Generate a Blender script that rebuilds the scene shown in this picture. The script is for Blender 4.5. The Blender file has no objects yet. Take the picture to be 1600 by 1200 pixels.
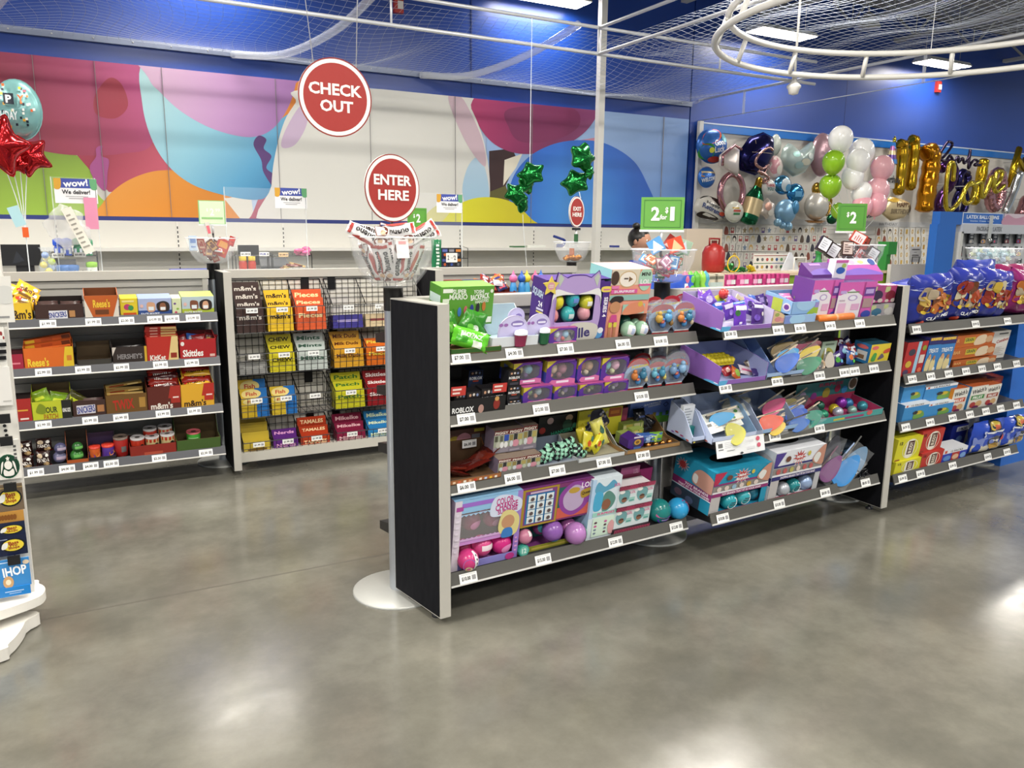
import bpy,bmesh,math,random
from mathutils import Matrix,Vector
C=bpy.context.scene.collection
SC=bpy.context.scene
D=math.pi/180
# ---------------------------------------------------------------- camera, world, lights
FPX,CXP,CYP,EYE=1230.2,800.0,600.0,1.5
PITCH,ROLL,YAWW,YAWA=10.9203*D,.5926*D,28.57*D,31.573*D
class Frame:
 """A horizontal frame (the wall's, or the front gondola row's) under the camera: turns a pixel of the photo into a point on a plane."""
 def __init__(s,yaw):
  def tc(v):
   x,y,z=v[0],-v[2],v[1]
   y,z=y*math.cos(PITCH)-z*math.sin(PITCH),y*math.sin(PITCH)+z*math.cos(PITCH)
   return Vector((x*math.cos(ROLL)-y*math.sin(ROLL),x*math.sin(ROLL)+y*math.cos(ROLL),z))
  s.ax=[tc((math.cos(yaw),math.sin(yaw),0)),tc((-math.sin(yaw),math.cos(yaw),0)),tc((0,0,1))]
  s.M=Matrix.Rotation(yaw-YAWW,4,'Z')
 def ray(s,px,py):
  d=Vector((px-CXP,py-CYP,FPX))
  return Vector([a.dot(d) for a in s.ax])
 def onY(s,px,py,y):
  d=s.ray(px,py)
  return Vector((0,0,EYE))+d*(y/d.y)
 def onX(s,px,py,x):
  d=s.ray(px,py)
  return Vector((0,0,EYE))+d*(x/d.x)
 def onZ(s,px,py,z):
  d=s.ray(px,py)
  return Vector((0,0,EYE))+d*((z-EYE)/d.z)
W=Frame(YAWW)
A=Frame(YAWA)
cd=bpy.data.cameras.new('camera')
cam=bpy.data.objects.new('camera',cd)
C.objects.link(cam)
cd.sensor_width=36
cd.lens=36*FPX/1600
cd.clip_end=200
r3=[Vector([W.ax[i][j] for i in range(3)]) for j in range(3)]
cam.matrix_world=Matrix(((r3[0].x,-r3[1].x,-r3[2].x,0),(r3[0].y,-r3[1].y,-r3[2].y,0),(r3[0].z,-r3[1].z,-r3[2].z,EYE),(0,0,0,1)))
SC.camera=cam
SC.view_settings.view_transform='Standard'
SC.view_settings.look='None'
SC.view_settings.exposure=0.42
SC.view_settings.gamma=1
SC.view_settings.use_curve_mapping=False
wd=bpy.data.worlds.new('daylight')
SC.world=wd
wd.use_nodes=True
wd.node_tree.nodes['Background'].inputs[0].default_value=(.80,.90,1,1)
wd.node_tree.nodes['Background'].inputs[1].default_value=0.30
LIGHTS=[(-6.9,9.7),(-2.7,9.7),(1.47,9.65),(5.85,9.85),(10.0,9.6),(14.2,9.7),(13.9,7.0),(18.2,7.0)]+[(1.2+4.2*i,y) for y in (5.4,2.6,-.6,-3.8) for i in (-2,-1,0,1,3)]
for i,(x,y) in enumerate(LIGHTS):
 ld=bpy.data.lights.new('lamp_light','AREA')
 ld.shape='RECTANGLE'
 ld.size=1.15
 ld.size_y=.4
 ld.energy=98 if y<6 else (40 if y<8 else 24)
 ld.color=(1,.955,.88)
 lo=bpy.data.objects.new('lamp_light',ld)
 lo.location=(x,y,4.57)
 C.objects.link(lo)
# ---------------------------------------------------------------- materials
_mats={}
def lin(h):
 h=h.lstrip('#')
 if len(h)==3:
  h=''.join(c*2 for c in h)
 v=[int(h[i:i+2],16)/255 for i in (0,2,4)]
 return [c/12.92 if c <= .04045 else ((c+.055)/1.055) ** 2.4 for c in v]+[1]
FIN={'c':(.5,0),'g':(.22,0),'m':(.16,.85),'p':(.35,0),'r':(.85,0),'s':(.3,.7),'k':(.4,.3),'f':(.3,.35)}
def M(h,fin='c'):
 """A painted, printed or foil surface: fin picks roughness and metalness, with a faint procedural unevenness in the gloss."""
 k=(h,fin)
 if k in _mats:
  return _mats[k]
 m=bpy.data.materials.new('mat_'+h+'_'+fin)
 m.use_nodes=True
 nt=m.node_tree
 b=nt.nodes['Principled BSDF']
 b.inputs['Base Color'].default_value=lin(h)
 r,me=FIN[fin]
 b.inputs['Metallic'].default_value=me
 n=nt.nodes.new('ShaderNodeTexNoise')
 n.inputs['Scale'].default_value=14
 mr=nt.nodes.new('ShaderNodeMapRange')
 mr.inputs['To Min'].default_value=r*.8
 mr.inputs['To Max'].default_value=min(1,r*1.25)
 nt.links.new(n.outputs['Fac'],mr.inputs['Value'])
 nt.links.new(mr.outputs['Result'],b.inputs['Roughness'])
 _mats[k]=m
 return m
def glass(name,col='ffffff',rough=.03,alpha=.12,ior=1.45):
 """Thin clear plastic: mostly see-through with a glossy surface."""
 if name in _mats:
  return _mats[name]
 m=bpy.data.materials.new(name)
 m.use_nodes=True
 b=m.node_tree.nodes['Principled BSDF']
 b.inputs['Base Color'].default_value=lin(col)
 b.inputs['Roughness'].default_value=rough
 b.inputs['Alpha'].default_value=alpha
 b.inputs['IOR'].default_value=ior
 b.inputs['Specular IOR Level'].default_value=.9
 _mats[name]=m
 return m
def emis(name,col,s):
 if name in _mats:
  return _mats[name]
 m=bpy.data.materials.new(name)
 m.use_nodes=True
 b=m.node_tree.nodes['Principled BSDF']
 b.inputs['Base Color'].default_value=lin(col)
 b.inputs['Emission Color'].default_value=lin(col)
 b.inputs['Emission Strength'].default_value=s
 _mats[name]=m
 return m
def ramp_mat(name,stops,coord,rough=.5,scale=None,metal=0):
 """Colours spread over a surface by noise (coord='noise'), or printed as a soft radial/linear blend: coord=('rad',cx,cz,r) or ('lin',x0,z0,x1,z1)."""
 if name in _mats:
  return _mats[name]
 m=bpy.data.materials.new(name)
 m.use_nodes=True
 nt=m.node_tree
 b=nt.nodes['Principled BSDF']
 b.inputs['Roughness'].default_value=rough
 b.inputs['Metallic'].default_value=metal
 rp=nt.nodes.new('ShaderNodeValToRGB')
 while len(rp.color_ramp.elements)<len(stops):
  rp.color_ramp.elements.new(.5)
 for e,(p,c) in zip(rp.color_ramp.elements,stops):
  e.position=p
  e.color=lin(c)
 tc=nt.nodes.new('ShaderNodeTexCoord')
 if coord=='noise' or coord=='voro':
  n=nt.nodes.new('ShaderNodeTexNoise' if coord=='noise' else 'ShaderNodeTexVoronoi')
  n.inputs['Scale'].default_value=scale or 4
  if coord=='noise':
   n.inputs['Detail'].default_value=4
  nt.links.new(tc.outputs['Object'],n.inputs['Vector'])
  nt.links.new(n.outputs['Fac' if coord=='noise' else 'Color'],rp.inputs['Fac'])
 else:
  sx=nt.nodes.new('ShaderNodeMapping')
  g=nt.nodes.new('ShaderNodeTexGradient')
  if coord[0]=='rad':
   _,x,z,r=coord
   g.gradient_type='SPHERICAL'
   sx.vector_type='TEXTURE'
   sx.inputs['Location'].default_value=(x,0,z)
   sx.inputs['Scale'].default_value=(r,1e4,r)
  else:
   _,x0,z0,x1,z1=coord
   L=math.hypot(x1-x0,z1-z0)
   sx.vector_type='TEXTURE'
   sx.inputs['Location'].default_value=(x0,0,z0)
   sx.inputs['Rotation'].default_value=(0,-math.atan2(z1-z0,x1-x0),0)
   sx.inputs['Scale'].default_value=(L,L,L)
  nt.links.new(tc.outputs['Object'],sx.inputs['Vector'])
  nt.links.new(sx.outputs['Vector'],g.inputs['Vector'])
  nt.links.new(g.outputs['Color'],rp.inputs['Fac'])
 nt.links.new(rp.outputs['Color'],b.inputs['Base Color'])
 _mats[name]=m
 return m
# ---------------------------------------------------------------- mesh building
_glyphs={}
def glyphs(s,bold):
 k=(s,bold)
 if k not in _glyphs:
  cu=bpy.data.curves.new('glyphs','FONT')
  cu.body=s
  cu.resolution_u=2
  cu.offset=bold
  cu.align_x='CENTER'
  cu.align_y='CENTER'
  cu.space_line=.95
  ob=bpy.data.objects.new('glyphs',cu)
  me=bpy.data.meshes.new_from_object(ob)
  vs=[(v.co.x,v.co.y) for v in me.vertices]
  fs=[tuple(p.vertices) for p in me.polygons]
  bpy.data.objects.remove(ob)
  bpy.data.curves.remove(cu)
  bpy.data.meshes.remove(me)
  if vs:
   x0,x1=min(v[0] for v in vs),max(v[0] for v in vs)
   y0,y1=min(v[1] for v in vs),max(v[1] for v in vs)
   vs=[((x-(x0+x1)/2)/(x1-x0 or 1),(y-(y0+y1)/2)/(y1-y0 or 1)) for x,y in vs]
  _glyphs[k]=(vs,fs)
 return _glyphs[k]
def smooth(pts,n=6,closed=True):
 """Catmull-Rom through 2-D or 3-D points."""
 P=[Vector(p) for p in pts]
 L=len(P)
 out=[]
 for i in range(L if closed else L-1):
  if closed:
   a,b,c,d=P[i-1],P[i],P[(i+1) % L],P[(i+2) % L]
  else:
   a,b,c,d=P[max(i-1,0)],P[i],P[i+1],P[min(i+2,L-1)]
  for k in range(n):
   t=k/n
   out.append(.5*((2*b)+(c-a)*t+(2*a-5*b+4*c-d)*t*t+(3*b-a-3*c+d)*t ** 3))
 if not closed:
  out.append(P[-1])
 return [tuple(p) for p in out]
class MB:
 """Collects faces and links them as ONE mesh object."""
 def __init__(s):
  s.v,s.f,s.m,s.mats,s.sm=[],[],[],[],[]
 def mi(s,mat):
  if isinstance(mat,str):
   mat=M(mat)
  elif isinstance(mat,tuple):
   mat=M(*mat)
  if mat not in s.mats:
   s.mats.append(mat)
  return s.mats.index(mat)
 def add(s,vs,fs,mat,sm=False):
  o=len(s.v)
  s.v += [tuple(v) for v in vs]
  k=s.mi(mat)
  for f in fs:
   s.f.append([o+i for i in f])
   s.m.append(k)
   s.sm.append(sm)
 def poly(s,pts,mat):
  s.add(pts,[list(range(len(pts)))],mat)
 def box(s,x0,y0,z0,x1,y1,z1,mat,mats=None):
  v=[(x0,y0,z0),(x1,y0,z0),(x1,y1,z0),(x0,y1,z0),(x0,y0,z1),(x1,y0,z1),(x1,y1,z1),(x0,y1,z1)]
  fs={'f':(0,1,5,4),'r':(1,2,6,5),'b':(2,3,7,6),'l':(3,0,4,7),'t':(4,5,6,7),'d':(0,3,2,1)}
  for k,f in fs.items():
   m=(mats or {}).get(k,mat)
   if m is not None:
    s.add([v[i] for i in f],[(0,1,2,3)],m)
 def prism(s,poly,a0,a1,mat,axis='x',capm=None):
  """Extrudes a 2-D outline: axis x -> outline (y,z); y -> (x,z); z -> (x,y)."""
  def P(p,a):
   return {'x':(a,p[0],p[1]),'y':(p[0],a,p[1]),'z':(p[0],p[1],a)}[axis]
  n=len(poly)
  s.add([P(p,a0) for p in poly]+[P(p,a1) for p in poly],[(i,(i+1) % n,n+(i+1) % n,n+i) for i in range(n)],mat)
  s.add([P(p,a0) for p in poly],[list(range(n))[::-1]],capm or mat)
  s.add([P(p,a1) for p in poly],[list(range(n))],capm or mat)
 def tube(s,path,r,mat,n=8,closed=False,caps=True):
  P=[Vector(p) for p in path]
  L=len(P)
  rr=r if isinstance(r,(list,tuple)) else [r]*L
  vs,up=[],None
  for i,p in enumerate(P):
   if closed:
    t=P[(i+1) % L]-P[i-1]
   else:
    t=P[min(i+1,L-1)]-P[max(i-1,0)]
   t.normalize()
   if up is None:
    up=Vector((0,0,1)) if abs(t.z)<.9 else Vector((1,0,0))
   up=(up-t*up.dot(t))
   up.normalize()
   sd=t.cross(up)
   vs += [p+(up*math.cos(a)+sd*math.sin(a))*rr[i] for a in [2*math.pi*k/n for k in range(n)]]
  fs=[]
  for i in range(L if closed else L-1):
   j=(i+1) % L
   fs += [(i*n+k,i*n+(k+1) % n,j*n+(k+1) % n,j*n+k) for k in range(n)]
  if not closed and caps:
   fs += [list(range(n))[::-1],list(range((L-1)*n,L*n))]
  s.add(vs,fs,mat,n>4)
 def lathe(s,prof,mat,n=24,c=(0,0,0),sx=1,sy=1):
  """Spins a profile of (r, z) about a vertical axis at c."""
  vs=[(c[0]+r*math.cos(2*math.pi*k/n)*sx,c[1]+r*math.sin(2*math.pi*k/n)*sy,c[2]+z) for r,z in prof for k in range(n)]
  fs=[(i*n+k,i*n+(k+1) % n,(i+1)*n+(k+1) % n,(i+1)*n+k) for i in range(len(prof)-1) for k in range(n)]
  s.add(vs,fs,mat,True)
  for i,flip in ((0,True),(len(prof)-1,False)):
   if prof[i][0]>1e-4:
    ring=[vs[i*n+k] for k in range(n)]
    s.add(ring,[list(range(n))[::-1] if flip else list(range(n))],mat)
 def ball(s,c,r,mat,n=16,sx=1,sy=1,sz=1):
  m=max(6,n // 2)
  s.lathe([(r*math.sin(math.pi*i/m) if 0<i<m else .0001*r,-r*math.cos(math.pi*i/m)*sz) for i in range(m+1)],mat,n,c,sx,sy)
 def surf(s,S,nu,nv,mat,sm=True):
  vs=[S(i/nu,j/nv) for j in range(nv+1) for i in range(nu+1)]
  w=nu+1
  s.add(vs,[(j*w+i,j*w+i+1,(j+1)*w+i+1,(j+1)*w+i) for j in range(nv) for i in range(nu)],mat,sm)
 def deco(s,S,shapes,eps=.0007,fin='c',flat=True):
  """Print on a surface S(u,v): r rectangle, e ellipse, p polygon, b smooth blob, t text, s star; later ones lie over earlier ones."""
  def N(u,v):
   e=.01
   a=Vector(S(min(u+e,1),v))-Vector(S(max(u-e,0),v))
   b=Vector(S(u,min(v+e,1)))-Vector(S(u,max(v-e,0)))
   n=a.cross(b)
   return n.normalized() if n.length>1e-12 else Vector((0,-1,0))
  n0=N(.5,.5)
  for k,sh in enumerate(shapes):
   off=eps*(1+k*.35)
   def Q(u,v):
    u2,v2=min(max(u,0),1),min(max(v,0),1)
    return Vector(S(u2,v2))+(n0 if flat else N(u2,v2))*off
   col=sh[6] if sh[0]=='t' else sh[-1]
   mat=M(col,fin) if isinstance(col,str) else (M(*col) if isinstance(col,tuple) else col)
   t=sh[0]
   if t=='r':
    x0,y0,x1,y1=sh[1:5]
    g=1 if flat else 5
    vs=[Q(x0+(x1-x0)*i/g,y0+(y1-y0)*j/g) for j in range(g+1) for i in range(g+1)]
    s.add(vs,[(j*(g+1)+i,j*(g+1)+i+1,(j+1)*(g+1)+i+1,(j+1)*(g+1)+i) for j in range(g) for i in range(g)],mat,not flat)
   elif t=='e':
    cx,cy,rx,ry=sh[1:5]
    n=20
    if flat:
     s.add([Q(cx+rx*math.cos(6.2832*i/n),cy+ry*math.sin(6.2832*i/n)) for i in range(n)],[list(range(n))],mat)
    else:
     vs=[Q(cx,cy)]+[Q(cx+q*rx*math.cos(6.2832*i/n),cy+q*ry*math.sin(6.2832*i/n)) for q in (.5,1) for i in range(n)]
     s.add(vs,[(0,1+i,1+(i+1) % n) for i in range(n)]+[(1+i,1+n+i,1+n+(i+1) % n,1+(i+1) % n) for i in range(n)],mat,True)
   elif t in 'pbs':
    if t=='s':
     cx,cy,rx,ry,q=sh[1:6]
     pts=[(cx+rx*(1 if i % 2==0 else .5)*math.sin(math.pi*i/q),cy+ry*(1 if i % 2==0 else .5)*math.cos(math.pi*i/q)) for i in range(2*q)]
    else:
     pts=sh[1] if t=='p' else smooth(sh[1],5)
    s.add([Q(*p) for p in pts],[list(range(len(pts)))],mat)
   elif t=='t':
    txt,cx,cy,w,h=sh[1:6]
    rot=sh[7]*D if len(sh)>7 else 0
    vs,fs=glyphs(txt,.03)
    ca,sa=math.cos(rot),math.sin(rot)
    # u and v scale apart: rotate in the face's own metres
    du=(Vector(S(1,.5))-Vector(S(0,.5))).length or 1
    dv=(Vector(S(.5,1))-Vector(S(.5,0))).length or 1
    pts=[]
    for x,y in vs:
     X,Y=(x*w*dv,y*h*du) if abs(rot)>1 else (x*w*du,y*h*dv)
     if rot:
      X,Y=X*ca-Y*sa,X*sa+Y*ca
     pts.append(Q(cx+X/du,cy+Y/dv))
    s.add(pts,fs,mat)
 def build(s,name,parent=None,mtx=None,label=None,bevel=0):
  me=bpy.data.meshes.new(name)
  me.from_pydata(s.v,[],s.f)
  for m in s.mats:
   me.materials.append(m)
  me.polygons.foreach_set('material_index',s.m)
  me.polygons.foreach_set('use_smooth',s.sm)
  me.update()
  o=bpy.data.objects.new(name,me)
  C.objects.link(o)
  if parent:
   o.parent=parent
  if mtx is not None:
   o.matrix_basis=mtx
  if label:
   o['label']=label
  if bevel:
   b=o.modifiers.new('bevel','BEVEL')
   b.width=bevel
   b.segments=2
   b.limit_method='ANGLE'
  return o
def tag(o,label,cat,group=None):
 o['label']=label
 o['category']=cat
 if group:
  o['group']=group
 return o
def struct(mb,name,mtx=None):
 o=mb.build(name,None,mtx)
 o['kind']='structure'
 return o
def thing(name,label,cat,mtx=None,group=None):
 o=bpy.data.objects.new(name,None)
 C.objects.link(o)
 o.empty_display_size=.1
 if mtx is not None:
  o.matrix_basis=mtx
 return tag(o,label,cat,group)
def copy_tree(o,parent=None,mtx=None,label=None):
 c=o.copy()
 C.objects.link(c)
 if parent:
  c.parent=parent
 if mtx is not None:
  c.matrix_basis=mtx
 if label:
  c['label']=label
 for ch in list(o.children):
  copy_tree(ch,c)
 return c
def T(x,y,z):
 return Matrix.Translation((x,y,z))
def R(a,ax):
 return Matrix.Rotation(a*D,4,ax)
def plane(o,u,v):
 """A flat printing surface from corner o along u and v."""
 o,u,v=Vector(o),Vector(u),Vector(v)
 return lambda a,b:o+u*a+v*b
random.seed(7)
rnd=random.random
def ru(a,b):
 return a+(b-a)*random.random()
def rc(seq):
 return seq[int(random.random()*len(seq))]
# ---------------------------------------------------------------- the setting
YW=10.2
FLOORM=ramp_mat('concrete',[(.3,'504f48'),(.44,'5d5b53'),(.56,'6a685f'),(.72,'7b786e')],'noise',.16,1.3)
nt=FLOORM.node_tree
b=nt.nodes['Principled BSDF']
tc_=nt.nodes.new('ShaderNodeTexCoord')
n2=nt.nodes.new('ShaderNodeTexNoise')
n2.inputs['Scale'].default_value=9
n2.inputs['Detail'].default_value=6
mr=nt.nodes.new('ShaderNodeMapRange')
mr.inputs['To Min'].default_value=.10
mr.inputs['To Max'].default_value=.27
nt.links.new(tc_.outputs['Object'],n2.inputs['Vector'])
nt.links.new(n2.outputs['Fac'],mr.inputs['Value'])
nt.links.new(mr.outputs['Result'],b.inputs['Roughness'])
b.inputs['Specular IOR Level'].default_value=.62
n1=[n for n in nt.nodes if n.type=='TEX_NOISE' and n is not n2][0]
n1.inputs['Detail'].default_value=9
n1.inputs['Roughness'].default_value=.68
fl=MB()
yj=W.onZ(320,920,0).y
for y0,y1,m in ((-8,yj-.004,FLOORM),(yj-.004,yj+.004,'mat'),(yj+.004,10.3,FLOORM)):
 fl.poly([(-12,y0,0),(22,y0,0),(22,y1,0),(-12,y1,0)],m if m != 'mat' else M('4a473f','c'))
struct(fl,'floor')
BLUE=ramp_mat('blue_wall',[(.3,'194094'),(.7,'1d46a2')],'noise',.33,.6)
w=MB()
w.box(-12,YW,0,8.72,YW+.2,5.5,BLUE)
w.box(8.735,YW-.01,0,22,YW+.2,5.5,BLUE)
for x in (4.87,12.3):
 w.box(x,YW-.012,1.6,x+.012,YW+.01,5.5,'142f78')
struct(w,'wall_back')
ce=MB()
DECK=M('a8a8a2','c')
pts=[]
x=-12
while x<22:
 pts += [(x,5.5),(x+.12,5.5),(x+.14,5.55),(x+.2,5.55),(x+.22,5.5)]
 x += .25
ce.add([(p[0],-8,p[1]) for p in pts]+[(p[0],YW+.2,p[1]) for p in pts],[(i,i+1,len(pts)+i+1,len(pts)+i) for i in range(len(pts)-1)],DECK)
struct(ce,'ceiling')
# steel roof joists (run toward the wall) and the pipes along it
JW=M('d0d0ca','p')
for k,xj in enumerate([-3.1,.25,3.6,6.9,8.5,10.15,11.82,13.5,15.2,16.9]):
 j=MB()
 for z in (5.02,5.44):
  j.box(xj-.06,-7.5,z-.03,xj+.06,YW,z+.03,JW)
 y=-7.4
 while y<YW-.4:
  j.tube([(xj,y,5.43),(xj,y+.4,5.03)],.024,JW,5)
  j.tube([(xj,y+.4,5.03),(xj,y+.8,5.43)],.024,JW,5)
  j.tube([(xj,y+.4,5.03),(xj,y+.4,5.43)],.012,JW,5)
  y += .8
 struct(j,'trim_%d' % (k+1))
# white support column
cl=MB()
cl.box(6.28,9.17,0,6.37,9.26,5.45,M('e4e2dc','p'))
struct(cl,'trim_20')
# ceiling lamps
for i,(x,y) in enumerate(LIGHTS):
 t=thing('ceiling_light','','lamp',T(x,y,4.6),'ceiling lights hung from the joists')
 h=MB()
 h.prism([(-.2,.0),(.2,.0),(.14,.07),(-.14,.07)],-.6,.6,('e8e8e4','p'))
 h.build('housing',t)
 d=MB()
 for q in (-1,1):
  d.box(-.58,q*.1-.08,-.012,.58,q*.1+.08,-.001,emis('lamp_diffuser','fff6e6',9))
 d.build('diffuser',t)
 for q in (-.5,.5):
  s=MB()
  s.tube([(q,0,.06),(q,0,.86)],.004,('cfcfcf','k'),4)
  s.build('hanger_wire',t)
 t['label']='flat white ceiling light hung under the steel joists'
# mural of balloons printed on the wall above the white shelving
mz0,mz1,mx1=1.585,3.285,8.69
mu=MB()
ym=YW-.03
def mp(px,py):
 p=W.onY(px,py,ym)
 return (min(max(p.x,-1.6),mx1),ym,min(max(p.z,mz0+.045),mz1))
mu.box(-1.6,ym+.002,mz0,mx1,YW-.001,mz1,'b9cdec')
mu.poly([(-1.6,ym,mz0),(mx1,ym,mz0),(mx1,ym,mz0+.045),(-1.6,ym,mz0+.045)],'27357e')
lay=[0]
def mur(pts,mat,sm=True):
 lay[0] += 1
 q=smooth([(p[0],p[1],0) for p in pts],6) if sm else pts
 mu.poly([(a,b_-lay[0]*.0004,c) for a,b_,c in (mp(p[0],p[1]) for p in q)],mat)
def gx(px,py):
 p=W.onY(px,py,ym)
 return p.x,p.z
def rad(name,c,r,stops):
 x,z=gx(*c)
 return ramp_mat('print_'+name,stops,('rad',x,z,r),.42)
def lg(name,a,b_,stops):
 return ramp_mat('print_'+name,stops,('lin',*gx(*a),*gx(*b_)),.42)
mur([(-90,60),(120,60),(240,80),(280,200),(250,360),(-90,360)],M('c9c6c0'),False)
mur([(-90,215),(40,232),(110,240),(140,258),(150,300),(185,360),(-90,360)],lg('green',(20,240),(60,345),[(0,'6f8a2c'),(.5,'8fb03c'),(1,'9cc044')]))
mur([(120,242),(170,240),(240,222),(300,260),(260,300),(170,300)],lg('crimson',(170,240),(250,300),[(0,'9c3048'),(1,'cc5a72')]),False)
mur([(-90,40),(230,60),(238,140),(238,224),(190,240),(140,243),(90,240),(30,228),(-90,205)],lg('plum',(-20,230),(190,90),[(0,'7c2a48'),(.35,'94324c'),(.7,'a83e68'),(1,'bf4f88')]))
mur([(148,150),(170,122),(190,132),(200,165),(180,185),(150,178)],'a43a4c')
mur([(150,360),(160,318),(190,288),(230,270),(268,266),(310,272),(350,296),(378,330),(386,360)],lg('orange',(200,280),(300,345),[(0,'e2963a'),(.6,'e08e2c'),(1,'d6862c')]))
mur([(350,310),(392,305),(398,360),(376,360)],'dad7d0',False)
mur([(390,360),(398,325),(412,298),(432,300),(446,330),(452,360)],lg('rose',(400,300),(440,345),[(0,'b34a64'),(1,'9c4468')]))
mur([(224,96),(300,60),(440,60),(452,140),(444,240),(420,302),(396,312),(350,305),(300,288),(262,258),(236,215),(222,160)],lg('aqua',(240,130),(420,300),[(0,'b4dde4'),(.45,'8fc8de'),(.8,'5aa4cf'),(1,'3a86b8')]))
mur([(436,120),(470,120),(462,170),(440,185)],'e08838',False)
mur([(214,60),(468,60),(462,130),(448,172),(425,202),(396,214),(360,210),(320,196),(280,172),(250,144),(232,122)],lg('lilac',(240,110),(420,200),[(0,'d9b4d2'),(.6,'c396c8'),(1,'a877b4')]))
mur([(404,212),(416,218),(412,232),(424,244),(416,262),(428,274),(430,296),(412,270),(408,250),(396,226)],'5a3a78')
mur([(760,120),(1100,120),(1100,370),(760,370)],lg('sky',(950,180),(1060,350),[(0,'9ab8e4'),(.5,'86a8e0'),(1,'5f93de')]),False)
mur([(764,236),(800,232),(808,250),(790,290),(764,320)],'3a2426',False)
mur([(788,250),(816,240),(806,262),(786,290)],'e6e0cf',False)
mur([(764,300),(790,290),(800,320),(770,330)],'5f5a2c',False)
mur([(900,220),(936,214),(945,240),(918,232)],'c88a9c',False)
mur([(720,140),(945,140),(938,170),(915,205),(880,228),(836,240),(800,238),(768,222),(744,190)],lg('berry',(740,170),(920,200),[(0,'b03a6c'),(.35,'8e3060'),(.7,'74305c'),(1,'8a3f70')]))
mur([(795,170),(890,168),(905,195),(870,218),(815,222),(795,200)],'7a2c58')
mur([(795,370),(795,320),(800,280),(825,246),(865,225),(910,219),(950,226),(990,252),(1012,290),(1028,330),(1034,370)],rad('blue',(900,330),1.35,[(0,'2760c4'),(.3,'3372d2'),(.7,'468fe2'),(1,'559ce8')]))
mur([(425,360),(424,290),(430,240),(444,190),(462,160),(475,140),(716,140),(736,170),(754,215),(764,270),(764,320),(756,365)],rad('white',(600,250),2.6,[(0,'b9a8b4'),(.12,'d6d0d2'),(.5,'dddcd6'),(1,'e3e2dc')]))
mur([(445,205),(470,165),(480,190),(462,225),(440,230)],'cbb4d0')
mur([(722,300),(730,262),(745,246),(757,262),(764,300),(760,330),(735,332)],lg('pale',(740,250),(740,330),[(0,'b4cfe4'),(1,'9cc2dc')]))
mur([(700,150),(720,150),(752,215),(758,260),(735,235),(712,190)],'cdb4c0')
mur([(664,345),(676,325),(700,318),(740,340),(700,365)],'d6d190')
mur([(690,370),(700,335),(725,315),(758,308),(795,314),(820,332),(838,370)],lg('yellow',(730,310),(790,350),[(0,'dcd830'),(1,'cfc42a')]))
mur([(150,232),(160,228),(158,243),(170,250),(168,270),(165,298),(150,285),(140,262),(150,245)],'a24c88')
for px in (66,160,262,435,579,711,830,1034):
 x=gx(px,250)[0]
 mu.box(x-.0025,ym-.018,mz0+.05,x+.0025,ym,mz1,'8a8688')
tag(mu.build('wall_mural'),'long mural print of huge coloured balloons along the back wall','mural')
# white wall shelving below the mural
ws=thing('wall_shelving','white wall shelving run with one nearly empty shelf below the balloon mural','shelf')
s=MB()
s.box(-1.6,YW-.06,.1,mx1,YW-.002,mz0-.002,('d9d7d0','p'))
s.build('back_panel',ws)
s=MB()
s.box(-1.6,YW-.45,1.255,mx1,YW-.06,1.285,('dedcd6','p'))
s.box(-1.6,YW-.455,1.25,mx1,YW-.445,1.29,('e6e4de','p'))
s.build('shelf',ws)
s=MB()
s.box(-1.6,YW-.6,.05,mx1,YW-.06,.2,('c9c7c0','p'))
s.build('base_deck',ws)
for px in (88,277,442,588,718,833.6,938.6):
 x=W.ray(px,355).x/W.ray(px,355).y*(YW-.06)
 u=MB()
 u.box(x-.012,YW-.072,.2,x+.012,YW-.06,mz0-.01,('e0ded8','p'))
 for q in range(24):
  u.box(x-.006,YW-.0735,.3+q*.052,x+.006,YW-.0715,.33+q*.052,'26262a')
 u.build('slotted_upright',ws)
# balloon net: rails, bars and netting
NETM=M('b4bccc','p')
CLR=glass('clear_tube','e8ecf4',.08,.35)
net=thing('balloon_net','white ceiling net on a pipe frame stopping balloons below the roof','net')
rail=MB()
rail.box(-3,YW-.06,3.48,8.72,YW-.001,3.55,('7f88a0','k'))
for q in range(30):
 rail.ball((-2.8+q*.39,YW-.062,3.515),.009,('c8c8c8','k'),6)
rail.build('wall_rail',net)
for nm,pts,r in (('frame_bar',[(-3,7.9,3.5),(8.9,7.9,3.5)],.02),('frame_bar',[(-3,7.9,3.78),(8.9,7.9,3.78)],.02),('frame_bar',[(5.38,7.9,3.5),(5.38,-1,3.5)],.02),
                   ('frame_bar',[(5.38,7.9,3.78),(5.38,-1,3.78)],.02),('frame_bar',[(8.9,YW,3.6),(8.9,0,3.6)],.018),('edge_cable',[(8.9,YW,3.28),(8.9,0,3.27)],.006)):
 q=MB()
 q.tube(pts,r,('d9dbe0','k') if nm=='frame_bar' else NETM,8)
 q.build(nm,net)
for x,y in ((5.38,7.9),(1.0,7.9),(-2,7.9),(2.9,7.9),(5.38,4),(5.38,1),(7.2,7.9)):
 q=MB()
 q.tube([(x,y,3.5),(x,y,3.78)],.012,('e4e6ea','k'),6)
 q.build('spacer_post',net)
for y in (9.2,6.3,3.5):
 q=MB()
 q.tube([(8.9,y,3.27),(8.9,y,3.6)],.02,CLR,8)
 q.build('spacer_post',net)
for x in (-.2,2.75,5.1):
 q=MB()
 q.tube(smooth([(x,7.9,3.78),(x-.15,8.8,3.6),(x-.5,9.7,3.48),(x-1.0,10.12,3.5)],6,False),.045,CLR,10)
 q.build('clear_pipe',net)
def netting(nx,ny,P):
 q=MB()
 for i in range(nx+1):
  q.tube([P(i/nx,j/(ny*1.0)) for j in range(0,ny+1)],.0013,NETM,3,caps=False)
 for j in range(ny+1):
  q.tube([P(i/nx,j/ny) for i in range(0,nx+1,2)],.0013,NETM,3,caps=False)
 return q
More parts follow.
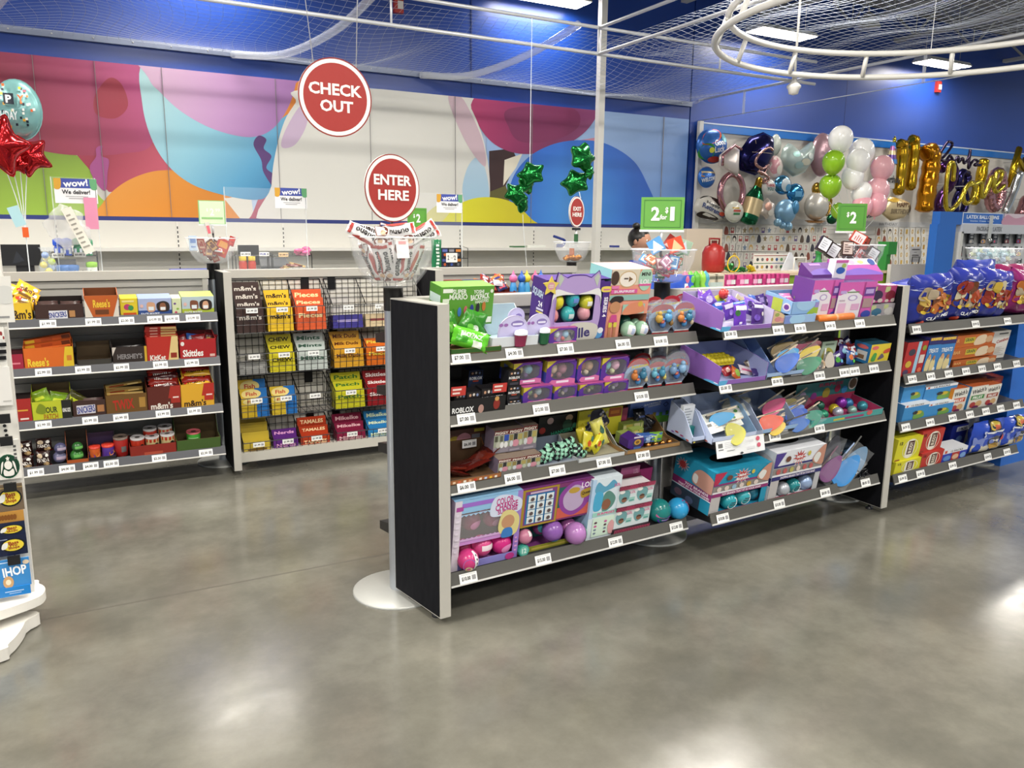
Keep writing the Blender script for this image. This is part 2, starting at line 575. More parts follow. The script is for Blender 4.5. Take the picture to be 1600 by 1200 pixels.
def P1(u,v):
 sag=math.sin(v*math.pi)*(.12+.1*math.sin(u*17)+.05*math.sin(u*41))
 return (-3+11.7*u+.06*math.sin(v*9+u*30),7.9+2.25*v,3.72-.2*v-sag)
def P2(u,v):
 sag=math.sin(u*math.pi)*(.06+.05*math.sin(v*19))
 return (5.4+3.48*u,7.88-6.9*v+.04*math.sin(u*8+v*20),3.6-sag+.02*math.sin(u*30))
o=netting(110,26,P1).build('netting',net)
o['kind']='stuff'
o=netting(44,70,P2).build('netting',net)
o['kind']='stuff'
# white ring hung from the roof
rg=thing('hanging_ring','large white double hoop hanging under the roof at upper right','ring',T(6.67,4.48,3.2))
for nm,z,rr in (('lower_hoop',0,1.97),('upper_hoop',.22,1.86)):
 q=MB()
 q.tube([(rr*math.cos(a*D*3),rr*math.sin(a*D*3),z) for a in range(120)],.03,('e6e4de','p'),10,True)
 q.build(nm,rg)
for k in range(14):
 a=(k*25.7+8)*D
 q=MB()
 q.tube([(1.95*math.cos(a),1.95*math.sin(a),.0),(1.87*math.cos(a),1.87*math.sin(a),.22)],.024,('e6e4de','p'),8)
 q.build('spacer',rg)
for k in range(4):
 a=(k*90+40)*D
 q=MB()
 q.tube([(1.86*math.cos(a),1.86*math.sin(a),.22),(1.86*math.cos(a),1.86*math.sin(a),1.9)],.004,('d0d0d0','k'),4)
 q.build('hanger_wire',rg)
p=W.onY(1240,140,6.5)
t=thing('camera_dome','small white dome camera on a thin drop pole inside the white hoop','camera',T(p.x,p.y,p.z))
q=MB()
q.lathe([(.0,-.06),(.05,-.045),(.06,0),(.075,.02),(.075,.04),(.03,.08),(.02,.16)],('e8e6e0','p'),16)
q.build('dome',t)
q=MB()
q.tube([(0,0,.1),(0,0,5.45-p.z)],.014,('e2e0da','p'),8)
q.build('drop_pole',t)
for px,py,lb in ((622,8,'small red fire alarm strobe high on the blue wall above the white balloon print'),(1465,136,'small red fire alarm strobe on the blue wall at the right')):
 p=W.onY(px,py,YW-.03)
 q=MB()
 q.box(-.06,-.03,-.1,.06,.03,.1,('b03024','p'))
 q.box(-.02,-.045,-.05,.05,-.03,.04,('e4e0da','p'))
 tag(q.build('fire_alarm',None,T(p.x,p.y-.01,p.z),bevel=.006),lb,'alarm')
p=W.onY(1355,45,9)
q=MB()
q.lathe([(.02,.25),(.1,.2),(.2,.02),(.19,0),(.0,.0)],('b9b9b4','p'),16)
q.tube([(0,0,.2),(0,0,5.4-p.z)],.015,('c9c9c4','p'),6)
tag(q.build('ceiling_fan',None,T(p.x,p.y,p.z)),'grey bell-shaped fixture hanging from the joists behind the netting','fixture')
# ---------------------------------------------------------------- gondolas
TILT=9.0
GREY=M('b9b6ae','p')
SLAT_SHADE=M('86847f','p')  # slat grey darkened in colour to carry the shade between the front-row shelves
DARK=M('17171a','p')
NAVY=M('07080f','r')
NAVY.node_tree.nodes['Principled BSDF'].inputs['Specular IOR Level'].default_value=.25
SHELFM=M('3f4043','k')
LIPM=M('5b5954','k')
LIPB=M('4c4d52','k')
TAGW='f4f4f2'
class Shelf:
 def __init__(s,fr,x0,x1,yf,ys,zl,obj=None,dy=0):
  s.fr,s.x0,s.x1,s.yf,s.ys,s.zl,s.obj=fr,x0,x1,yf,ys,zl,obj
  s.tt=math.tan(TILT*D)
 def zs(s,d):
  return s.zl+.034+d*s.tt
 def mtx(s,x,d,dz=0,yaw=0,tilt=True):
  return s.fr.M @ T(x,s.yf+d,s.zs(d)+dz) @ (R(TILT,'X') if tilt else Matrix()) @ R(yaw,'Z')
 def px(s,px,py,d):
  return s.fr.onY(px,py,s.yf+d)
def tag_mesh(S,txt):
 q=MB()
 q.poly([S(0,0),S(1,0),S(1,1),S(0,1)],M(TAGW,'p'))
 q.deco(S,[('t',txt,.37,.45,.5,.44,'1c1c1e'),('r',.7,.25,.92,.7,'9a9a9c'),('r',.1,.86,.9,.9,'b9b9b9')],.0005)
 return q
def gondola(fr,name,label,x0,x1,yf,ys,zls,ztop,tags,lipm,back=False,sx=0):
 """Slat-board spine with sloping shelves, price channels and price tickets."""
 g=thing(name,label,'shelf unit',fr.M)
 q=MB()
 z=.1
 prof=[]
 while z<ztop-.09:
  prof += [(ys,z),(ys,z+.052),(ys+.012,z+.055),(ys+.012,z+.063)]
  z += .066
 prof += [(ys,z),(ys,ztop-.055),(ys+.06,ztop-.055),(ys+.06,.1)]
 q.prism(prof,x0+sx,x1,SLAT_SHADE if fr is A else M('a3a19b','p'))
 q.build('slat_panel',g)
 q=MB()
 q.box(x0-.01+sx,ys-.015,ztop-.05,x1+.01,ys+.075,ztop,GREY)
 q.build('top_rail',g,bevel=.003)
 q=MB()
 q.box(x0-.01+sx,ys-.01,.06,x1+.01,ys+.07,.1,('77767a','k'))
 q.build('bottom_rail',g)
 for x in (x0+sx,x1-.03):
  q=MB()
  q.box(x,ys-.01,.08,x+.03,ys+.07,ztop-.05,GREY)
  q.build('side_upright',g)
 shelves=[]
 for k,zl in enumerate(zls):
  sh=Shelf(fr,x0,x1,yf,ys,zl)
  q=MB()
  dep=ys-yf
  tt=math.tan(TILT*D)
  zb=zl+.034+dep*tt
  q.prism([(yf+.012,zl+.012),(yf+.012,zl+.032),(ys,zb-.002),(ys,zb-.02)],x0+.005,x1-.005,SHELFM)
  for x in (x0+.003,x1-.009):
   q.prism([(yf+.02,zl+.006),(yf+.02,zl+.03),(ys,zb),(ys,zb-.1)],x,x+.006,DARK)
  so=q.build('shelf',g)
  q=MB()
  q.prism([(yf,zl),(yf+.02,zl+.054),(yf+.024,zl+.052),(yf+.006,zl-.002)],x0-.005,x1+.005,lipm)
  q.prism([(yf-.0015,zl+.001),(yf+.0005,zl+.008),(yf+.004,zl+.006),(yf+.003,zl-.002)],x0-.005,x1+.005,('d8d6d0','k'))
  q.build('price_channel',so)
  for px,txt in tags[k]:
   py=600
   for _ in range(3):
    p=fr.onY(px,py,yf)
    loc=Vector((p.x,yf,zl+.02))
    d=Vector((loc.x,loc.y,loc.z-EYE))
    c=Vector([sum(fr.ax[i][j]*d[i] for i in range(3)) for j in range(3)])
    py=CYP+FPX*c.y/c.z
   wv,hv=.078,.037
   o_=(p.x-wv/2,yf+.002,zl+.006)
   S=plane((o_[0],o_[1]-.0025,o_[2]),(wv,0,0),(0,.0125,hv))
   tag_mesh(S,txt).build('price_ticket',so)
  sh.obj=so
  shelves.append(sh)
 if back:
  for zl in zls:
   q=MB()
   yb=ys+.06
   q.prism([(yb,zl+.1),(yb+.36,zl+.03),(yb+.36,zl-.01),(yb,zl+.03)],x0+.005,x1-.005,DARK)
   q.build('rear_shelf',g)
 return g,shelves
def dl(pxs,txts):
 return list(zip(pxs,txts))
GA1,A1=gondola(A,'gondola_shelving','silver slat-board gondola nearest the camera, with a dark end panel and four sloping toy shelves',1.30,2.532,2.539,2.87,[1.02,.785,.518,.143],1.24,
                  [dl((722,805,885,975,1034),('$7.00','$4.00','$7.00','$6.00','$10.00')),dl((730,847,1004),('$7.00','$12.00','$10.00')),
                   dl((730,803,872,945,1006),('$6.00','$6.00','$7.00','$7.00','$7.00')),dl((733,850,963,1058),('$10.00','$15.00','$12.00','$12.00'))],LIPM,True)
GA2,A2=gondola(A,'gondola_shelving','silver slat-board gondola in the middle of the front row, ending in a dark right-hand panel',2.60,3.85,2.445,2.79,[1.043,.80,.53,.178],1.24,
                  [dl((1143,1218,1252,1299,1345),('$5.00','$5.00','$5.00','$4.00','$10.00')),dl((1135,1216,1282,1321,1337,1367),('$5.00','$5.00','$5.00','$5.00','$5.00','$3.00')),
                   dl((1212,1282),('$5.00','$5.00')),dl((1131,1219,1291,1354),('$10.00','$10.00','$8.00','$8.00'))],LIPM,sx=.05)
GA3,A3=gondola(A,'gondola_shelving','silver slat-board snack gondola at the right edge, right of the dark panel',4.0,5.30,2.445,2.79,[.985,.713,.445,.148],1.20,
                  [dl((1434,1526,1576),('$9.99','$9.99','$9.99')),dl((1427,1456,1484,1511,1536,1560,1590),['$3.99']*7),dl((1417,1455,1490,1517,1542,1565,1590),['$4.99']*7),
                   dl((1412,1440,1490,1545,1575),['$3.99']*5)],LIPM)
GB1,B1=gondola(W,'gondola_shelving','silver slat-board candy gondola at the left with four sloping candy shelves',-.56,.685,4.923,5.235,[.964,.70,.409,.144],1.25,
                  [dl((75,146,198,242,269,302),('$1.99','$1.99','$2.00','$10.99','$10.99','$10.99')),dl((68,130,190,251,300),['$2.99']*5),dl((68,141,189,255,304),['$2.99']*5),
                   dl((56,105,142,174,249,322),('$1.99','$4.00','$4.00','$2.50','$2.50','$2.50'))],LIPB)
q=MB()
q.prism([(1.246,2.535),(1.290,2.535),(1.290,2.875),(1.205,2.875)],.03,1.243,GREY,'z')
q.prism([(1.2445,2.541),(1.2475,2.541),(1.2065,2.87),(1.2035,2.87)],.034,1.238,NAVY,'z')
q.build('end_panel',GA1,label='dark navy end panel with a pale grey front edge')
q=MB()
q.prism([(3.888,2.443),(3.938,2.443),(3.962,2.755),(3.909,2.755)],.03,1.247,GREY,'z')
q.prism([(3.886,2.45),(3.8895,2.45),(3.9105,2.75),(3.907,2.75)],.034,1.243,NAVY,'z')
q.build('end_panel',GA2,label='dark navy end panel with a pale grey front edge')
for g,x,y in ((GA1,1.27,2.62),(GA1,1.25,2.8),(GA2,3.91,2.53),(GA2,3.93,2.75)):
 q=MB()
 q.lathe([(.02,0),(.02,.012),(.008,.014),(.008,.04)],DARK,10,(x,y,0))
 q.build('foot',g)
# rear row: basket unit and the far unit
GB2=thing('gondola_shelving','silver slat-board gondola in the middle of the rear row holding black wire candy baskets','shelf unit')
q=MB()
z,prof,ys=.1,[],5.20
while z<1.16:
 prof += [(ys,z),(ys,z+.052),(ys+.012,z+.055),(ys+.012,z+.063)]
 z += .066
prof += [(ys,z),(ys,1.195),(ys+.06,1.195),(ys+.06,.1)]
q.prism(prof,.78,2.06,M('d2cfc6','p'))
q.build('slat_panel',GB2)
q=MB()
q.box(.77,ys-.02,1.2,2.08,ys+.09,1.25,GREY)
q.build('top_rail',GB2,bevel=.003)
q=MB()
q.box(.78,4.99,.06,2.06,5.20,.12,M('c4c1b8','p'))
q.build('base_rail',GB2)
q=MB()
q.box(.735,4.923,.03,.78,5.26,1.25,GREY)
q.box(.7335,4.93,.034,.736,5.255,1.246,NAVY)
q.build('end_panel',GB2,label='dark navy end panel with a pale grey front edge')
GB3,B3=gondola(W,'gondola_shelving','silver slat-board candy gondola in the rear row, seen behind the green toy box',2.145,3.40,4.93,5.235,[1.0,.72,.42,.15],1.245,
                  [dl((760,795,832),['$2.99']*3),[],[],[]],LIPM)
q=MB()
q.box(2.09,4.923,.03,2.145,5.27,1.245,GREY)
q.box(2.0885,4.93,.034,2.091,5.265,1.24,NAVY)
q.build('end_panel',GB3,label='dark navy end panel with a pale grey front edge')
# ---------------------------------------------------------------- poles with bowls and signs
SILV=M('b9bec6','s')
BOWL=glass('bowl_plastic','e8ecf0',.05,.11)
def sign_round(parent,name,S,shape,lines,edge='b5322c'):
 pass
def disc_sign(name,r,body,mtx,parent=None,rx=1.0):
 q=MB()
 n=48
 ring=lambda k,y:[(k*r*rx*math.cos(6.2832*i/n),y,k*r*math.sin(6.2832*i/n)) for i in range(n)]
 a,b_=ring(1,-.002),ring(1,.004)
 q.add(a+b_,[(i,(i+1) % n,n+(i+1) % n,n+i) for i in range(n)],'d8d4cc')
 q.poly(ring(1,-.002),'8e2622')
 q.poly(ring(1,.004)[::-1],'8e2622')
 q.poly(ring(.965,-.003),'efece6')
 q.poly(ring(.865,-.004),'a02b25')
 S=plane((-r*rx,-.004,-r),(2*r*rx,0,0),(0,0,2*r))
 q.deco(S,body,.001)
 return q.build(name,parent,mtx)
def stand(fr,x,y,label,rd=.18,rim=.155,zt=1.452,h=.17,dk=1.19,base=True):
 t=thing('display_pole',label,'stand',fr.M @ T(x,y,0))
 q=MB()
 q.lathe([(rd,.0),(rd,.006),(rd-.006,.009),(.05,.012),(0.001,.012)],M('a9aaa6','k'),48)
 q.build('base_disc',t)
 q=MB()
 q.lathe([(.037,.01),(.037,dk)],SILV,20)
 q.build('pole',t)
 q=MB()
 q.lathe([(.039,dk),(.039,zt-h+.002),(.055,zt-h+.004)],DARK,20)
 q.build('collar',t)
 q=MB()
 pr=[(.055,zt-h),(.09,zt-h+.012),(rim*.8,zt-h*.68),(rim*.95,zt-h*.35),(rim,zt-.006),(rim+.006,zt),(rim-.003,zt),(rim*.93,zt-h*.35),(rim*.77,zt-h*.66),(.085,zt-h+.017),(.002,zt-h+.008)]
 q.lathe(pr,BOWL,36)
 q.build('bowl',t)
 q=MB()
 q.tube([((rim+.003)*math.cos(k*10*D),(rim+.003)*math.sin(k*10*D),zt-.002) for k in range(36)],.0035,glass('bowl_rim','f2f4f6',.05,.5),6,True)
 q.build('rim',t)
 return t
P_IN=stand(A,1.235,2.915,'display pole with a clear bowl of white candy bars, nearest the camera',.192,.165,1.478,.2)
P_MID=stand(A,2.60,2.864,'display pole with a clear bowl of fruity candy strips under the green two-for-one sign',.181,.152,1.428,.16)
P_RT=stand(A,3.957,2.80,'display pole with a clear bowl of white-tagged treats behind the dark right-hand panel',.165,.152,1.452,.15)
P_TEAL=stand(A,5.40,2.80,'display pole with a clear bowl of pale blue wrapped candies at the far right',.165,.162,1.43,.15)
P_LEFT=stand(W,.735,5.30,'display pole with a clear bowl of wrapped treats in the rear row at left',.17,.153,1.446,.16)
P_EXIT=stand(W,3.41,5.30,'display pole with a nearly empty clear bowl under the small red oval sign',.17,.145,1.43,.16)
# ENTER HERE
t=thing('sign','round red sign reading ENTER HERE above the bowl of white candy bars','sign',A.M @ T(1.237,2.91,1.661) @ R(12,'Z'))
disc_sign('sign_face',.128,[('t','ENTER',.5,.62,.68,.15,'f2efe8'),('t','HERE',.51,.40,.56,.15,'f2efe8')],Matrix(),t)
q=MB()
q.tube([(0,.006,-.08),(0,.012,-.26)],.006,DARK,6)
q.box(-.05,-.012,-.152,.05,.012,-.138,('2c3a70','p'))
q.build('sign_holder',t)
# EXIT HERE
t=thing('sign','small oval red sign reading EXIT HERE above the nearly empty bowl','sign',W.M @ T(3.44,5.29,1.66) @ R(27,'Z'))
disc_sign('sign_face',.118,[('t','EXIT',.5,.6,.52,.13,'f2efe8'),('t','HERE',.5,.41,.6,.13,'f2efe8')],Matrix(),t)
q=MB()
q.box(-.05,-.01,-.14,.05,.01,-.122,DARK)
q.tube([(0,0,-.13),(0,0,-.24)],.008,('dcdcdc','k'),6)
q.box(-.012,-.012,-.24,.012,.012,-.17,('2d5a36','p'))
q.build('sign_holder',t)
# CHECK OUT, hung on wires
t=thing('hanging_sign','large round red CHECK OUT sign hung by two wires','sign',T(1.553,5.3,2.35) @ R(2,'Z'))
disc_sign('sign_face',.247,[('t','CHECK',.5,.60,.72,.15,'f2efe8'),('t','OUT',.51,.39,.45,.15,'f2efe8')],Matrix(),t)
for x0,x1 in ((-.14,-.35),(.145,.30)):
 q=MB()
 q.tube([(x0,0,.2),(x1,.1,2.65)],.0028,('d8d8d8','k'),5)
 q.build('hanging_wire',t)
def green_sign(fr,px,py,y,wd,ht,yaw,label,deco,col='62a044',pole=.1):
 p=fr.onY(px,py,y)
 t=thing('price_sign',label,'sign',fr.M @ T(p.x,y,p.z) @ R(yaw,'Z'))
 q=MB()
 q.box(-wd/2,0,-ht/2,wd/2,.003,ht/2,col)
 S=plane((-wd/2,0,-ht/2),(wd,0,0),(0,0,ht))
 q.deco(S,deco,.0008)
 q.build('sign_card',t)
 q=MB()
 q.box(-wd/2-.004,-.004,-ht/2-.008,wd/2+.004,.008,-ht/2+.002,('d9dde0','p'))
 q.tube([(0,.004,-ht/2),(0,.004,-ht/2-pole*.45)],.006,('d6d8da','k'),6)
 q.tube([(0,.004,-ht/2-pole*.45),(0,.004,-ht/2-pole)],.006,DARK,6)
 q.build('sign_holder',t)
 return t
BRD=[('r',.07,.08,.93,.1,'3f7a34'),('r',.07,.9,.93,.92,'3f7a34'),('r',.07,.08,.085,.92,'3f7a34'),('r',.915,.08,.93,.92,'3f7a34')]
green_sign(A,1035,334,2.86,.2,.152,-44,'green sign reading 2 for $1 above the bowl of candy strips',BRD+[('t','2',.34,.5,.2,.42,'f2f4ee'),('t','for',.53,.4,.16,.15,'f2f4ee'),('t','$',.6,.6,.07,.2,'f2f4ee'),('t','1',.73,.5,.1,.42,'f2f4ee')],pole=.14)
green_sign(A,1331,340,2.8,.152,.15,-40,'green sign reading $2 above the bowl of white-tagged treats',BRD+[('t','2',.55,.5,.22,.42,'f2f4ee'),('t','$',.36,.6,.09,.2,'f2f4ee')],'4e9032',pole=.14)
green_sign(W,652,341,5.25,.152,.14,8,'small green sign reading $2 half hidden by the lower round red sign',BRD+[('t','2',.55,.5,.22,.42,'f2f4ee'),('t','$',.33,.6,.09,.2,'f2f4ee')],'5da03a',pole=.31)
green_sign(W,331,332,5.27,.155,.145,-4,'green price card reading $2.99 above the left bowl, glare painted as a pale wash',[('r',.04,.03,.96,.97,'cfe2c0'),('t','2',.5,.52,.16,.3,'eef2e6'),('t','$',.33,.6,.07,.14,'eef2e6'),('t','99',.72,.6,.18,.14,'eef2e6'),('r',.1,.22,.9,.3,'8cc07a')],'8cc07a',pole=.12)  # the glare on this card is painted in with pale greens
# ---------------------------------------------------------------- builders for the goods
def lo(mb,name,parent,label=None):
 return mb.build(name,parent,None,label)
def box_mesh(q,w,h,dep,col,front=(),left=(),right=(),top=(),side=None,topc=None,fin='c',o=(0,0,0)):
 x,y,z=o
 mm={}
 if side:
  mm.update(l=(side,fin),r=(side,fin))
 if topc:
  mm['t']=(topc,fin)
 q.box(x,y,z,x+w,y+dep,z+h,(col,fin),mm)
 q.deco(plane((x,y,z),(w,0,0),(0,0,h)),front,fin=fin)
 q.deco(plane((x,y+dep,z),(0,-dep,0),(0,0,h)),left,fin=fin)
 q.deco(plane((x+w,y,z),(0,dep,0),(0,0,h)),right,fin=fin)
 q.deco(plane((x,y,z+h),(w,0,0),(0,dep,0)),top,fin=fin)
def lip_row(sh,px,d):
 """The photo row where the board of this shelf passes under a pixel column."""
 py=600
 for _ in range(4):
  p=sh.fr.onY(px,py,sh.yf+d)
  v=Vector((p.x,sh.yf+d,sh.zs(d)+.03-EYE))
  c=[sum(sh.fr.ax[i][j]*v[i] for i in range(3)) for j in range(3)]
  py=CYP+FPX*c[1]/c[2]
 return py
def geo(sh,px0,px1,pt,pb,d,tilt=True):
 """Where the front face spanning these pixels stands on a shelf: x, base height above the board, width, height."""
 y=sh.yf+d
 pm=(px0+px1)/2
 x0,x1=sh.fr.onY(px0,pt+15,y).x,sh.fr.onY(px1,pt+15,y).x
 zt=sh.fr.onY(pm,pt,y).z
 dz=0.0 if pb is None else max(0,sh.fr.onY(pm,pb,y).z-sh.zs(d))
 h=(zt-sh.zs(d)-dz)/(math.cos(TILT*D) if tilt else 1)
 return x0,dz,x1-x0,h
def box_item(sh,px0,px1,pt,name,label,cat,col,front=(),d=.03,dep=.14,left=(),top=(),right=(),side=None,topc=None,grp=None,pb=None,yaw=0,fin='c',h=None,bev=.0015):
 x,dz,w,hh=geo(sh,px0,px1,pt,pb,d)
 q=MB()
 box_mesh(q,w,h or hh,dep,col,front,left,right,top,side,topc,fin)
 return tag(q.build(name,None,sh.mtx(x,d,dz,yaw)),label,cat,grp)
def tray_mesh(q,w,hf,hb,dep,cout,cin,front=(),left=(),right=(),t=.003,mid=None,sf=None):
 """Open carton: low front, sides rising to the back."""
 m=hf if mid is None else mid
 q.box(0,0,0,w,t,hf,cout,{'b':cin,'t':cin})
 q.box(0,dep-t,0,w,dep,hb,cin)
 q.box(0,0,0,w,dep,t,cin)
 for x,side in ((0,'l'),(w-t,'r')):
  pr=[(0,0),(dep,0),(dep,hb),(dep*.45,m),(0,sf or hf)]
  q.prism(pr,x,x+t,cout,'x')
  xi=x+t+.0004 if side=='l' else x-.0004
  q.poly([(xi,a,b_) for a,b_ in pr],cin)
 q.deco(plane((0,0,0),(w,0,0),(0,0,hf)),front)
 q.deco(plane((-.0004,dep,0),(0,-dep,0),(0,0,hf)),left)
 q.deco(plane((w,0,0),(0,dep,0),(0,0,hf)),right)
def tray(sh,px0,px1,name,label,cout,cin,hf=.05,hb=.09,dep=.22,d=.015,front=(),left=(),header=None,grp=None,mid=None,cat='display box',pb=None,sf=None):
 """header = (pixel top, colour, print, thickness): a printed back card standing behind the open carton."""
 x,dz,w,_=geo(sh,px0,px1,lip_row(sh,(px0+px1)/2,d)-15,pb,d)
 M_=sh.mtx(x,d,dz)
 if header:
  t=thing(name,label,cat,M_,grp)
  q=MB()
  tray_mesh(q,w,hf,hb,dep,cout,cin,front,left,mid=mid,sf=sf)
  q.build('tray',t)
  pt,hc,hd,th=header[:4]
  yb=d+dep*math.cos(TILT*D)
  z=sh.fr.onY((px0+px1)/2,pt,sh.yf+yb).z
  hh=(z-sh.zs(yb))/math.cos(TILT*D)
  hx,hw=0,w
  if len(header)>4:
   hx=sh.fr.onY(header[4],pt+20,sh.yf+yb).x-x
   hw=sh.fr.onY(header[5],pt+20,sh.yf+yb).x-x-hx
  q=MB()
  box_mesh(q,hw,hh-hb*.4,th,hc,hd,o=(hx,dep,hb*.4))
  q.build('header_card',t)
  return t,M_,w
 q=MB()
 tray_mesh(q,w,hf,hb,dep,cout,cin,front,left,mid=mid,sf=sf)
 return tag(q.build(name,None,M_),label,cat,grp),M_,w
def pouch_mesh(q,w,h,t,col,deco=(),fin='g',crimp=True,n=10,wr=.2,back=None):
 """Filled bag: pillow body, flat crimped ends, small wrinkles. Origin at the bottom middle, front toward -y."""
 ph=rnd()*6
 def S(u,v,sgn=-1):
  e=max(0,1-abs(2*u-1) ** 3) ** .5
  c=max(0,1-abs(2*v-1) ** 5) ** .7
  y=sgn*t/2*e*c*(1+wr*math.sin(u*19+ph)*math.sin(v*13+ph))
  x=(u-.5)*w*(1-.06*c+.02*math.sin(v*25+ph))
  return (x,y,v*h+.008*h*math.sin(u*15+ph)*(1 if v>.9 else 0))
 q.surf(S,n,n,(col,fin))
 q.surf(lambda u,v:S(1-u,v,1),n,n,(back or col,fin))
 q.deco(S,deco,.0015,fin,False)
def pouch(name,label,cat,mtx,w,h,t,col,deco=(),fin='g',grp=None,n=10,back=None):
 q=MB()
 pouch_mesh(q,w,h,t,col,deco,fin,n=n,back=back)
 return tag(q.build(name,None,mtx),label,cat,grp)
def pouch_at(sh,px0,px1,pt,name,label,cat,col,deco=(),d=.06,t=.05,fin='g',grp=None,pb=None,lean=0,yaw=0,roll=0,n=10):
 x,dz,w,h=geo(sh,px0,px1,pt,pb,d)
 return pouch(name,label,cat,sh.mtx(x+w/2,d,dz) @ R(yaw,'Z') @ R(lean,'X') @ R(roll,'Y'),w,h,t,col,deco,fin,grp,n)
def sph(c,r,a0=0,tilt=0):
 """A patch of a ball facing the camera side, for printing on."""
 def S(u,v):
  a=(-90+(u-.5)*150+a0)*D
  e=((v-.5)*140+tilt)*D
  return (c[0]+r*math.cos(e)*math.cos(a),c[1]+r*math.cos(e)*math.sin(a),c[2]+r*math.sin(e))
 return S
def ball_item(sh,px,py,pr,label,col,deco=(),d=.06,name='surprise_ball',cat='toy',grp=None,col2=None,ax=(0,0),sz=1,fin='g'):
 y=sh.yf+d
 p=sh.fr.onY(px,py,y)
 ww=sh.fr.onY(px+pr,py,y).x-sh.fr.onY(px-pr,py,y).x
 r=ww/2/math.sqrt(1+(p.x/y) ** 2)
 z=max(p.z,sh.zs(d)+r*sz+.001)
 q=MB()
 if col2:
  n,m=20,12
  for k0,k1,c in ((0,5,col),(5,7,deco[0][-1] if deco and deco[0][0]=='band' else col2),(7,12,col2)):
   q.lathe([(max(1e-5,r*math.sin(math.pi*i/m)),-r*math.cos(math.pi*i/m)) for i in range(k0,k1+1)],(c,fin),n)
 else:
  q.ball((0,0,0),r,(col,fin),20,sz=sz)
 q.deco(sph((0,0,0),r*1.0,20),[s for s in deco if s[0] != 'band'],.0012,fin,False)
 return tag(q.build(name,None,sh.fr.M @ T(p.x,y,z) @ R(ax[0],'X') @ R(ax[1],'Y')),label,cat,grp)
def cyl(r,h,a0=-90,span=170):
 def S(u,v):
  a=(a0+(u-.5)*span)*D
  return (r*math.cos(a),r*math.sin(a),v*h)
 return S
def words(n,col,x0=.1,x1=.9,y0=.1,y1=.9):
 """Rows of tiny unreadable print."""
 out=[]
 for i in range(n):
  y=y1-(y1-y0)*(i+.5)/n
  out.append(('r',x0,y-.18*(y1-y0)/n,x0+(x1-x0)*(.6+.4*((i*37) % 10)/10),y+.18*(y1-y0)/n,col))
 return out
# ---------------------------------------------------------------- front gondola, top shelf
s=A1[0]
t,m,w_=tray(s,704,783,'toy_display_box','green toy display box with bag-clip figures in foil bags, at the end of the top shelf','2f5a20','8a6a48',.02,.07,.17,.01)
x,dz,w,h=geo(s,686,768,447,508,.15)
t['label']='brown cardboard tray of green foil bags under the green header box'
q=MB()
box_mesh(q,w,h,.1,'5c9a34',[('r',.03,.85,.21,.95,'eef2e6'),('r',.03,.58,.15,.7,'e4ecd8'),('t','SUPER',.34,.87,.26,.13,'e9efe0'),('t','MARIO',.32,.74,.34,.14,'e9efe0'),('t','YOSHI',.7,.86,.2,.1,'e9efe0'),
                               ('t','BACKPACK',.73,.73,.36,.15,'f2f6ea',6),('t','HANGERS',.77,.61,.26,.09,'dfe9d0',6),('r',.85,.05,.98,.2,'e4ecd8'),('e',.95,.87,.03,.05,'dfe9d0')]+[
 ('e',.12+i*.115,.3+.03*i,.035,.12,c) for i,c in enumerate(('d8c23a','3f8a2a','4a7fc4','c86a6e','2c3a8a','26262a','b5702c'))],side='4d8a2b',topc='78b04a',
 left=[('r',.05,.55,.95,.78,'c6dcd6'),('r',.3,.25,.6,.35,'b9d0b0')])
tag(q.build('toy_display_header',None,s.mtx(x,.15,dz)),'green box with white lettering and coloured ovals at the end of the top shelf','box')
pouch('toy_foil_bag','bright green foil bag lying at the front of the brown tray','bag',s.mtx(1.385,.03,.012) @ R(-20,'Z') @ R(14,'Y') @ R(-28,'X'),.15,.075,.045,'5fc02e',[('t','BACKPACK',.5,.62,.6,.25,'eef6e6'),('r',.55,.1,.8,.4,'e6efe0'),('r',.1,.2,.4,.5,'3f9a24')],'g')
for i,(a,b_,c,y) in enumerate(((1.36,.09,30,-20),(1.43,.10,-15,15),(1.40,.12,5,40),(1.46,.08,12,-35))):
 pouch('toy_foil_bag','dark green foil bag with small figures printed on it, deeper in the brown tray','bag',s.mtx(a,b_,.025) @ R(c,'Z') @ R(y,'Y') @ R(-12,'X'),.09,.11,.03,'2f7a1e',[('e',.4,.6,.2,.2,'66b040'),('e',.6,.5,.12,.12,['e6d2c0','5a88a0','b04a4a','d8d8d8'][i]),('r',.2,.1,.7,.25,'1f5a14')],'g','green foil bags in the brown tray')
def arch_card(sh,px0,px1,pt,label,col,jc,d,grp=None):
 x,dz,w,h=geo(sh,px0,px1,pt,None,d)
 q=MB()
 pts=[(0,0),(w,0)]+[(w/2+w/2*math.cos(a*D),h-w*.45+w*.45*math.sin(a*D)) for a in range(0,181,15)]
 q.prism(pts,0,.003,('c9c2e4','g'),'y')
 S=plane((0,0,0),(w,0,0),(0,0,h))
 q.deco(S,[('b',[(.1,.1),(.9,.1),(.95,.6),(.6,.95),(.2,.85),(.05,.5)],'cdc6ec'),('r',.45,.03,.97,.35,'a9d0e4'),('e',.62,.74,.22,.1,'8a7ab8'),('r',.46,.7,.78,.76,'e6e2f4'),('e',.08,.72,.07,.05,'9a6ab0'),('e',.24,.72,.07,.05,'9a6ab0'),('e',.17,.17,.15,.09,'5a6ab8')],.0006)
 o=tag(q.build('toy_card_pack',None,sh.mtx(x,d,dz)),label,'toy',grp)
 q=MB()
 q.lathe([(w*.17,0),(w*.21,h*.34),(w*.22,h*.35)],(jc,'g'),14,(w*.68,-.02,h*.1),1,.6)
 q.lathe([(w*.22,h*.35),(w*.2,h*.46),(w*.08,h*.5)],('d9dde6','g'),14,(w*.68,-.02,h*.1),1,.6)
 q.build('slime_cup',o)
 return o
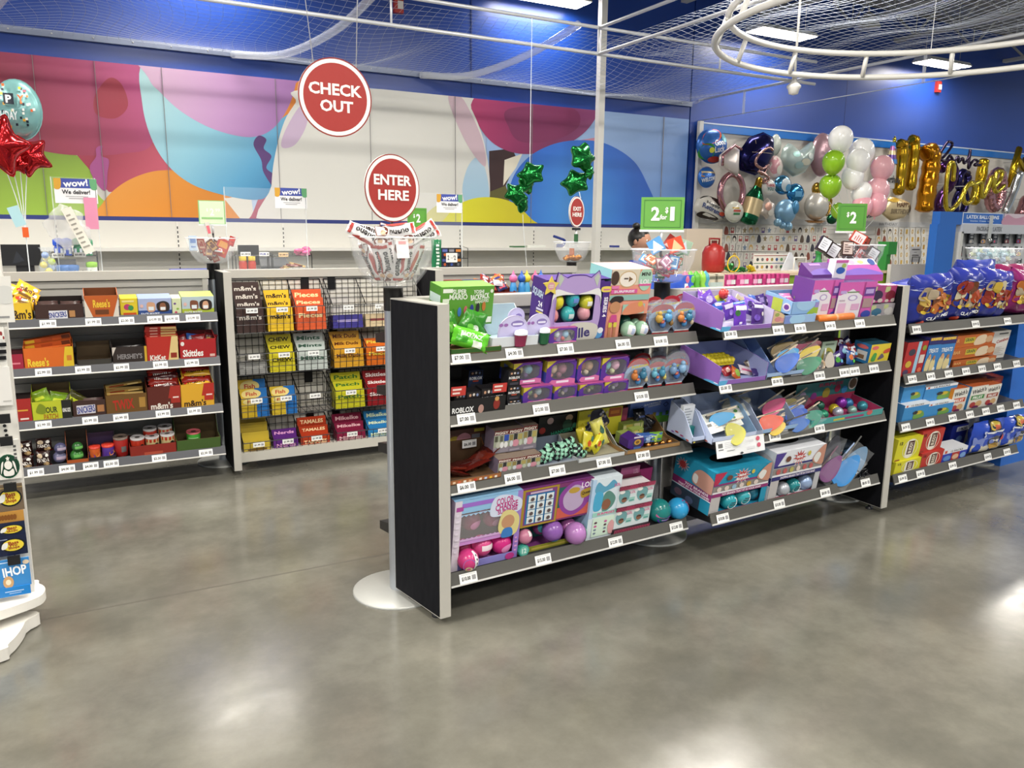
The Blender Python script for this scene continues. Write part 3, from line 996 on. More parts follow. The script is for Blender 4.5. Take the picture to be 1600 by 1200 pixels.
arch_card(s,776,823,492,'lilac arched card with a dark red slime cup on the top shelf','c','8c2a4e',.035)
arch_card(s,820,857,489,'lilac arched card with a green slime cup on the top shelf','c','1f5f3c',.04)
arch_card(s,790,816,480,'lilac arched card standing behind the dark red slime card','c','7a4a9a',.085)
tray(s,767,840,'toy_display_box','white carton tray behind the lilac arched slime cards','d8dde2','bfd4dc',.05,.13,.2,.02)
# eared window box with eggs
x,dz,w,h=geo(s,846,948,427,None,.05)
t=thing('toy_display_box','tall purple display box with an eared lilac front and a window of toy eggs','display box',s.mtx(x,.05,0))
q=MB()
q.box(0,.0,0,w,.1,h*.92,('4a2a80','c'),{'f':None})
q.box(.0,.0,0,w*.12,.003,h*.92,'4a2a80')
q.box(w*.87,.0,0,w,.003,h*.88,'4a2a80')
q.box(w*.12,.0,h*.74,w*.87,.003,h*.9,'4a2a80')
q.box(w*.12,.0,0,w*.87,.003,h*.25,'4a2a80')
q.box(.003,.096,0,w-.003,.098,h*.9,'6a5a90')
S=plane((0,0,0),(w,0,0),(0,0,h))
q.deco(S,[('t','SERIES 4',.93,.5,.3,.06,'f4f0fa',-90),('b',[(.85,.8),(.99,.8),(.99,.73),(.85,.73)],'e8d060'),('r',.87,.75,.97,.77,'c86a9c'),('e',.87,.09,.07,.06,'5fa0d8'),('e',.9,.15,.045,.045,'e6e6ee')])
q.deco(plane((0,.1,0),(0,-.1,0),(0,0,h)),[('t','SQUISH',.45,.7,.75,.12,'cfe0f2',-8),('t','24',.7,.56,.3,.08,'eeeaf4'),('r',.45,.47,.95,.5,'d8d2e8'),('r',.45,.43,.95,.455,'d8c84a')])
q.build('carton',t)
q=MB()
pts=smooth([(.12,0),(.02,.2),(.0,.42),(.06,.66),(.08,.9),(.13,.97),(.25,.88),(.38,.91),(.62,.91),(.75,.88),(.87,.97),(.92,.9),(.94,.66),(1.0,.42),(.98,.2),(.88,0)],4)
X0,WF,HF=w*.07,w*.78,h*1.07
P_=lambda u,v:(X0+u*WF,v*HF)
win=(.1,.29,.86,.66)
for shp,yy,c in ((1.03,-.003,'4a2a80'),(1,-.006,'b39ad0')):
 o_=[(X0+WF/2+(p[0]-.5)*WF*shp,HF*.48+(p[1]-.48)*HF*shp) for p in pts]
 o_=[p for p in o_ if p[1]>-.02]
 ww=[P_(win[0],win[1]),P_(win[2],win[1]),P_(win[2],win[3]),P_(win[0],win[3])]
 cxs,czs=X0+WF*.48,HF*.475
 n=64
 def cast(poly,a):
  dx,dz_=math.cos(a),math.sin(a)
  best=None
  for i in range(len(poly)):
   p1,p2=poly[i],poly[(i+1) % len(poly)]
   ex,ez=p2[0]-p1[0],p2[1]-p1[1]
   den=dx*ez-dz_*ex
   if abs(den)<1e-9:
    continue
   tt_=((p1[0]-cxs)*ez-(p1[1]-czs)*ex)/den
   uu=((p1[0]-cxs)*dz_-(p1[1]-czs)*dx)/den
   if tt_>0 and -1e-6 <= uu <= 1+1e-6:
    best=tt_ if best is None else max(best,tt_)
  return (cxs+dx*(best or .01),czs+dz_*(best or .01))
 oo=[cast(o_,6.28318*i/n) for i in range(n)]
 ii=[cast(ww,6.28318*i/n) for i in range(n)]
 q.add([(a,yy,b_) for a,b_ in oo]+[(a,yy,b_) for a,b_ in ii],[(i,(i+1) % n,n+(i+1) % n,n+i) for i in range(n)],c)
S2=plane((X0,-.006,0),(WF,0,0),(0,0,HF))
q.deco(S2,[('p',[(.1,.9),(.14,.94),(.21,.88),(.13,.76)],'b9c2b4'),('p',[(.9,.9),(.86,.94),(.79,.88),(.87,.76)],'b9c2b4'),('b',[(.02,.5),(.05,.62),(.2,.66),(.45,.665),(.3,.7),(.1,.74),(.03,.66)],'e6e4e4'),('b',[(.98,.5),(.95,.62),(.8,.66),(.52,.665),(.7,.7),(.9,.74),(.97,.66)],'e6e4e4'),
           ('r',.08,.6,.105,.27,'9a80bc'),('b',[(.35,.02),(.9,.02),(.98,.2),(.8,.27),(.5,.27),(.4,.2)],'cdc9c0'),('t','ville',.62,.13,.42,.14,'3c3470',5)])
q.build('eared_front_panel',t)
for i,(u,v,c,r) in enumerate(((.2,.55,'d8cc34',.03),(.5,.58,'2fa4b4',.03),(.78,.53,'cfc93a',.03),(.14,.36,'d88a90',.027),(.44,.37,'3fb0b4',.03),(.76,.37,'d898a4',.028))):
 p=P_(u,v)
 q=MB()
 q.ball((0,0,0),r,(c,'g'),18,sz=1.15)
 q.deco(sph((0,0,0),r*1.0),[('r',.35,.35,.65,.6,['d8cc34','6a8ad0','e6e6e0','d88a90','c8d6d6','d898a4'][i])],.002,'g',False)
 tag(q.build('toy_egg',None,s.mtx(x,.05,0) @ T(p[0],.026,p[1])),['yellow toy egg at upper left of the eared box window','teal blue toy egg at top middle of the eared box window','yellow and white toy egg at upper right of the eared box window','pink toy egg at lower left of the eared box window',
                                                                         'turquoise toy egg at bottom middle of the eared box window','pink toy egg at lower right of the eared box window'][i],'toy')
q=MB()
S=plane((x-.02,s.yf+.02,s.zs(0)+.16),(.07,0,0),(0,-.01,.075))
q2=plane((0,-.003,0),(.07,0,0),(0,0,.07))
q.deco(q2,[('s',.5,.5,.6,.6,5,'e2cc5c'),('e',.5,.5,.24,.22,'d89aa8'),('r',.35,.52,.65,.57,'e8dcc8'),('r',.35,.42,.65,.47,'e8dcc8')])
q.prism([(.035+.04*(1 if i % 2==0 else .5)*math.sin(math.pi*i/5),.035+.04*(1 if i % 2==0 else .5)*math.cos(math.pi*i/5)) for i in range(10)],-.002,.001,'d8bf48','y')
q.build('star_badge',t,T(w*-.06,-.006,h*.72))
def plush_box(sh,px0,px1,pt,pb,label,cols,d=.03,dep=.1,top=True):
 x,dz,w,h=geo(sh,px0,px1,pt,pb,d)
 t=thing('plush_toy_box',label,'toy box',sh.mtx(x,d,dz),'purple window boxes of soft toys')
 q=MB()
 ow=[(0,0),(w,0),(w,h),(0,h)]
 n=24
 mid=(w*.54,h*.52)
 inn=[(w*.54+w*.38*max(-1,min(1,1.15*math.cos(6.2832*i/n))),h*.56+h*.34*max(-1,min(1,1.1*math.sin(6.2832*i/n)))) for i in range(n)]
 out=[]
 for i in range(n):
  a=6.2832*i/n
  c,s_=math.cos(a),math.sin(a)
  k=min((w-mid[0] if c>0 else mid[0])/(abs(c)+1e-9),(h-mid[1] if s_>0 else mid[1])/(abs(s_)+1e-9))
  out.append((mid[0]+c*k,mid[1]+s_*k))
 q.add([(a,0,b_) for a,b_ in out]+[(a,0,b_) for a,b_ in inn],[(i,(i+1) % n,n+(i+1) % n,n+i) for i in range(n)],'5a2f96')
 q.box(0,0.0005,0,w,dep,h,'5a2f96',{'f':None,'t':'b0508c','l':'4a5ac0','b':'c8b4c8'})
 q.poly([(.001,dep-.002,0),(w,dep-.002,0),(w,dep-.002,h),(.001,dep-.002,h)],'b9a6c0')
 S=plane((0,0,0),(w,0,0),(0,0,h))
 q.deco(S,[('p',[(.2,0),(1,0),(1,.2),(.8,.26),(.5,.2),(.2,.22),(.1,.1)],'d070a4'),('r',.36,.08,.78,.17,'efe4f0'),('p',[(0,.7),(0,1),(.3,1)],'c9b83e'),('p',[(.1,.9),(.9,1),(.95,.97),(.5,.93)],'a05ab8')])
 q.deco(plane((0,dep,0),(0,-dep,0),(0,0,h)),[('r',0,.55,1,1,'bfae3c'),('r',.3,.1,.6,.8,'7a8ad8')])
 if top:
  q.deco(plane((0,0,h),(w,0,0),(0,dep,0)),[('r',.25,.3,.75,.6,'d8a0c4')])
 q.build('carton',t)
 for k,c in enumerate(cols):
  q=MB()
  r=h*(.2 if k<2 else .12)
  u,v=((.35,.58),(.68,.55),(.3,.33),(.6,.3))[k]
  q.ball((w*u,dep*.35,h*v),r,(c,'r'),12,sz=1.15)
  q.build('soft_toy',t)
 q=MB()
 q.add([(a,.001,b_) for a,b_ in inn],[list(range(n))],glass('window_film','ffffff',.05,.10))
 q.build('window_film',t)
 return t
plush_box(s,857,900,512,None,'small purple soft-toy window box at the foot of the eared box',('c8d0d8','9ac4e0','a44a7a','d86a6a'),.02,.06)
# coral doll box with egg drawer
x,dz,w,h=geo(s,946,1009,420,None,.05)
t=thing('toy_display_box','tall coral display box with toy eggs in its lower opening','display box',s.mtx(x,.05,0))
q=MB()
q.box(0,0,0,w,.15,h,'e0907c',{'f':None,'l':'8fc8c8','t':'e6b4a4','r':'d8846e'})
q.box(0,0,0,w*.34,.003,h,'e69a84')
q.box(w*.34,0,h*.35,w,.003,h,'e69a84')
q.box(0,.149,0,w,.15,h,'5a8a84')
S=plane((0,0,0),(w,0,0),(0,0,h))
q.deco(S,[('r',0,.78,.68,1,'d9cdb8'),('e',.4,.86,.22,.12,'c8a878'),('e',.4,.86,.2,.105,'efe6dc'),('p',[(.42,.9),(.52,.86),(.42,.82)],'7a5a3a'),('r',.3,.86,.4,.88,'4a3a34'),('e',.08,.88,.1,.1,'4a362c'),('e',.83,.86,.17,.17,'a9cfb8'),('t','MINI',.83,.93,.22,.055,'2c2a2c'),('t','LOL',.83,.82,.24,.07,'f2f0f0'),
           ('r',.68,.76,.98,.79,'d85a9a'),('r',.02,.66,.66,.72,'d85a9c'),('r',.02,.73,.2,.77,'e07ab0'),('t','SURPRISE',.34,.69,.5,.035,'f0e6f0'),('r',.0,.56,.98,.64,'8fb8b0'),('r',.35,.36,.9,.5,'9ac2b4'),('b',[(.36,.36),(.5,.5),(.8,.52),(.9,.4),(.7,.36)],'d88a6a'),('e',.78,.5,.06,.04,'d8b04a'),
           ('b',[(.02,.55),(.1,.62),(.3,.62),(.34,.56),(.2,.52)],'2c2426'),('e',.16,.47,.13,.08,'c08a64'),('p',[(.05,.25),(.25,.25),(.22,.36),(.1,.36)],'c84a8c'),('r',.06,.02,.12,.22,'b57a5a'),('r',.18,.02,.24,.22,'b57a5a'),('r',.05,.18,.13,.25,'d4c84a'),('r',.17,.18,.25,.25,'d4c84a')])
q.build('carton',t)
for i,(px,py,pr,c) in enumerate(((981,519,12.5,'9cc4a8'),(1001,517,12,'9cc4a8'),(975,503,11,'2f6a58'),(992,507,9,'8fb49c'))):
 ball_item(s,px,py,pr,['white and mint toy egg at front left of the coral box','white and mint toy egg at front right of the coral box','dark green toy egg at the back of the coral box opening','mint toy egg between the front eggs of the coral box'][i],c,[('r',.1,.1,.6,.9,'e6e6e6'),('r',.3,.3,.5,.6,'b4c0e0'),('r',.6,.1,.65,.9,'8a4a3a')] if i<2 else [],(.04,.04,.1,.08)[i],'toy_egg',sz=1.1,ax=(0,15))
def clam(sh,px0,px1,pt,label,d,cols,grp='round clear figure packs'):
 """Round clear clamshell: red arched card above a see-through globe on a blue-grey disc."""
 x,dz,w,h=geo(sh,px0,px1,pt,None,d)
 t=thing('figure_pack',label,'toy pack',sh.mtx(x,d,0),grp)
 r=w*.5
 q=MB()
 a_=[(r+r*.98*math.cos(a*D),r*1.0+r*.98*math.sin(a*D)) for a in range(-60,241,15)]
 top=[(r+r*.75*math.cos(a*D),h-r*.78+r*.75*math.sin(a*D)) for a in range(0,181,20)]
 q.prism([(r*.5,0),(r*1.5,0),(2*r*.98,r*.8)]+[(2*r*.97,r*1.2)]+top+[(2*r*.03,r*1.2),(2*r*.02,r*.8)],.018,.021,('7f9ac0','g'),'y')
 S=plane((0,.018,0),(2*r,0,0),(0,0,h))
 q.deco(S,[('b',[(.1,.72),(.2,.92),(.5,.995),(.8,.92),(.9,.72),(.5,.8)],'b02a2a'),('b',[(.06,.56),(.15,.74),(.5,.8),(.85,.74),(.94,.56),(.5,.62)],'8fb0d8'),('t','Pokémon',.55,.75,.6,.1,'d8c84a',6),('r',.2,.02,.8,.07,'b83030'),('r',.22,.08,.78,.12,'e8e6e4'),('e',.5,.4,.4,.28,'8a94a6')],.0007,'g')
 q.build('backing_card',t)
 for k,c in enumerate(cols):
  q=MB()
  u,v,rr=((.3,.42,.13),(.62,.44,.14),(.45,.26,.11),(.75,.28,.08))[k]
  q.ball((2*r*u,0,2*r*v+.01),r*rr*1.6,(c,'g'),10,sz=1.2)
  q.ball((2*r*u,0,2*r*v+.01+r*rr*2.2),r*rr,(c,'g'),8)
  q.build('small_figure',t)
 q=MB()
 q.deco(plane((2*r*.32,-.012,r*.75),(r*.22,0,0),(0,0,r*.16)),[('r',0,0,1,1,'b8402c'),('r',.2,.2,.8,.8,'d88a6a')])
 q.build('age_sticker',t)
 q=MB()
 q.lathe([(r*.97,0),(r*.93,-.02),(r*.75,-.034),(r*.3,-.042),(.001,-.043)],glass('clear_globe','dfe8f0',.05,.24),22)
 q.build('clear_globe',t,T(r,.017,r*.98) @ R(-90,'X') @ Matrix.Scale(-1,4,(0,0,1)))
 return t
PK=(('c8a04a','5a9ac8','4a78b8','8a6a3a'),('c87a3c','3c7a9a','4a8ac0','c8b89a'),('6ab0c8','4a90b0','5a8ac8','d8c86a'),('7a9ac0','8ab4d8','3a6ab0','5a6a7a'))
clam(s,1014,1058,476,'round clear figure pack second from the right end of the top toy shelf',.04,PK[0])
clam(s,1050,1089,473,'round clear figure pack at the right end of the top toy shelf',.045,PK[1])
clam(s,996,1030,478,'round clear figure pack half behind the coral box on the top shelf',.10,PK[3])
for i,(a,b_,c,d) in enumerate(((1030,1066,462,.13),(1048,1084,459,.17),(1005,1038,464,.17))):
 clam(s,a,b_,c,['round clear figure pack in the middle of the back row on the top shelf','round clear figure pack at the right of the back row on the top shelf','round clear figure pack at the left of the back row, beside the coral box'][i],d,PK[i])
# ---------------------------------------------------------------- front gondola, second shelf
s=A1[1]
RBX=[('r',.08,.72,.92,.95,'2a2224'),('e',.25,.84,.08,.07,'c89a7a'),('e',.5,.86,.08,.07,'d8d0c8'),('e',.75,.84,.08,.07,'7a8ab0'),('t','ROBLOX',.5,.56,.9,.17,'eeeeee'),('r',.3,.36,.7,.44,'b84a34'),('r',.15,.08,.85,.25,'3c3a44')]
x,dz,w,h=geo(s,702,789,606,None,.02)
t,m,w_=tray(s,702,789,'toy_display_box','black carton tray with white lettering filled with small black toy boxes','131214','1c1a1a',.062,.07,.2,.015,[('t','ROBLOX',.23,.35,.38,.36,'f0f0f0'),('e',.55,.3,.05,.28,'b08a80'),('e',.83,.5,.06,.35,'8a2a22'),('e',.83,.85,.04,.15,'c89a5a')])
for i,(a,b_,c,dd) in enumerate(((727,749,611,.03),(750,772,606,.03),(708,727,613,.035),(772,786,603,.035))):
 box_item(s,a,b_,c,'toy_mystery_box',['small black toy box left of centre in the black lettered tray','small black toy box right of centre in the black lettered tray','small black toy box at the left end of the black lettered tray','small black toy box at the right end of the black lettered tray'][i],'toy box','161418',RBX,dd,.05)
for i,(a,b_,c) in enumerate(((705,722,610),(770,787,604))):
 x,dz,w,h=geo(s,a,b_,c,None,.018)
 q=MB()
 box_mesh(q,.062,.036,.002,'c03a34',[('r',.1,.6,.7,.8,'f0d8d0'),('r',.1,.2,.6,.4,'f0d8d0')])
 tag(q.build('price_card',None,s.mtx(x-.005,.012,.074 if i else .078)),['red card at the left corner of the black lettered tray','red card at the right corner of the black lettered tray'][i],'card')
box_item(s,731,753,578,'toy_mystery_box','navy toy box standing behind the black lettered tray','toy box','2c3a5c',RBX,.15,.06,pb=606,side='3a3630')
for i,(c,pb) in enumerate(((625,None),(603,625),(579,603))):
 box_item(s,790+(2 if i<2 else 3),812+(2 if i==0 else 0),c,'toy_mystery_box',['black toy box at the bottom of the stack of three','black toy box in the middle of the stack of three','black toy box at the top of the stack of three'][i],'toy box','161418',RBX,.03,.055,pb=pb,side='26262c')
SQ=(('9ab87a','c4d8e0','d070a0','e0a08a'),('9a8ab4','a08ac0','d8746a','e6d8c0'),('c87a5a','8ab070','b09ac0','d8c8b0'),('c8b8a0','b49ac4','d87a7a','e0e0e0'),('b0a060','8ac0d8','d8a0b0','6a4a8a'),('c0a890','a06a80','d07a7a','8a5a70'),('8a4a3a','b8947a','c8a08a','d8c8b0'),('6ab0b8','d8a8c0','5a8ac0','c8d0a0'))
pos=('left end','second from the left','third from the left','right end')
for i,(a,b_,c) in enumerate(((816,861,603),(865,900,602),(904,942,599),(943,980,595))):
 plush_box(s,a,b_,c,None,'purple soft-toy window box on the bottom row, '+pos[i],SQ[i],.035)
for i,(a,b_,c,pb) in enumerate(((800,845,566,600),(852,898,562,601),(901,936,558,596),(938,980,557,594))):
 plush_box(s,a,b_,c,pb,'purple soft-toy window box on the upper row, '+pos[i],SQ[i+4],.05)
for i,(a,b_,c,d) in enumerate(((977,1018,560,.035),(1009,1046,566,.045),(1036,1079,561,.04),(985,1020,552,.12),(1010,1046,556,.13),(1040,1076,551,.13))):
 clam(s,a,b_,c,'round clear figure pack on the second shelf, '+['front left','front middle','front right','back left','back middle','back right'][i],d,PK[(i+1) % 4])
# ---------------------------------------------------------------- front gondola, third shelf
s=A1[2]
t,m,w_=tray(s,702,783,'toy_display_box','brown carton tray of dark red foil bags with a pink pig print on its header','9a6238','5f4630',.02,.1,.18,.012,[('r',.03,.2,.95,.8,'a8683c')]+[('r',.06+.1*i,.25,.11+.1*i,.7,c) for i,c in enumerate(('e8c8a8','d86a4a','f0e8d8','e0b088','c83a2a','f0d8c0','b8c8e0','e8b83a','f0e8d8'))],
               header=(666,'6a4238',[('r',0,.8,1,1,'4a2a20'),('r',.6,.84,.85,.97,'b8ac3a'),('b',[(.02,.3),(.0,.65),(.15,.75),(.28,.6),(.25,.3)],'bfa53a'),('b',[(.22,.35),(.2,.7),(.36,.85),(.52,.7),(.5,.4),(.36,.28)],'c88a96'),('r',.55,.3,.75,.75,'8a8a92'),('r',.78,.3,.9,.7,'6a5a5c')],.012,698,762))
q=tag_mesh(plane((0,0,0),(.065,0,0),(0,0,.032)),'$6.00')
p=s.fr.onY(743,693,s.yf+.1)
tag(q.build('price_ticket',None,s.fr.M @ T(p.x-.03,s.yf+.155,p.z-.03)),'loose white price ticket reading $6.00 on the pig-print header','ticket')
for i in range(6):
 pouch('toy_foil_bag','dark red foil bag lying in the pig-print brown tray','bag',s.mtx(1.35+.03*i,.09+.012*(i % 3),.01+.009*i) @ R(20-12*i,'Y') @ R(66+4*i,'X') @ T(0,0,-.05),.12,.1,.02,('5a1a14','6a2418','4a1612')[i % 3],[('r',.2,.4,.7,.5,'b84a2a'),('e',.5,.65,.12,.12,'c87a5a'),('r',.3,.2,.6,.28,'e0c8a8')],'g','dark red foil bags')
PGY=[('r',0,.8,1,1,'6a2a26'),('t','PIGGY',.5,.88,.9,.12,'efe8dc'),('r',0,.25,1,.78,'9aa08c'),('r',.05,.5,.3,.75,'8a7a44'),('r',.35,.5,.6,.78,'2a2a2c'),('r',.65,.5,.95,.75,'a89a5a'),('e',.5,.36,.24,.16,'c88a9a'),('e',.2,.36,.12,.14,'c8ccd0'),('e',.85,.36,.12,.14,'b4bca8'),('r',0,0,1,.2,'7a7480'),('r',.1,.05,.8,.12,'9a94a0')]
PGZ=PGY[:3]+[('r',.05,.5,.25,.75,'4a4a3a'),('r',.4,.5,.6,.75,'5a5a4c'),('r',.68,.5,1,.78,'2c4aa0'),('e',.3,.36,.15,.15,'b8b8aa'),('e',.55,.34,.13,.14,'e0e0e0'),('e',.82,.34,.13,.14,'e0e0e0'),('r',0,0,1,.2,'8a848e')]
for i,(a,b_,c) in enumerate(((777,798,716),(798,821,713),(821,843,709))):
 box_item(s,a,b_,c,'toy_mystery_box','small toy box with a maroon name band, bottom row, '+('left','middle','right')[i],'toy box','a59aa0',PGY,.03,.07,side='8a7a90',topc='8a7a6c')
for i,(a,b_,c) in enumerate(((770,793,671),(793,815,668),(815,837,663))):
 box_item(s,a,b_,c,'toy_mystery_box','small toy box with a maroon name band, upper row, '+('left','middle','right')[i],'toy box','a59aa0',PGZ if i==0 else PGY,.07,.07,side='8a7a90',pb=[707,704,701][i],topc='8a7a6c')
t,m,w_=tray(s,838,910,'toy_display_box','black display box holding green chequered foil bags','9aa0a8','8a94a6',.018,.06,.17,.02,header=(646,'131314',[('e',.28,.82,.08,.12,'c8a8a0'),('e',.75,.85,.09,.12,'b89878'),('e',.72,.6,.12,.2,'2a4a3a'),('t','HANGERS',.6,.38,.55,.14,'2f8a68',6),('e',.1,.5,.08,.12,'8a2a24'),('e',.9,.55,.05,.1,'2f6a54')],.02,838,900))
for i in range(7):
 q=MB()
 dk=[]
 for a in range(5):
  for b_ in range(4):
   dk.append(('r',a/5,b_/4,(a+1)/5,(b_+1)/4,'8fc8ac' if (a+b_) % 2 else '14181a'))
 pouch_mesh(q,.062,.048,.022,'14181a',dk,'g')
 tag(q.build('toy_foil_bag',None,s.mtx(1.765+.027*i,.05+.022*(i % 3),.012+.009*(i % 2)) @ R((-25,20,5,-40,30,-10,15)[i],'Y') @ R(-28+8*(i % 3),'X')),'green and black chequered foil bag in front of the black header card','bag','green and black chequered foil bags')
ball_item(s,872,698,7,'light blue shiny figure on top of the chequered foil bags','8fd0e0',d=.1,name='toy_figure')
t,m,w_=tray(s,904,980,'toy_display_box','bright yellow display box with a dark crowd print above yellow foil bags','c8ccd0','a9a48c',.018,.07,.16,.012,header=(636,'d2c832',[('b',[(.1,.35),(.25,.55),(.28,.95),(.5,1),(.65,.7),(.72,.45),(.5,.2),(.3,.15)],'23243a'),('r',.68,.66,.98,.98,'a8501e'),('r',.72,.76,.93,.88,'d8822c')]+[('e',.2+.5*rnd(),.3+.6*rnd(),.03,.05,rc(('5a5a78','8a8aa0','c8b48a','3a3a58','b0b0c4'))) for _ in range(26)],.012,900,967))
for i,(a,dd,r1,r2,r3) in enumerate(((1.965,.05,15,-20,10),(1.995,.045,55,-25,5),(1.99,.09,-20,-10,25),(2.08,.08,-24,-5,-15))):
 pouch('toy_foil_bag',['yellow foil bag standing at the left of the yellow tray','large yellow foil bag with an orange spot lying at the front of the yellow tray','yellow foil bag behind the front bags of the yellow tray','pale yellow foil bag leaning up against the yellow header'][i],'bag',
          s.mtx(a,dd,.028) @ R(r1,'Y') @ R(r2,'X') @ R(r3,'Z'),.06,(.085,.10,.10,.135)[i],.035,('c8bc2c','d4cc34','b8a82a','d8d26a')[i],[('e',.4,.4,.18,.16,'c85a1e'),('b',[(.5,.6),(.7,.8),(.85,.6),(.7,.5)],'3a6a5a'),('r',.1,.1,.4,.2,'5a4a1a')],'g')
box_item(s,968,979,637,'toy_box','narrow magenta box between the yellow and the blue headers','box','9a3a5a',[],.17,.05,pb=657)
t,m,w_=tray(s,976,1062,'toy_display_box','blue display box with a green hill print over a brown tray of mixed toys','a07a4a','7a5f3e',.018,.08,.2,.012,header=(624,'6a86d0',[('b',[(.0,0),(.3,.25),(.6,.32),(.95,.25),(1,.0)],'5fa03c'),('t','BACKPACK',.52,.88,.4,.09,'dfe6f4',5),('t','HANGERS',.56,.79,.28,.07,'dfe6f4',5),('p',[(.2,.72),(.27,.84),(.34,.72),(.27,.6)],'2a3a7a'),('p',[(.22,.72),(.27,.8),(.32,.72),(.27,.64)],'6a86d0'),('p',[(.76,.78),(.83,.9),(.9,.78),(.83,.66)],'2a3a7a'),('p',[(.78,.78),(.83,.86),(.88,.78),(.83,.7)],'6a86d0')]+
 [('r',.1+.15*i,.28+.02*(i % 3),.17+.15*i,.46+.03*(i % 2),c) for i,c in enumerate(('3f7a34','8a6a3a','2a3a5a','8a7a2c','4a8a34','3a6a2a'))],.02,980,1046))
x,dz,w,h=geo(s,978,1006,681,None,.03)
q=MB()
hx=[(w/2+w/2*math.cos((k*60+30)*D),h/2+h/2*math.sin((k*60+30)*D)) for k in range(6)]
q.prism(hx,0,.06,('4a2a7a','g'),'y')
q.deco(plane((0,0,0),(w,0,0),(0,0,h)),[('e',.58,.5,.26,.26,'3a3a5a'),('e',.58,.55,.18,.18,'c8963a'),('e',.58,.55,.1,.1,'7a5a2a'),('r',.4,.12,.8,.25,'4a6ab0'),('r',.35,.82,.85,.92,'d8cce0')])
tag(q.build('hexagonal_tin',None,s.mtx(x,.03,.004)),'purple hexagonal toy tin at the front of the brown tray','toy')
for i,(a,b_,c) in enumerate(((968,985,676),(985,1003,670),(972,988,662),(988,1004,659))):
 box_item(s,a,b_,c,'toy_mystery_box','small green and yellow block-print box, '+('front left','front right','back left','back right')[i]+' behind the purple tin','toy box','8a9a4a',[('r',rnd()*.6,rnd()*.7,rnd()*.3+.6,rnd()*.2+.75,rc(('6aa03c','b8a84a','4a7a2c','c8c48a'))) for _ in range(6)],.09+.04*(i // 2),.035,pb=(692,690,678,674)[i])
pouch('toy_foil_bag','blue and green rolled foil bag lying in the brown tray','bag',s.mtx(2.30,.05,.045) @ R(90,'Y') @ R(10,'X') @ T(0,0,-.06),.05,.14,.05,'3a5a9a',[('r',0,.5,1,1,'6a9a2c'),('r',.2,.3,.8,.45,'9ab0d0'),('r',.2,.6,.8,.7,'a8c05a')])
for i in range(5):
 pouch('toy_foil_bag','black foil bag in the brown tray below the blue header','bag',s.mtx(2.27+.04*i,.12+.01*i,.02+.015*(i % 3)) @ R(60-30*i,'Y') @ R(-30,'X'),.07,.09,.025,'17181c',[('r',.2,.5,.8,.6,rc(('6a9a2c','3a4a7a','8a8a8c')))],'g','black foil bags')
for i in range(4):
 ball_item(s,1012+11*i,707-2*i,5,'small orange foil lump at the front of the brown tray','c07a3c',d=.035,name='wrapped_toy',cat='toy',grp='small orange foil lumps',fin='m')
# ---------------------------------------------------------------- front gondola, bottom shelf
s=A1[3]
x,dz,w,h=geo(s,703,808,770,None,.05)
t=thing('toy_display_box','pink and sky-blue window box filled with pink toy balls','display box',s.mtx(x,.05,0))
q=MB()
q.box(0,0,0,w,.16,h,'b06ab0',{'f':None,'t':'8ab8dc','l':'b8a8c8'})
q.box(0,0,0,w*.1,.003,h,'d8cfdc')
q.box(w*.92,0,0,w,.003,h,'9a7ac8')
q.box(w*.1,0,h*.82,w*.92,.003,h,'8fbce0')
q.box(w*.1,0,h*.36,w*.92,.003,h*.44,'c48acc')
q.box(w*.1,0,0,w*.92,.003,h*.1,'8f8ad0')
q.box(0,.158,0,w,.16,h,'6a2a4a')
S=plane((0,0,0),(w,0,0),(0,0,h))
wav=lambda y0,c,a:('p',[(.1,y0),(.92,y0)]+[(.92-.82*i/24,y0+a+(.012 if i % 2 else -.012)) for i in range(25)],c)
q.deco(S,[wav(.8,'a9c4e4',-.02),('r',.1,.9,.6,.96,'9a6ac8'),('r',.02,.86,.12,.92,'a84a9a'),('b',[(.52,.72),(.56,.95),(.75,.98),(.98,.88),(.97,.72),(.7,.68)],'d0d8ec'),('t','COLOR',.73,.9,.26,.1,'b8307c',5),('t','CHANGE',.76,.82,.34,.09,'b8307c',5),('t','SURPRISE',.78,.75,.3,.06,'b8307c',5),wav(.42,'d0a8d8',.03),('b',[(.66,.48),(.7,.72),(.85,.74),(.97,.62),(.95,.4),(.8,.36)],'d8cc8a'),('e',.8,.58,.1,.1,'c0906c'),('b',[(.74,.48),(.86,.48),(.88,.36),(.72,.36)],'3a7ac0'),
           ('e',.88,.05,.07,.05,'c03a8a')]+words(7,'e4dcea',.02,.08,.25,.85)+words(4,'e4a0cc',.93,.98,.1,.35))
q.build('carton',t)
q=MB()
q.box(w*.1,.001,h*.44,w*.92,.002,h*.82,glass('window_film','ffffff',.05,.10))
q.build('window_film',t)
PINKS=(('c83a8a','pink'),('a82a6a','deep pink'),('d85a9a','pale pink'))
for i,(px,py,pr,c,lb,dd) in enumerate(((734,812,17,'9a2a5a','pink toy ball at lower left behind the film of the pink and sky-blue box',.11),(768,808,15,'b02a6a','pink toy ball at lower right behind the film of the pink and sky-blue box',.11),(748,790,14,'8a2048','crimson toy ball at the top behind the film of the pink and sky-blue box',.14),
                                             (782,848,17,'c8287c','magenta glitter toy ball at lower right of the pink and sky-blue box opening',.075),(752,852,17,'d04a86','pink toy ball with a white strip in the pink and sky-blue box',.075),(722,855,14,'a02a58','pink toy ball at lower left of the pink and sky-blue box opening',.09))):
 ball_item(s,px,py,pr,lb,c,[('r',.2,.42,.8,.62,'e8d8e0') if i==4 else ('e',.5,.35,.3,.2,'e08ac0')],dd)
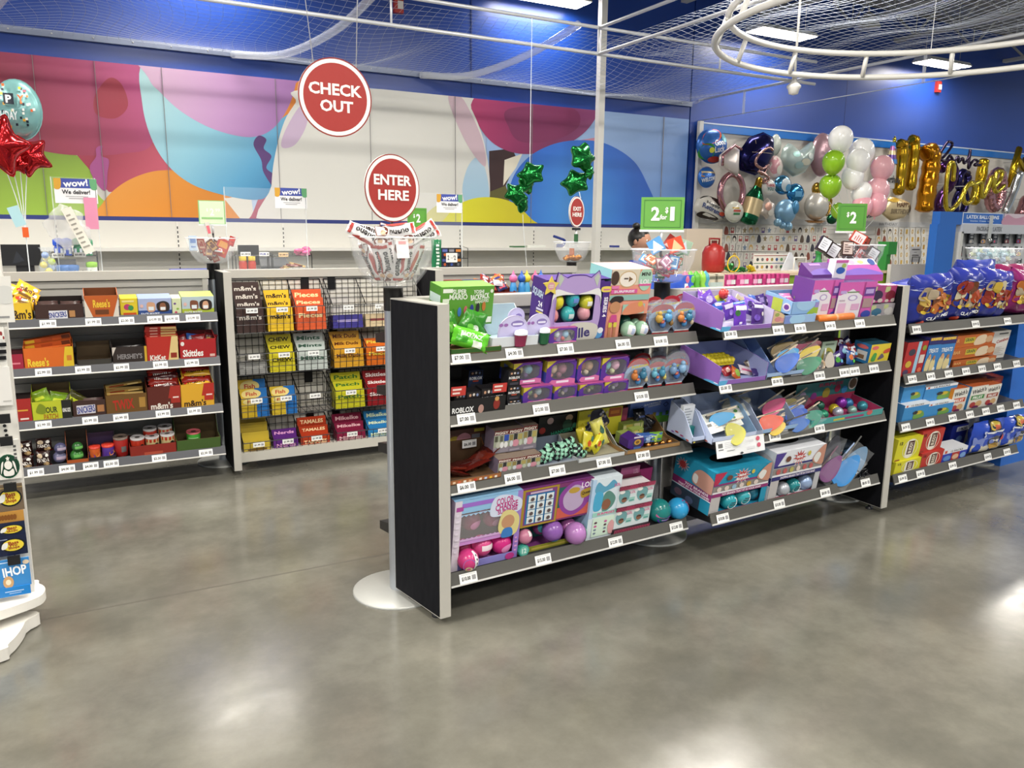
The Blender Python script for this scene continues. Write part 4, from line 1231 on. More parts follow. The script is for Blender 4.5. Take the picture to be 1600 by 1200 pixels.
ball_item(s,731,874,17.5,'pink and white dotted toy ball by the front lip','c83a7c',[('b',[(.0,.2),(.1,.6),(.4,.6),(.5,.2),(.2,.05)],'9a7ad0'),('b',[(.05,.1),(.15,.35),(.35,.3),(.4,.1)],'e0cc9a'),('r',.45,.05,.62,.95,'eeeaee')]+[('e',.53,.15+.15*k,.03,.04,'3a3a44') for k in range(5)],.035)
# purple queen box
x,dz,w,h=geo(s,808,918,752,None,.06)
t=thing('toy_display_box','purple display box with a gold framed picture chart and a teal lower tray','display box',s.mtx(x,.06,0))
q=MB()
q.box(0,0,0,w,.15,h,'7a3a7a',{'f':None})
q.box(0,0,h*.42,w,.004,h,'7a3068')
q.box(.0,.0,0,w,.003,h*.08,'8a8a2c')
q.box(0,.1,0,w,.102,h*.5,'2a7a74')
S=plane((0,0,h*.42),(w,0,0),(0,0,h*.58))
q.deco(S,[('r',.0,.0,.5,1,'a8892c'),('r',.04,.05,.47,.95,'7a3a7a'),('r',.06,.08,.44,.86,'2a78b0'),('r',.5,.05,1,.35,'c85a4a'),('r',.5,.35,.92,.9,'1f5a54'),('b',[(.55,.3),(.52,.7),(.7,1),(.9,.9),(.98,.6),(.9,.25),(.72,.08)],'8a3f96'),('b',[(.6,.35),(.58,.65),(.72,.9),(.86,.75),(.86,.35),(.72,.2)],'b8a4c4'),('e',.72,.76,.08,.08,'b8963a'),('t','LOL',.9,.86,.16,.15,'efe4f0'),('b',[(.82,.7),(.96,.76),(.99,.6),(.85,.5)],'a8892c'),('t','Queen',.9,.64,.14,.1,'3a2a1a',6),('r',.1,.88,.4,.93,'c8b0c8')]+
       [('r',.08+.12*a,.1+.19*b_,.18+.12*a,.27+.19*b_,'dfe8ea') for a in range(3) for b_ in range(4)]+[('e',.13+.12*a,.18+.19*b_,.025,.05,'5a4a4a') for a in range(3) for b_ in range(4)])
q.deco(plane((0,0,0),(w,0,0),(0,0,h*.08)),[('r',.2,.3,.8,.7,'b8a84a')])
q.build('carton',t)
for i,(px,py,pr,c,lb,dd) in enumerate(((820,838,12,'c07a94','dusty pink toy ball with a barcode at the left of the teal tray',.05),(863,829,17,'8a5aa8','glossy purple toy ball in the middle of the teal tray',.06),(843,823,12,'9a4a80','plum and teal toy ball at the back of the teal tray',.12),(887,822,14,'a05a96','mauve toy ball behind the front ball of the teal tray',.09),(899,836,18,'b07ab8','lilac toy ball with a mint cap in the teal tray',.04),(880,812,10,'8a7a3c','gold and purple toy ball at the upper back of the teal tray',.13))):
 ball_item(s,px,py,pr,lb,c,[[('r',.4,.6,.6,.9,'e8e4e4')],[('e',.4,.1,.3,.12,'3a8ac0')],[('e',.3,.6,.25,.3,'3a9aa8')],[('r',.1,.4,.6,.6,'c88ac0')],[('e',.85,.5,.25,.35,'6ab89a')],[('e',.5,.5,.3,.3,'a84a8a')]][i],dd)
x_=s.fr.onY(818,852,s.yf+.04)
q=MB()
q.prism([(.026*math.cos(k*45*D),.026*math.sin(k*45*D)) for k in range(8)],0,.02,('3a9a8a','g'),'y')
q.deco(plane((-.026,0,-.026),(.052,0,0),(0,0,.052)),[('e',.5,.5,.38,.38,'6ab4a4'),('t','12',.5,.5,.4,.4,'dfeee8')])
tag(q.build('toy_token',None,s.fr.M @ T(x_.x,s.yf+.035,s.zs(.035)+.028)),'teal eight-sided token marked 12 below the dusty pink ball','toy')
ball_item(s,912,806,15,'pale blue toy ball behind the white doll box','8fb4dc',d=.15)
box_item(s,917,962,742,'doll_box','tall white and blue doll box with a bow and a list of surprises','toy box','d8e4ec',[('r',0,.36,.13,1,'b4d0ec'),('b',[(.1,.82),(.2,.95),(.45,.86),(.7,.95),(.85,.85),(.5,.78),(.25,.74)],'5aa0c0'),('b',[(.1,.6),(.15,.78),(.4,.75),(.38,.5),(.15,.48)],'4aa8d0'),('b',[(.45,.45),(.42,.7),(.6,.78),(.85,.65),(.75,.5)],'5a8a80'),('e',.55,.56,.15,.09,'8a5a44'),('r',.12,.38,.98,.45,'9ad0c4'),('t','SURPRISES',.58,.415,.6,.04,'d84a8a'),('t','LOL',.86,.86,.2,.05,'d86a9c'),('r',.16,.04,.97,.36,'d4ead8')]+[('e',.26+.34*(k % 2),.1+.06*(k // 2),.05,.018,rc(('c85a9a','5a3a4a','d8a0b4','7a8a9a'))) for k in range(8)]+[('b',[(.75,.06),(.7,.2),(.82,.28),(.92,.2),(.9,.06)],'d8a0a4')],.045,.1,side='a8c8e4')
x,dz,w,h=geo(s,960,1017,752,None,.03)
t=thing('toy_display_box','open carton edged in pink and black stripes around four small doll boxes','display box',s.mtx(x,.03,0))
STR=[('p',[(k/22,0),((k+.5)/22,0),((k+1.3)/22,1),((k+.8)/22,1)],'c04a6c') for k in range(21)]
q=MB()
q.box(0,.0,0,w,.11,.028,'2a1a22')
q.deco(plane((0,0,0),(w,0,0),(0,0,.028)),STR)
q.box(0,.02,0,w*.02,.11,h*.85,'c06a8c')
q.box(w*.98,.02,0,w,.11,h*.85,'c86a94')
q.box(0,.109,0,w,.111,h*.95,'7a2a4a')
q.build('carton',t)
hh=(h-.03)/2
for r_ in range(2):
 for c_ in range(2):
  q=MB()
  z0=.03+r_*(hh*.98)
  ww=w*.48
  box_mesh(q,ww,hh-.02,.09,'d4dfe2',[('b',[(.1,.4),(.05,.75),(.35,.98),(.65,.8),(.6,.4),(.3,.2)],'6fa0a4'),('e',.36,.42,.15,.15,'8a5f48'),('r',.24,.46,.5,.52,'26262a'),('r',.62,.25,.95,.5,'9ac8c0'),('t','LOL',.8,.8,.3,.16,'d88aa8'),('e',.2,.88,.15,.1,'e8e4e0'),('r',.66,.3,.9,.36,'4a9a94')],topc='e0d8dc')
  q.deco(plane((0,-.0006,hh-.02),(ww,0,0),(0,.0,.02)),STR[:21])
  tag(q.build('doll_box',None,s.mtx(x,.03,0) @ T(w*.02+c_*w*.48,.008,z0)),'small white doll box in the striped carton, '+('lower ','upper ')[r_]+('left','right')[c_],'toy box')
  q=MB()
  box_mesh(q,ww,.018,.002,'2a1a22',STR)
  q.build('striped_strip',t,T(w*.02+c_*w*.48,.004,z0+hh-.02))
box_item(s,962,991,726,'doll_box','pink doll box with a framed picture at the back of the bottom shelf','toy box','c86a9c',[('r',.2,.1,.8,.75,'d8cc9a'),('e',.5,.45,.2,.25,'8a5a6a'),('t','LOL',.8,.9,.25,.1,'e8b4d0')],.16,.06)
box_item(s,990,1012,729,'doll_box','plain magenta box at the back of the bottom shelf','toy box','a0286c',[],.19,.06)
ball_item(s,1029,803,19.5,'teal and purple toy ball right of the striped carton','1f7a78',[('b',[(.0,.45),(.3,.75),(.75,.7),(.9,.4),(.4,.35)],'b05a90'),('b',[(.05,.3),(.4,.38),(.7,.35),(.55,.1),(.2,.08)],'5a3ac0'),('r',.2,.24,.6,.3,'a890e0')],.055)
ball_item(s,1059,797,17.5,'sky blue toy ball with a purple band, at the bottom shelf end','2f9ad0',[('b',[(.35,.95),(.7,.9),(1,.6),(.95,.1),(.75,.3),(.6,.6)],'9a4a8c'),('b',[(.5,.85),(.75,.75),(.9,.4),(.8,.45),(.65,.7)],'c8404a'),('e',.9,.15,.12,.12,'5a3aa0')],.045)
# ---------------------------------------------------------------- middle gondola, top shelf
s=A2[0]
def bags(sh,lst):
 """(px centre, px bottom, width m, height m, colour, print, d, roll, lean, label)"""
 for px,pb,w,h,c,dk,d,roll,lean,lb in lst:
  p=sh.fr.onY(px,pb,sh.yf+d)
  z=max(p.z,sh.zs(d)+.006)
  pouch('wrapped_treat',lb,'packet',sh.fr.M @ T(p.x,sh.yf+d,z) @ R(roll,'Y') @ R(lean,'X'),w,h,.3*min(w,h),c,dk,'g',None,7)
PTL=[('b',[(.0,.0),(.22,.0),(.3,.35),(.15,.5),(0,.45)],'5aa8d8')]
tray(s,1127,1205,'toy_display_tray','purple carton tray at the left end of the middle top shelf','8a62b0','b9b2d0',.022,.12,.27,.01,[('e',.0,.9,.18,1.4,'5aa8d8')],[('e',.95,.05,.2,.42,'5aa8d8'),('b',[(.9,.3),(.98,.3),(.98,.45),(.9,.45)],'e0e0f0')],mid=.105,sf=.085)
bags(s,[(1156,511,.085,.1,'6a3ab4',[('r',.1,.72,.9,.92,'dcd8e8'),('e',.2,.6,.16,.14,'3a6a3a'),('r',.3,.1,.5,.2,'e0d8f0')],.05,0,-5,'purple bag with a white top band at front left of the purple tray'),
         (1183,507,.085,.1,'4a2a7a',[('r',.1,.75,.9,.9,'c8c8dc'),('e',.75,.5,.12,.1,'e8e4d8'),('e',.3,.3,.2,.15,'6a4ab0')],.055,6,-8,'dark purple bag with a white flower at front right of the purple tray'),
         (1100,484,.1,.09,'7a4ab0',[('r',.2,.7,.6,.95,'cfc0a8'),('e',.6,.5,.25,.2,'9a7ac8')],.22,20,-20,'crumpled purple bag at the back left of the purple tray'),(1118,486,.08,.06,'5a3a90',[('r',.2,.5,.6,.8,'8a6ac0')],.2,-15,-25,'small purple bag behind the blue bags of the purple tray'),
         (1127,484,.1,.045,'2c58b0',[('r',.2,.4,.8,.7,'b8a0d0')],.14,-4,-40,'blue bag lying across the middle of the purple tray'),(1160,486,.12,.05,'2f62b4',[('p',[(.0,.9),(1,.9),(.5,.2)],'3a7ac8')],.1,-6,-30,'blue bag lying behind the two front purple bags'),
         (1128,476,.07,.05,'b8b440',[('r',.2,.3,.8,.6,'7aa03c')],.2,-20,-20,'yellow green bag behind the blue bags'),(1160,480,.06,.05,'d8b078',[('e',.5,.5,.25,.25,'c86a5a')],.18,40,-10,'orange cream bag left of the cream card'),
         (1142,498,.07,.08,'5a34a0',[('r',.1,.6,.9,.85,'c8c0dc'),('e',.5,.35,.2,.15,'8a6ac8')],.06,-12,-12,'violet bag squeezed between the carton side and the front left bag'),(1170,492,.08,.08,'7a5ac0',[('e',.4,.6,.25,.2,'3a2a6a'),('r',.2,.2,.8,.3,'dcd6ea')],.1,18,-16,'lilac bag behind the gap of the two front purple bags'),(1192,486,.06,.08,'3a2470',[('r',.2,.5,.7,.8,'8a78b8')],.1,-10,-12,'deep violet bag against the right side of the purple tray'),(1146,484,.09,.07,'8a6ac8',[('r',.1,.4,.9,.6,'4a2a90')],.14,25,-25,'lilac striped bag in the middle of the purple tray'),(1112,478,.08,.07,'6a48b0',[('e',.5,.5,.25,.25,'b8a8d8')],.16,-30,-15,'purple bag with a pale spot at the left of the heap'),(1178,480,.07,.06,'4a66b8',[('r',.2,.3,.8,.6,'9ab0d8')],.15,10,-20,'slate blue bag at the back right of the purple tray')])
p=s.fr.onY(1149,476,s.yf+.17)
q=MB()
box_mesh(q,.07,.06,.004,'dcd2b0',[('r',.1,.1,.9,.9,'d8cca0'),('e',.4,.6,.12,.14,'8a5a3a'),('r',.5,.2,.8,.35,'a84a5a')])
tag(q.build('toy_card',None,s.fr.M @ T(p.x-.02,s.yf+.17,p.z) @ R(32,'Y')),'cream spotted card sticking up from the purple tray','card')
ball_item(s,1131,459,8.5,'round red lollipop in clear wrap standing above the purple tray','c03a38',[('r',.2,.3,.8,.4,'e08a88'),('r',.35,.55,.6,.62,'f0c8c4')],.19,'lollipop','sweet')
x,dz,w,h=geo(s,1203,1231,485,None,.025)
q=MB()
q.prism([(0,0),(w,0)]+[(w*math.cos(a*D),h*math.sin(a*D)) for a in range(10,91,16)],0,.004,'dcbf98','y')
q.deco(plane((0,0,0),(w,0,0),(0,0,h)),[('e',.4,.45,.2,.16,'d08a8c'),('e',.65,.4,.13,.12,'d8989a'),('e',.3,.75,.12,.12,'9aa85a'),('e',.6,.15,.16,.1,'dc9a96')])
tag(q.build('toy_card',None,s.mtx(x,.025,0)),'tan rounded card with pink spots beside the purple tray','card')
tray(s,1225,1273,'toy_display_tray','pale blue carton at the bottom of the stacked pair','9ab8e0','8aa8d0',.05,.06,.2,.02,[('e',.1,.4,.2,.6,'7a90d0'),('e',.4,.6,.25,.5,'a0c8e8')],[('r',0,0,.5,1,'8a6ab8')],mid=.055)
x,dz,w,h=geo(s,1236,1277,467,491,.03)
q=MB()
tray_mesh(q,w,.062,.08,.17,'8fb4dc','7aa0c8',[('e',.5,.8,.35,.5,'a0c4e4'),('b',[(.6,0),(1,0),(1,.7),(.8,.5)],'9ab840'),('r',.85,.5,1,.9,'9a8ac8')],[('r',0,0,.6,1,'8a68b8'),('r',.3,0,.65,1,'b4c048'),('e',.82,.5,.14,.32,'d8d0d8'),('e',.82,.5,.09,.2,'6a3a8a')],mid=.075)
tag(q.build('toy_display_tray',None,s.mtx(x,.03,dz)),'pale blue and purple carton at the top of the stacked pair','display box')
bags(s,[(1200,478,.06,.05,'3a2a5a',[('r',.2,.3,.8,.6,'b8a8cc')],.17,10,-20,'dark bag at the left of the upper blue carton'),(1216,478,.07,.05,'4a3a6a',[('e',.5,.5,.3,.25,'d8cfa8'),('r',.1,.1,.4,.3,'1f1a2a')],.14,-10,-20,'dark and cream bag in the upper blue carton'),(1232,470,.08,.045,'d87ab0',[('r',.2,.3,.8,.5,'ecc4dc')],.13,0,-40,'pink bag on top of the upper blue carton'),
         (1245,468,.05,.04,'8aa03c',[],.14,20,-20,'green bag at the right of the upper blue carton'),(1226,476,.07,.04,'5a2a7a',[('r',.3,.3,.6,.6,'c8b8dc')],.1,5,-30,'purple bag below the pink bag')])
x=s.fr.onY(1276,500,s.yf+.03).x
x1=s.fr.onY(1331,495,s.yf+.03).x
q=MB()
q.tube([(0,0,0),(.003,0,0),(x1-x,0,0),(x1-x+.003,0,0)],[.012,.019,.019,.012],('d8742c','p'),14)
q.tube([((x1-x)*.5-.008,0,0),((x1-x)*.5+.008,0,0)],.0195,('d8a078','p'),14,caps=False)
tag(q.build('rolled_toy',None,s.fr.M @ T(x,s.yf+.03,s.zs(.03)+.02)),'orange roll lying along the front of the top shelf','toy')
q=MB()
q.tube([(0,0,0),(.02,0,0),(.13,0,0)],[.014,.018,.012],('d0c23a','p'),12)
tag(q.build('rolled_toy',None,s.fr.M @ T(x-.005,s.yf+.075,s.zs(.075)+.02)),'yellow roll behind the orange roll','toy')
MB_=[('p',[(0,0),(.66,0),(.66,.62),(.36,.82),(.06,.66),(0,.66)],'e4dfe8'),('e',.4,.58,.13,.08,'b09ac8'),('e',.4,.58,.09,.055,'e4e4f0'),('r',.04,.7,.2,.78,'b8a0d8'),('r',.22,.72,.55,.75,'6a8a5a'),('r',.05,.2,.25,.45,'d8b4d4'),('r',.4,.25,.62,.42,'d8a8cc'),('r',.05,.5,.2,.54,'b8a8b8'),('r',.68,.62,.98,.85,'6a3a90'),('r',.72,.68,.94,.8,'b8a0d8'),('r',.7,.3,.95,.55,'a88a8c'),('e',.85,.12,.13,.1,'3a4aa8'),('r',.66,0,.68,1,'a8408c')]
for i,(a,b_,c) in enumerate(((1264,1309,437),(1305,1362,440))):
 box_item(s,a,b_,c,'toy_box',('left pink and white toy box with a house-shaped panel','right pink and white toy box with a house-shaped panel, beside the clear packs')[i],'toy box','d060b0',MB_,.06-.01*i,.12,side='6a3a8a',topc='4a2a68')
for i,(a,b_,c,pb,lb) in enumerate(((1270,1312,411,437,'dark purple sloping lid above the left pink and white box'),(1312,1381,405,440,'pink and purple lid with a white top band above the right pink and white box'))):
 x,dz,w,h=geo(s,a,b_,c,pb,.075,False)
 q=MB()
 q.prism([(0,0),(0,h*.3),(.07,h),(.075,h),(.09,0)],0,w,('5a2a78','a84a9c')[i],'x')
 S=plane((0,0,h*.3),(w,0,0),(0,.07,h*.7))
 q.deco(S,[('b',[(0,0),(1,0),(.9,.35),(.5,.5),(.1,.3)],'5a3a9a'),('r',.2,.75,.6,.9,'9a70b8')] if i==0 else [('b',[(0,0),(1,0),(.9,.2),(.55,.42),(.15,.2)],'6a4aa8'),('r',.12,.62,1,1,'d4cfd4'),('e',.9,.78,.08,.2,'2f4a90'),('e',.45,.78,.07,.14,'c8a0b8'),('r',.05,.66,.3,.76,'c060a8'),('e',.65,.78,.07,.1,'b0b878')])
 tag(q.build('display_topper',None,s.mtx(x,.075,dz,0,False)),lb,'display topper')
box_item(s,1302,1321,406,'toy_box','small white and blue box standing on the dark purple lid','toy box','dcd8e4',[('e',.5,.45,.36,.18,'2f5ab0'),('e',.7,.7,.18,.12,'a0b860'),('r',0,.85,1,1,'c860a8')],.07,.04,pb=436)
for i,(a,b_,c,pb,lb,k) in enumerate(((1357,1381,446,473,'clear pink pack with a dark toy, upper left of four',('a84a80','3a2a4a','c8b8b4')),(1379,1400,446,472,'clear pink pack with a red toy, upper right of four',('b04a78','7a2a3a','c8b8b4')),(1357,1378,476,None,'clear grey pack with a teal toy, lower left of four',('9a949c','3a6a88','c8c4c4')),(1377,1396,474,None,'clear grey pack with a white toy, lower right of four',('a8a2a8','c4c0be','b0acac')))):
 box_item(s,a,b_,c,'toy_blister_pack',lb,'toy pack',k[0],[('r',.05,.62,.4,.95,'b8c08a'),('e',.5,.42,.36,.3,k[1]),('e',.75,.12,.16,.12,k[2]),('e',.3,.1,.14,.1,k[2])],.05,.05,pb=pb,fin='g')
# ---------------------------------------------------------------- middle gondola, second shelf
s=A2[1]
tray(s,1123,1196,'toy_display_tray','purple carton tray at the left end of the second shelf','8a60b0','9aa4d4',.022,.12,.27,.01,[('e',.0,.9,.18,1.4,'5aa8d8')],[('e',.88,.1,.22,.42,'5aa8d8'),('b',[(.9,.3),(.98,.3),(.98,.45),(.9,.45)],'e0e0f0')],mid=.105,sf=.085)
q=MB()
for i in range(6):
 for j in range(3):
  q.ball((.013+.024*i,.015+.03*j,.02),.017,('d0be2c','p'),10,sz=.9)
q.box(.004,.004,.0,.142,.09,.022,('c8b428','p'))
p=s.fr.onY(1108,570,s.yf+.12)
tag(q.build('bubble_toy',None,s.fr.M @ T(p.x,s.yf+.1,s.zs(.1)+.055) @ R(12,'X')),'yellow bubbly toy mat lying in the second-shelf purple tray','toy')
bags(s,[(1150,594,.07,.06,'b85a2c',[('e',.5,.5,.3,.3,'8ab03c')],.05,30,-30,'orange and green bag at front left of the second-shelf purple tray'),(1168,590,.1,.05,'c8bcc4',[('r',.1,.3,.9,.5,'c05a80')],.08,15,-40,'pale pink striped bag in the second-shelf purple tray'),(1178,584,.05,.07,'6a5a50',[('r',.2,.2,.5,.9,'c8c4b8')],.1,-25,-20,'brown bag leaning at the right of the second-shelf purple tray'),(1183,594,.06,.04,'3a2a6a',[],.05,5,-30,'dark purple bag at the right front of the second-shelf purple tray'),(1140,590,.06,.05,'b0303c',[('r',.3,.3,.7,.6,'d8b0a0')],.1,-20,-30,'red bag below the yellow mat')])
q=MB()
q.prism([(.0,0),(.26,0),(.26,.17),(.2,.15)],0,.004,'8aa4d8','x')
q.prism([(.0,0),(.26,0),(.26,.17),(.2,.15)],.09,.094,'8aa4d8','x')
q.prism([(.0,0),(.26,0),(.26,.17),(.2,.15)],.33,.334,'7a94c0','x')
q.box(0,.258,0,.334,.262,.16,'7f8ca4')
q.box(0,0,0,.334,.003,.028,'9ab4d8')
q.box(0,0,0,.334,.26,.003,'9ab4d8')
xx=s.fr.onY(1197,590,s.yf+.015).x
q.deco(plane((0,-.0006,0),(.334,0,0),(0,0,.012)),[('r',0,0,1,1,'26262c'),('r',.1,.3,.3,.8,'c8b84a'),('r',.5,.3,.8,.7,'9a9a9c')])
tag(q.build('toy_display_tray',None,s.mtx(xx,.012,0)),'pale blue divided tray of popping toys on the second shelf','display box')
def pop(sh,px,pb,w,h,c,d,roll,lean,lb,c2='c8b8a0'):
 """Flat see-through bag with a coloured rubber toy and a header strip."""
 p=sh.fr.onY(px,pb,sh.yf+d)
 z=max(p.z,sh.zs(d)+.004)
 t=thing('toy_bag',lb,'toy',sh.fr.M @ T(p.x,sh.yf+d,z) @ R(-32,'Z') @ R(lean,'X') @ R(min(roll+14,72) if roll>20 else roll,'Y'))
 q=MB()
 n=26
 w,h=w*.72,h*1.45
 q.prism([(w*.4*math.cos(6.2832*i/n)*(1-.35*math.sin(6.2832*i/n)),h*.43+h*.42*math.sin(6.2832*i/n)) for i in range(n)],-.007,.007,(c,'p'),'y')
 q.build('rubber_toy',t)
 q=MB()
 q.box(-w/2,-.002,0,-w/2+.007,.003,h,(c2,'c'))
 q.deco(plane((-w/2,-.002,0),(.007,0,0),(0,0,h)),[('r',.2,.3,.8,.7,'5a5048')])
 q.build('card_edge',t)
 q=MB()
 pouch_mesh(q,w,h*.84,.02,'ffffff',n=5)
 q.mats=[glass('clear_bag','f4f6f8',.1,.05)]
 q.build('clear_bag',t)
for a in ((1212,578,.13,.11,'2f62c0',.03,42,-20,'bag with a deep blue rubber toy at front left of the second-shelf tray'),(1245,580,.13,.11,'2f7a5a',.03,48,-20,'bag with a green rubber toy at the front right of the second-shelf tray'),(1214,566,.11,.1,'3a9ad0',.08,45,-20,'bag with a sky blue rubber toy behind the deep blue one'),
          (1250,564,.11,.1,'d0b838',.08,40,-20,'bag with a yellow rubber toy behind the green one'),(1228,557,.12,.1,'d04a7a',.13,50,-20,'bag with a hot pink rubber toy in the middle of the second-shelf tray'),(1205,556,.12,.11,'c8a868',.14,48,-20,'bag with a tan rubber toy at the back left of the second-shelf tray'),
          (1250,552,.12,.1,'d8848c',.15,48,-20,'bag with a salmon rubber toy at the back right of the second-shelf tray'),(1235,548,.11,.09,'8a8450',.19,45,-15,'bag with an olive rubber toy at the very back of the second-shelf tray')):
 pop(s,*a)
box_item(s,1280,1302,533,'toy_card','pale green card with a yellow figure right of the divided tray','card','a8bca8',[('b',[(.2,.1),(.1,.5),(.4,.75),(.8,.6),(.9,.3),(.6,.1)],'a8a44a'),('e',.5,.4,.2,.2,'4a5a3a'),('r',.2,.85,.8,.92,'6a7a6a')],.1,.006)
q=MB()
q.tube([(.026*math.cos(k*20*D),0,.026*math.sin(k*20*D)) for k in range(18)],.007,('c8ac8c','p'),8,True)
p=s.fr.onY(1282,572,s.yf+.035)
tag(q.build('ring_toy',None,s.fr.M @ T(p.x,s.yf+.035,p.z)),'beige ring toy at the lip below the pale green card','toy')
pop(s,1294,578,.08,.07,'b8b0a4',.04,10,-20,'bag with a pale grey toy beside the beige ring','d0d0d4')
for i,(px,pb,c,c2) in enumerate(((1312,574,'3a2a6a','4aa03c'),(1328,573,'2f5a9a','d0702c'),(1318,560,'4a3a8a','8ac0d8'),(1334,560,'8a2a34','e0d8d8'),(1312,550,'6a2230','c8ccd8'),(1328,548,'2a2450','a83a3a'),(1340,572,'5a5a62','d88a5a'))):
 bags(s,[(px,pb,.07,.075,c,[('e',.4,.5,.24,.2,c2),('r',.3,.7,.8,.85,'d0d4e0'),('e',.7,.3,.15,.12,('6ab0d8','5ac03c','d87a3a')[i % 3])],.05+.04*(i // 2),(-20,15,10,-12,5,-25,30)[i],-15,'shiny dark patterned toy bag, '+('front left','front right with orange spot','middle left','middle right in red','back left in maroon','back right in navy','small grey one at the right front')[i]+' of the loose pile')])
box_item(s,1357,1387,537,'toy_box','small yellow box with a blue side at the right end of the second shelf','toy box','dcc43a',[('e',.22,.82,.17,.1,'d86a6a'),('r',.05,.0,.95,.12,'d8cc7a'),('b',[(.1,.2),(.2,.55),(.35,.5),(.3,.15)],'4a9a4a'),('b',[(.45,.2),(.6,.5),(.75,.3)],'6a5a6a'),('b',[(.7,.5),(.7,.65),(.98,.75),(.98,.55)],'c8503a')],.04,.1,left=[('e',.5,.8,.35,.1,'d86a6a'),('r',.25,.15,.85,.6,'d8dcd8'),('r',.35,.2,.7,.4,'8a6a4a')],side='2a78b0',topc='1f4a5a')
# ---------------------------------------------------------------- middle gondola, third shelf
s=A2[2]
xx=s.fr.onY(1113,690,s.yf+.01).x
SP=lambda: [('e',.82,.2,.07,.12,'b04a34'),('e',.6,.45,.07,.12,'a83a7a'),('e',.4,.65,.07,.12,'b02a3a'),('b',[(.6,.1),(.7,.3),(.8,.1)],'5aa0c8'),('e',.25,.4,.06,.1,'7a4ab0')]
for k,(o_,ww,lb) in enumerate(((-.085,.078,'narrow white carton with coloured dots at the left end of the third shelf'),(0,.33,'wide white carton with coloured dots holding white leaflets on the third shelf'))):
 q=MB()
 tray_mesh(q,ww,.03,.15,(.17,.24)[k],'c4d0ec','9aa6c0',[('r',0,0,1,.4,'26262c'),('r',.1,.1,.25,.3,'c8b84a')],SP(),mid=.12,sf=.03)
 tag(q.build('toy_display_tray',None,s.mtx(xx+o_,.012+(.04 if k==0 else 0),0)),lb,'display box')
q=MB()
q.box(0,0,0,.07,.02,.1,'dfe4ec')
q.deco(plane((0,0,0),(.07,0,0),(0,0,.1)),words(6,'9aa0ac',.1,.9,.1,.9))
q.box(0,-.02,-.05,.07,.0,0,('1f7a78','p'))
tag(q.build('toy_card',None,s.mtx(xx-.083,.13,.05)),'white printed card over a teal toy in the narrow white carton','card')
for i,(a,b_,c,pb,dd) in enumerate(((1107,1174,643,663,.09),(1108,1162,658,675,.05))):
 x,dz,w,h=geo(s,a,b_,c,pb,dd,False)
 q=MB()
 box_mesh(q,w,h*1.1,.003,'e4e6de',[('r',.06,.6,.2,.85,'7a7a78')]+words(3,'c0b8b4',.25,.6,.3,.85)+[('e',.4,.75,.04,.1,'a04a5a'),('e',.72,.6,.04,.12,'5a9a4a'),('e',.85,.8,.04,.12,'5a9a4a'),('r',.45,.1,.5,.2,'4a4a4a')])
 tag(q.build('leaflet',None,s.fr.M @ T(x,s.yf+dd,s.zs(dd)+dz) @ R(-6,'Y') @ R(-42,'X')),('white printed leaflet lying on the bags of the wide white carton','pale leaflet under the printed leaflet')[i],'leaflet')
for a in ((1135,682,.18,.075,'b8b43c',.03,78,-30,'bag with a long yellow green toy along the front of the wide white carton'),(1108,660,.1,.1,'3a9ad0',.1,60,-20,'bag with a bright blue toy at the left of the leaflets'),(1128,640,.12,.12,'8a8878',.2,55,-15,'bag with a grey toy leaning at the back of the wide white carton')):
 pop(s,*a)
xx=s.fr.onY(1181,674,s.yf+.012).x
q=MB()
tray_mesh(q,.30,.03,.15,.27,'8fb0d4','8a9ab4',[('r',0,0,1,.4,'26262c'),('r',.1,.1,.2,.3,'c8b84a'),('r',.4,.1,.75,.3,'9a9a9c')],mid=.12)
tag(q.build('toy_display_tray',None,s.mtx(xx,.012,0)),'pale blue tray of popping toys right of the wide white carton','display box')
for a in ((1186,666,.13,.1,'d8543a',.05,62,-25,'bag with a red orange toy at front left of the third-shelf tray'),(1197,672,.13,.08,'d0b030',.03,70,-30,'bag with a yellow toy along the front of the third-shelf tray'),(1228,660,.13,.1,'2f58b8',.08,45,-20,'bag with a deep blue toy in the middle of the third-shelf tray'),(1232,672,.11,.09,'2a62b0',.03,55,-25,'bag with a mid blue toy at the front of the third-shelf tray','2a2420'),
          (1252,668,.13,.1,'2f8a74',.04,42,-20,'bag with a green toy at the right of the third-shelf tray'),(1192,648,.12,.11,'d0447c',.14,40,-15,'bag with a hot pink toy at the back left of the third-shelf tray'),(1212,644,.12,.1,'b8a860',.17,45,-15,'bag with a mustard toy at the back of the third-shelf tray'),(1232,640,.11,.1,'5a5a5a',.2,40,-12,'bag with a dark grey toy at the back right of the third-shelf tray'),(1222,652,.11,.1,'4a7ad0',.12,48,-15,'bag with a periwinkle toy in the centre of the third-shelf tray')):
 pop(s,*a)
t,m,w_=tray(s,1267,1378,'toy_display_box','teal and pink carton tray of shiny balls at the right of the third shelf','4a9a98','a83a64',.036,.05,.2,.012,[('r',.3,.3,.45,.6,'c0b04a'),('r',.46,.3,.72,.6,'9a3a6a'),('e',.8,.7,.04,.4,'c05a5a')],header=(590,'2f7a7a',[('r',0,0,1,.34,'b04058'),('e',.12,.45,.05,.2,'9a8ab0'),('e',.3,.35,.05,.2,'8a3a8a'),('e',.5,.45,.06,.25,'a89a3a'),('e',.68,.6,.05,.18,'9a2a4a'),('e',.8,.5,.05,.18,'3a8ac0'),('e',.93,.75,.08,.3,'c8c4c0'),('e',.93,.75,.06,.24,'6a5a4a'),('t','SURPRISE',.55,.86,.4,.16,'a83a5a')],.004,1240,1333),mid=.045)
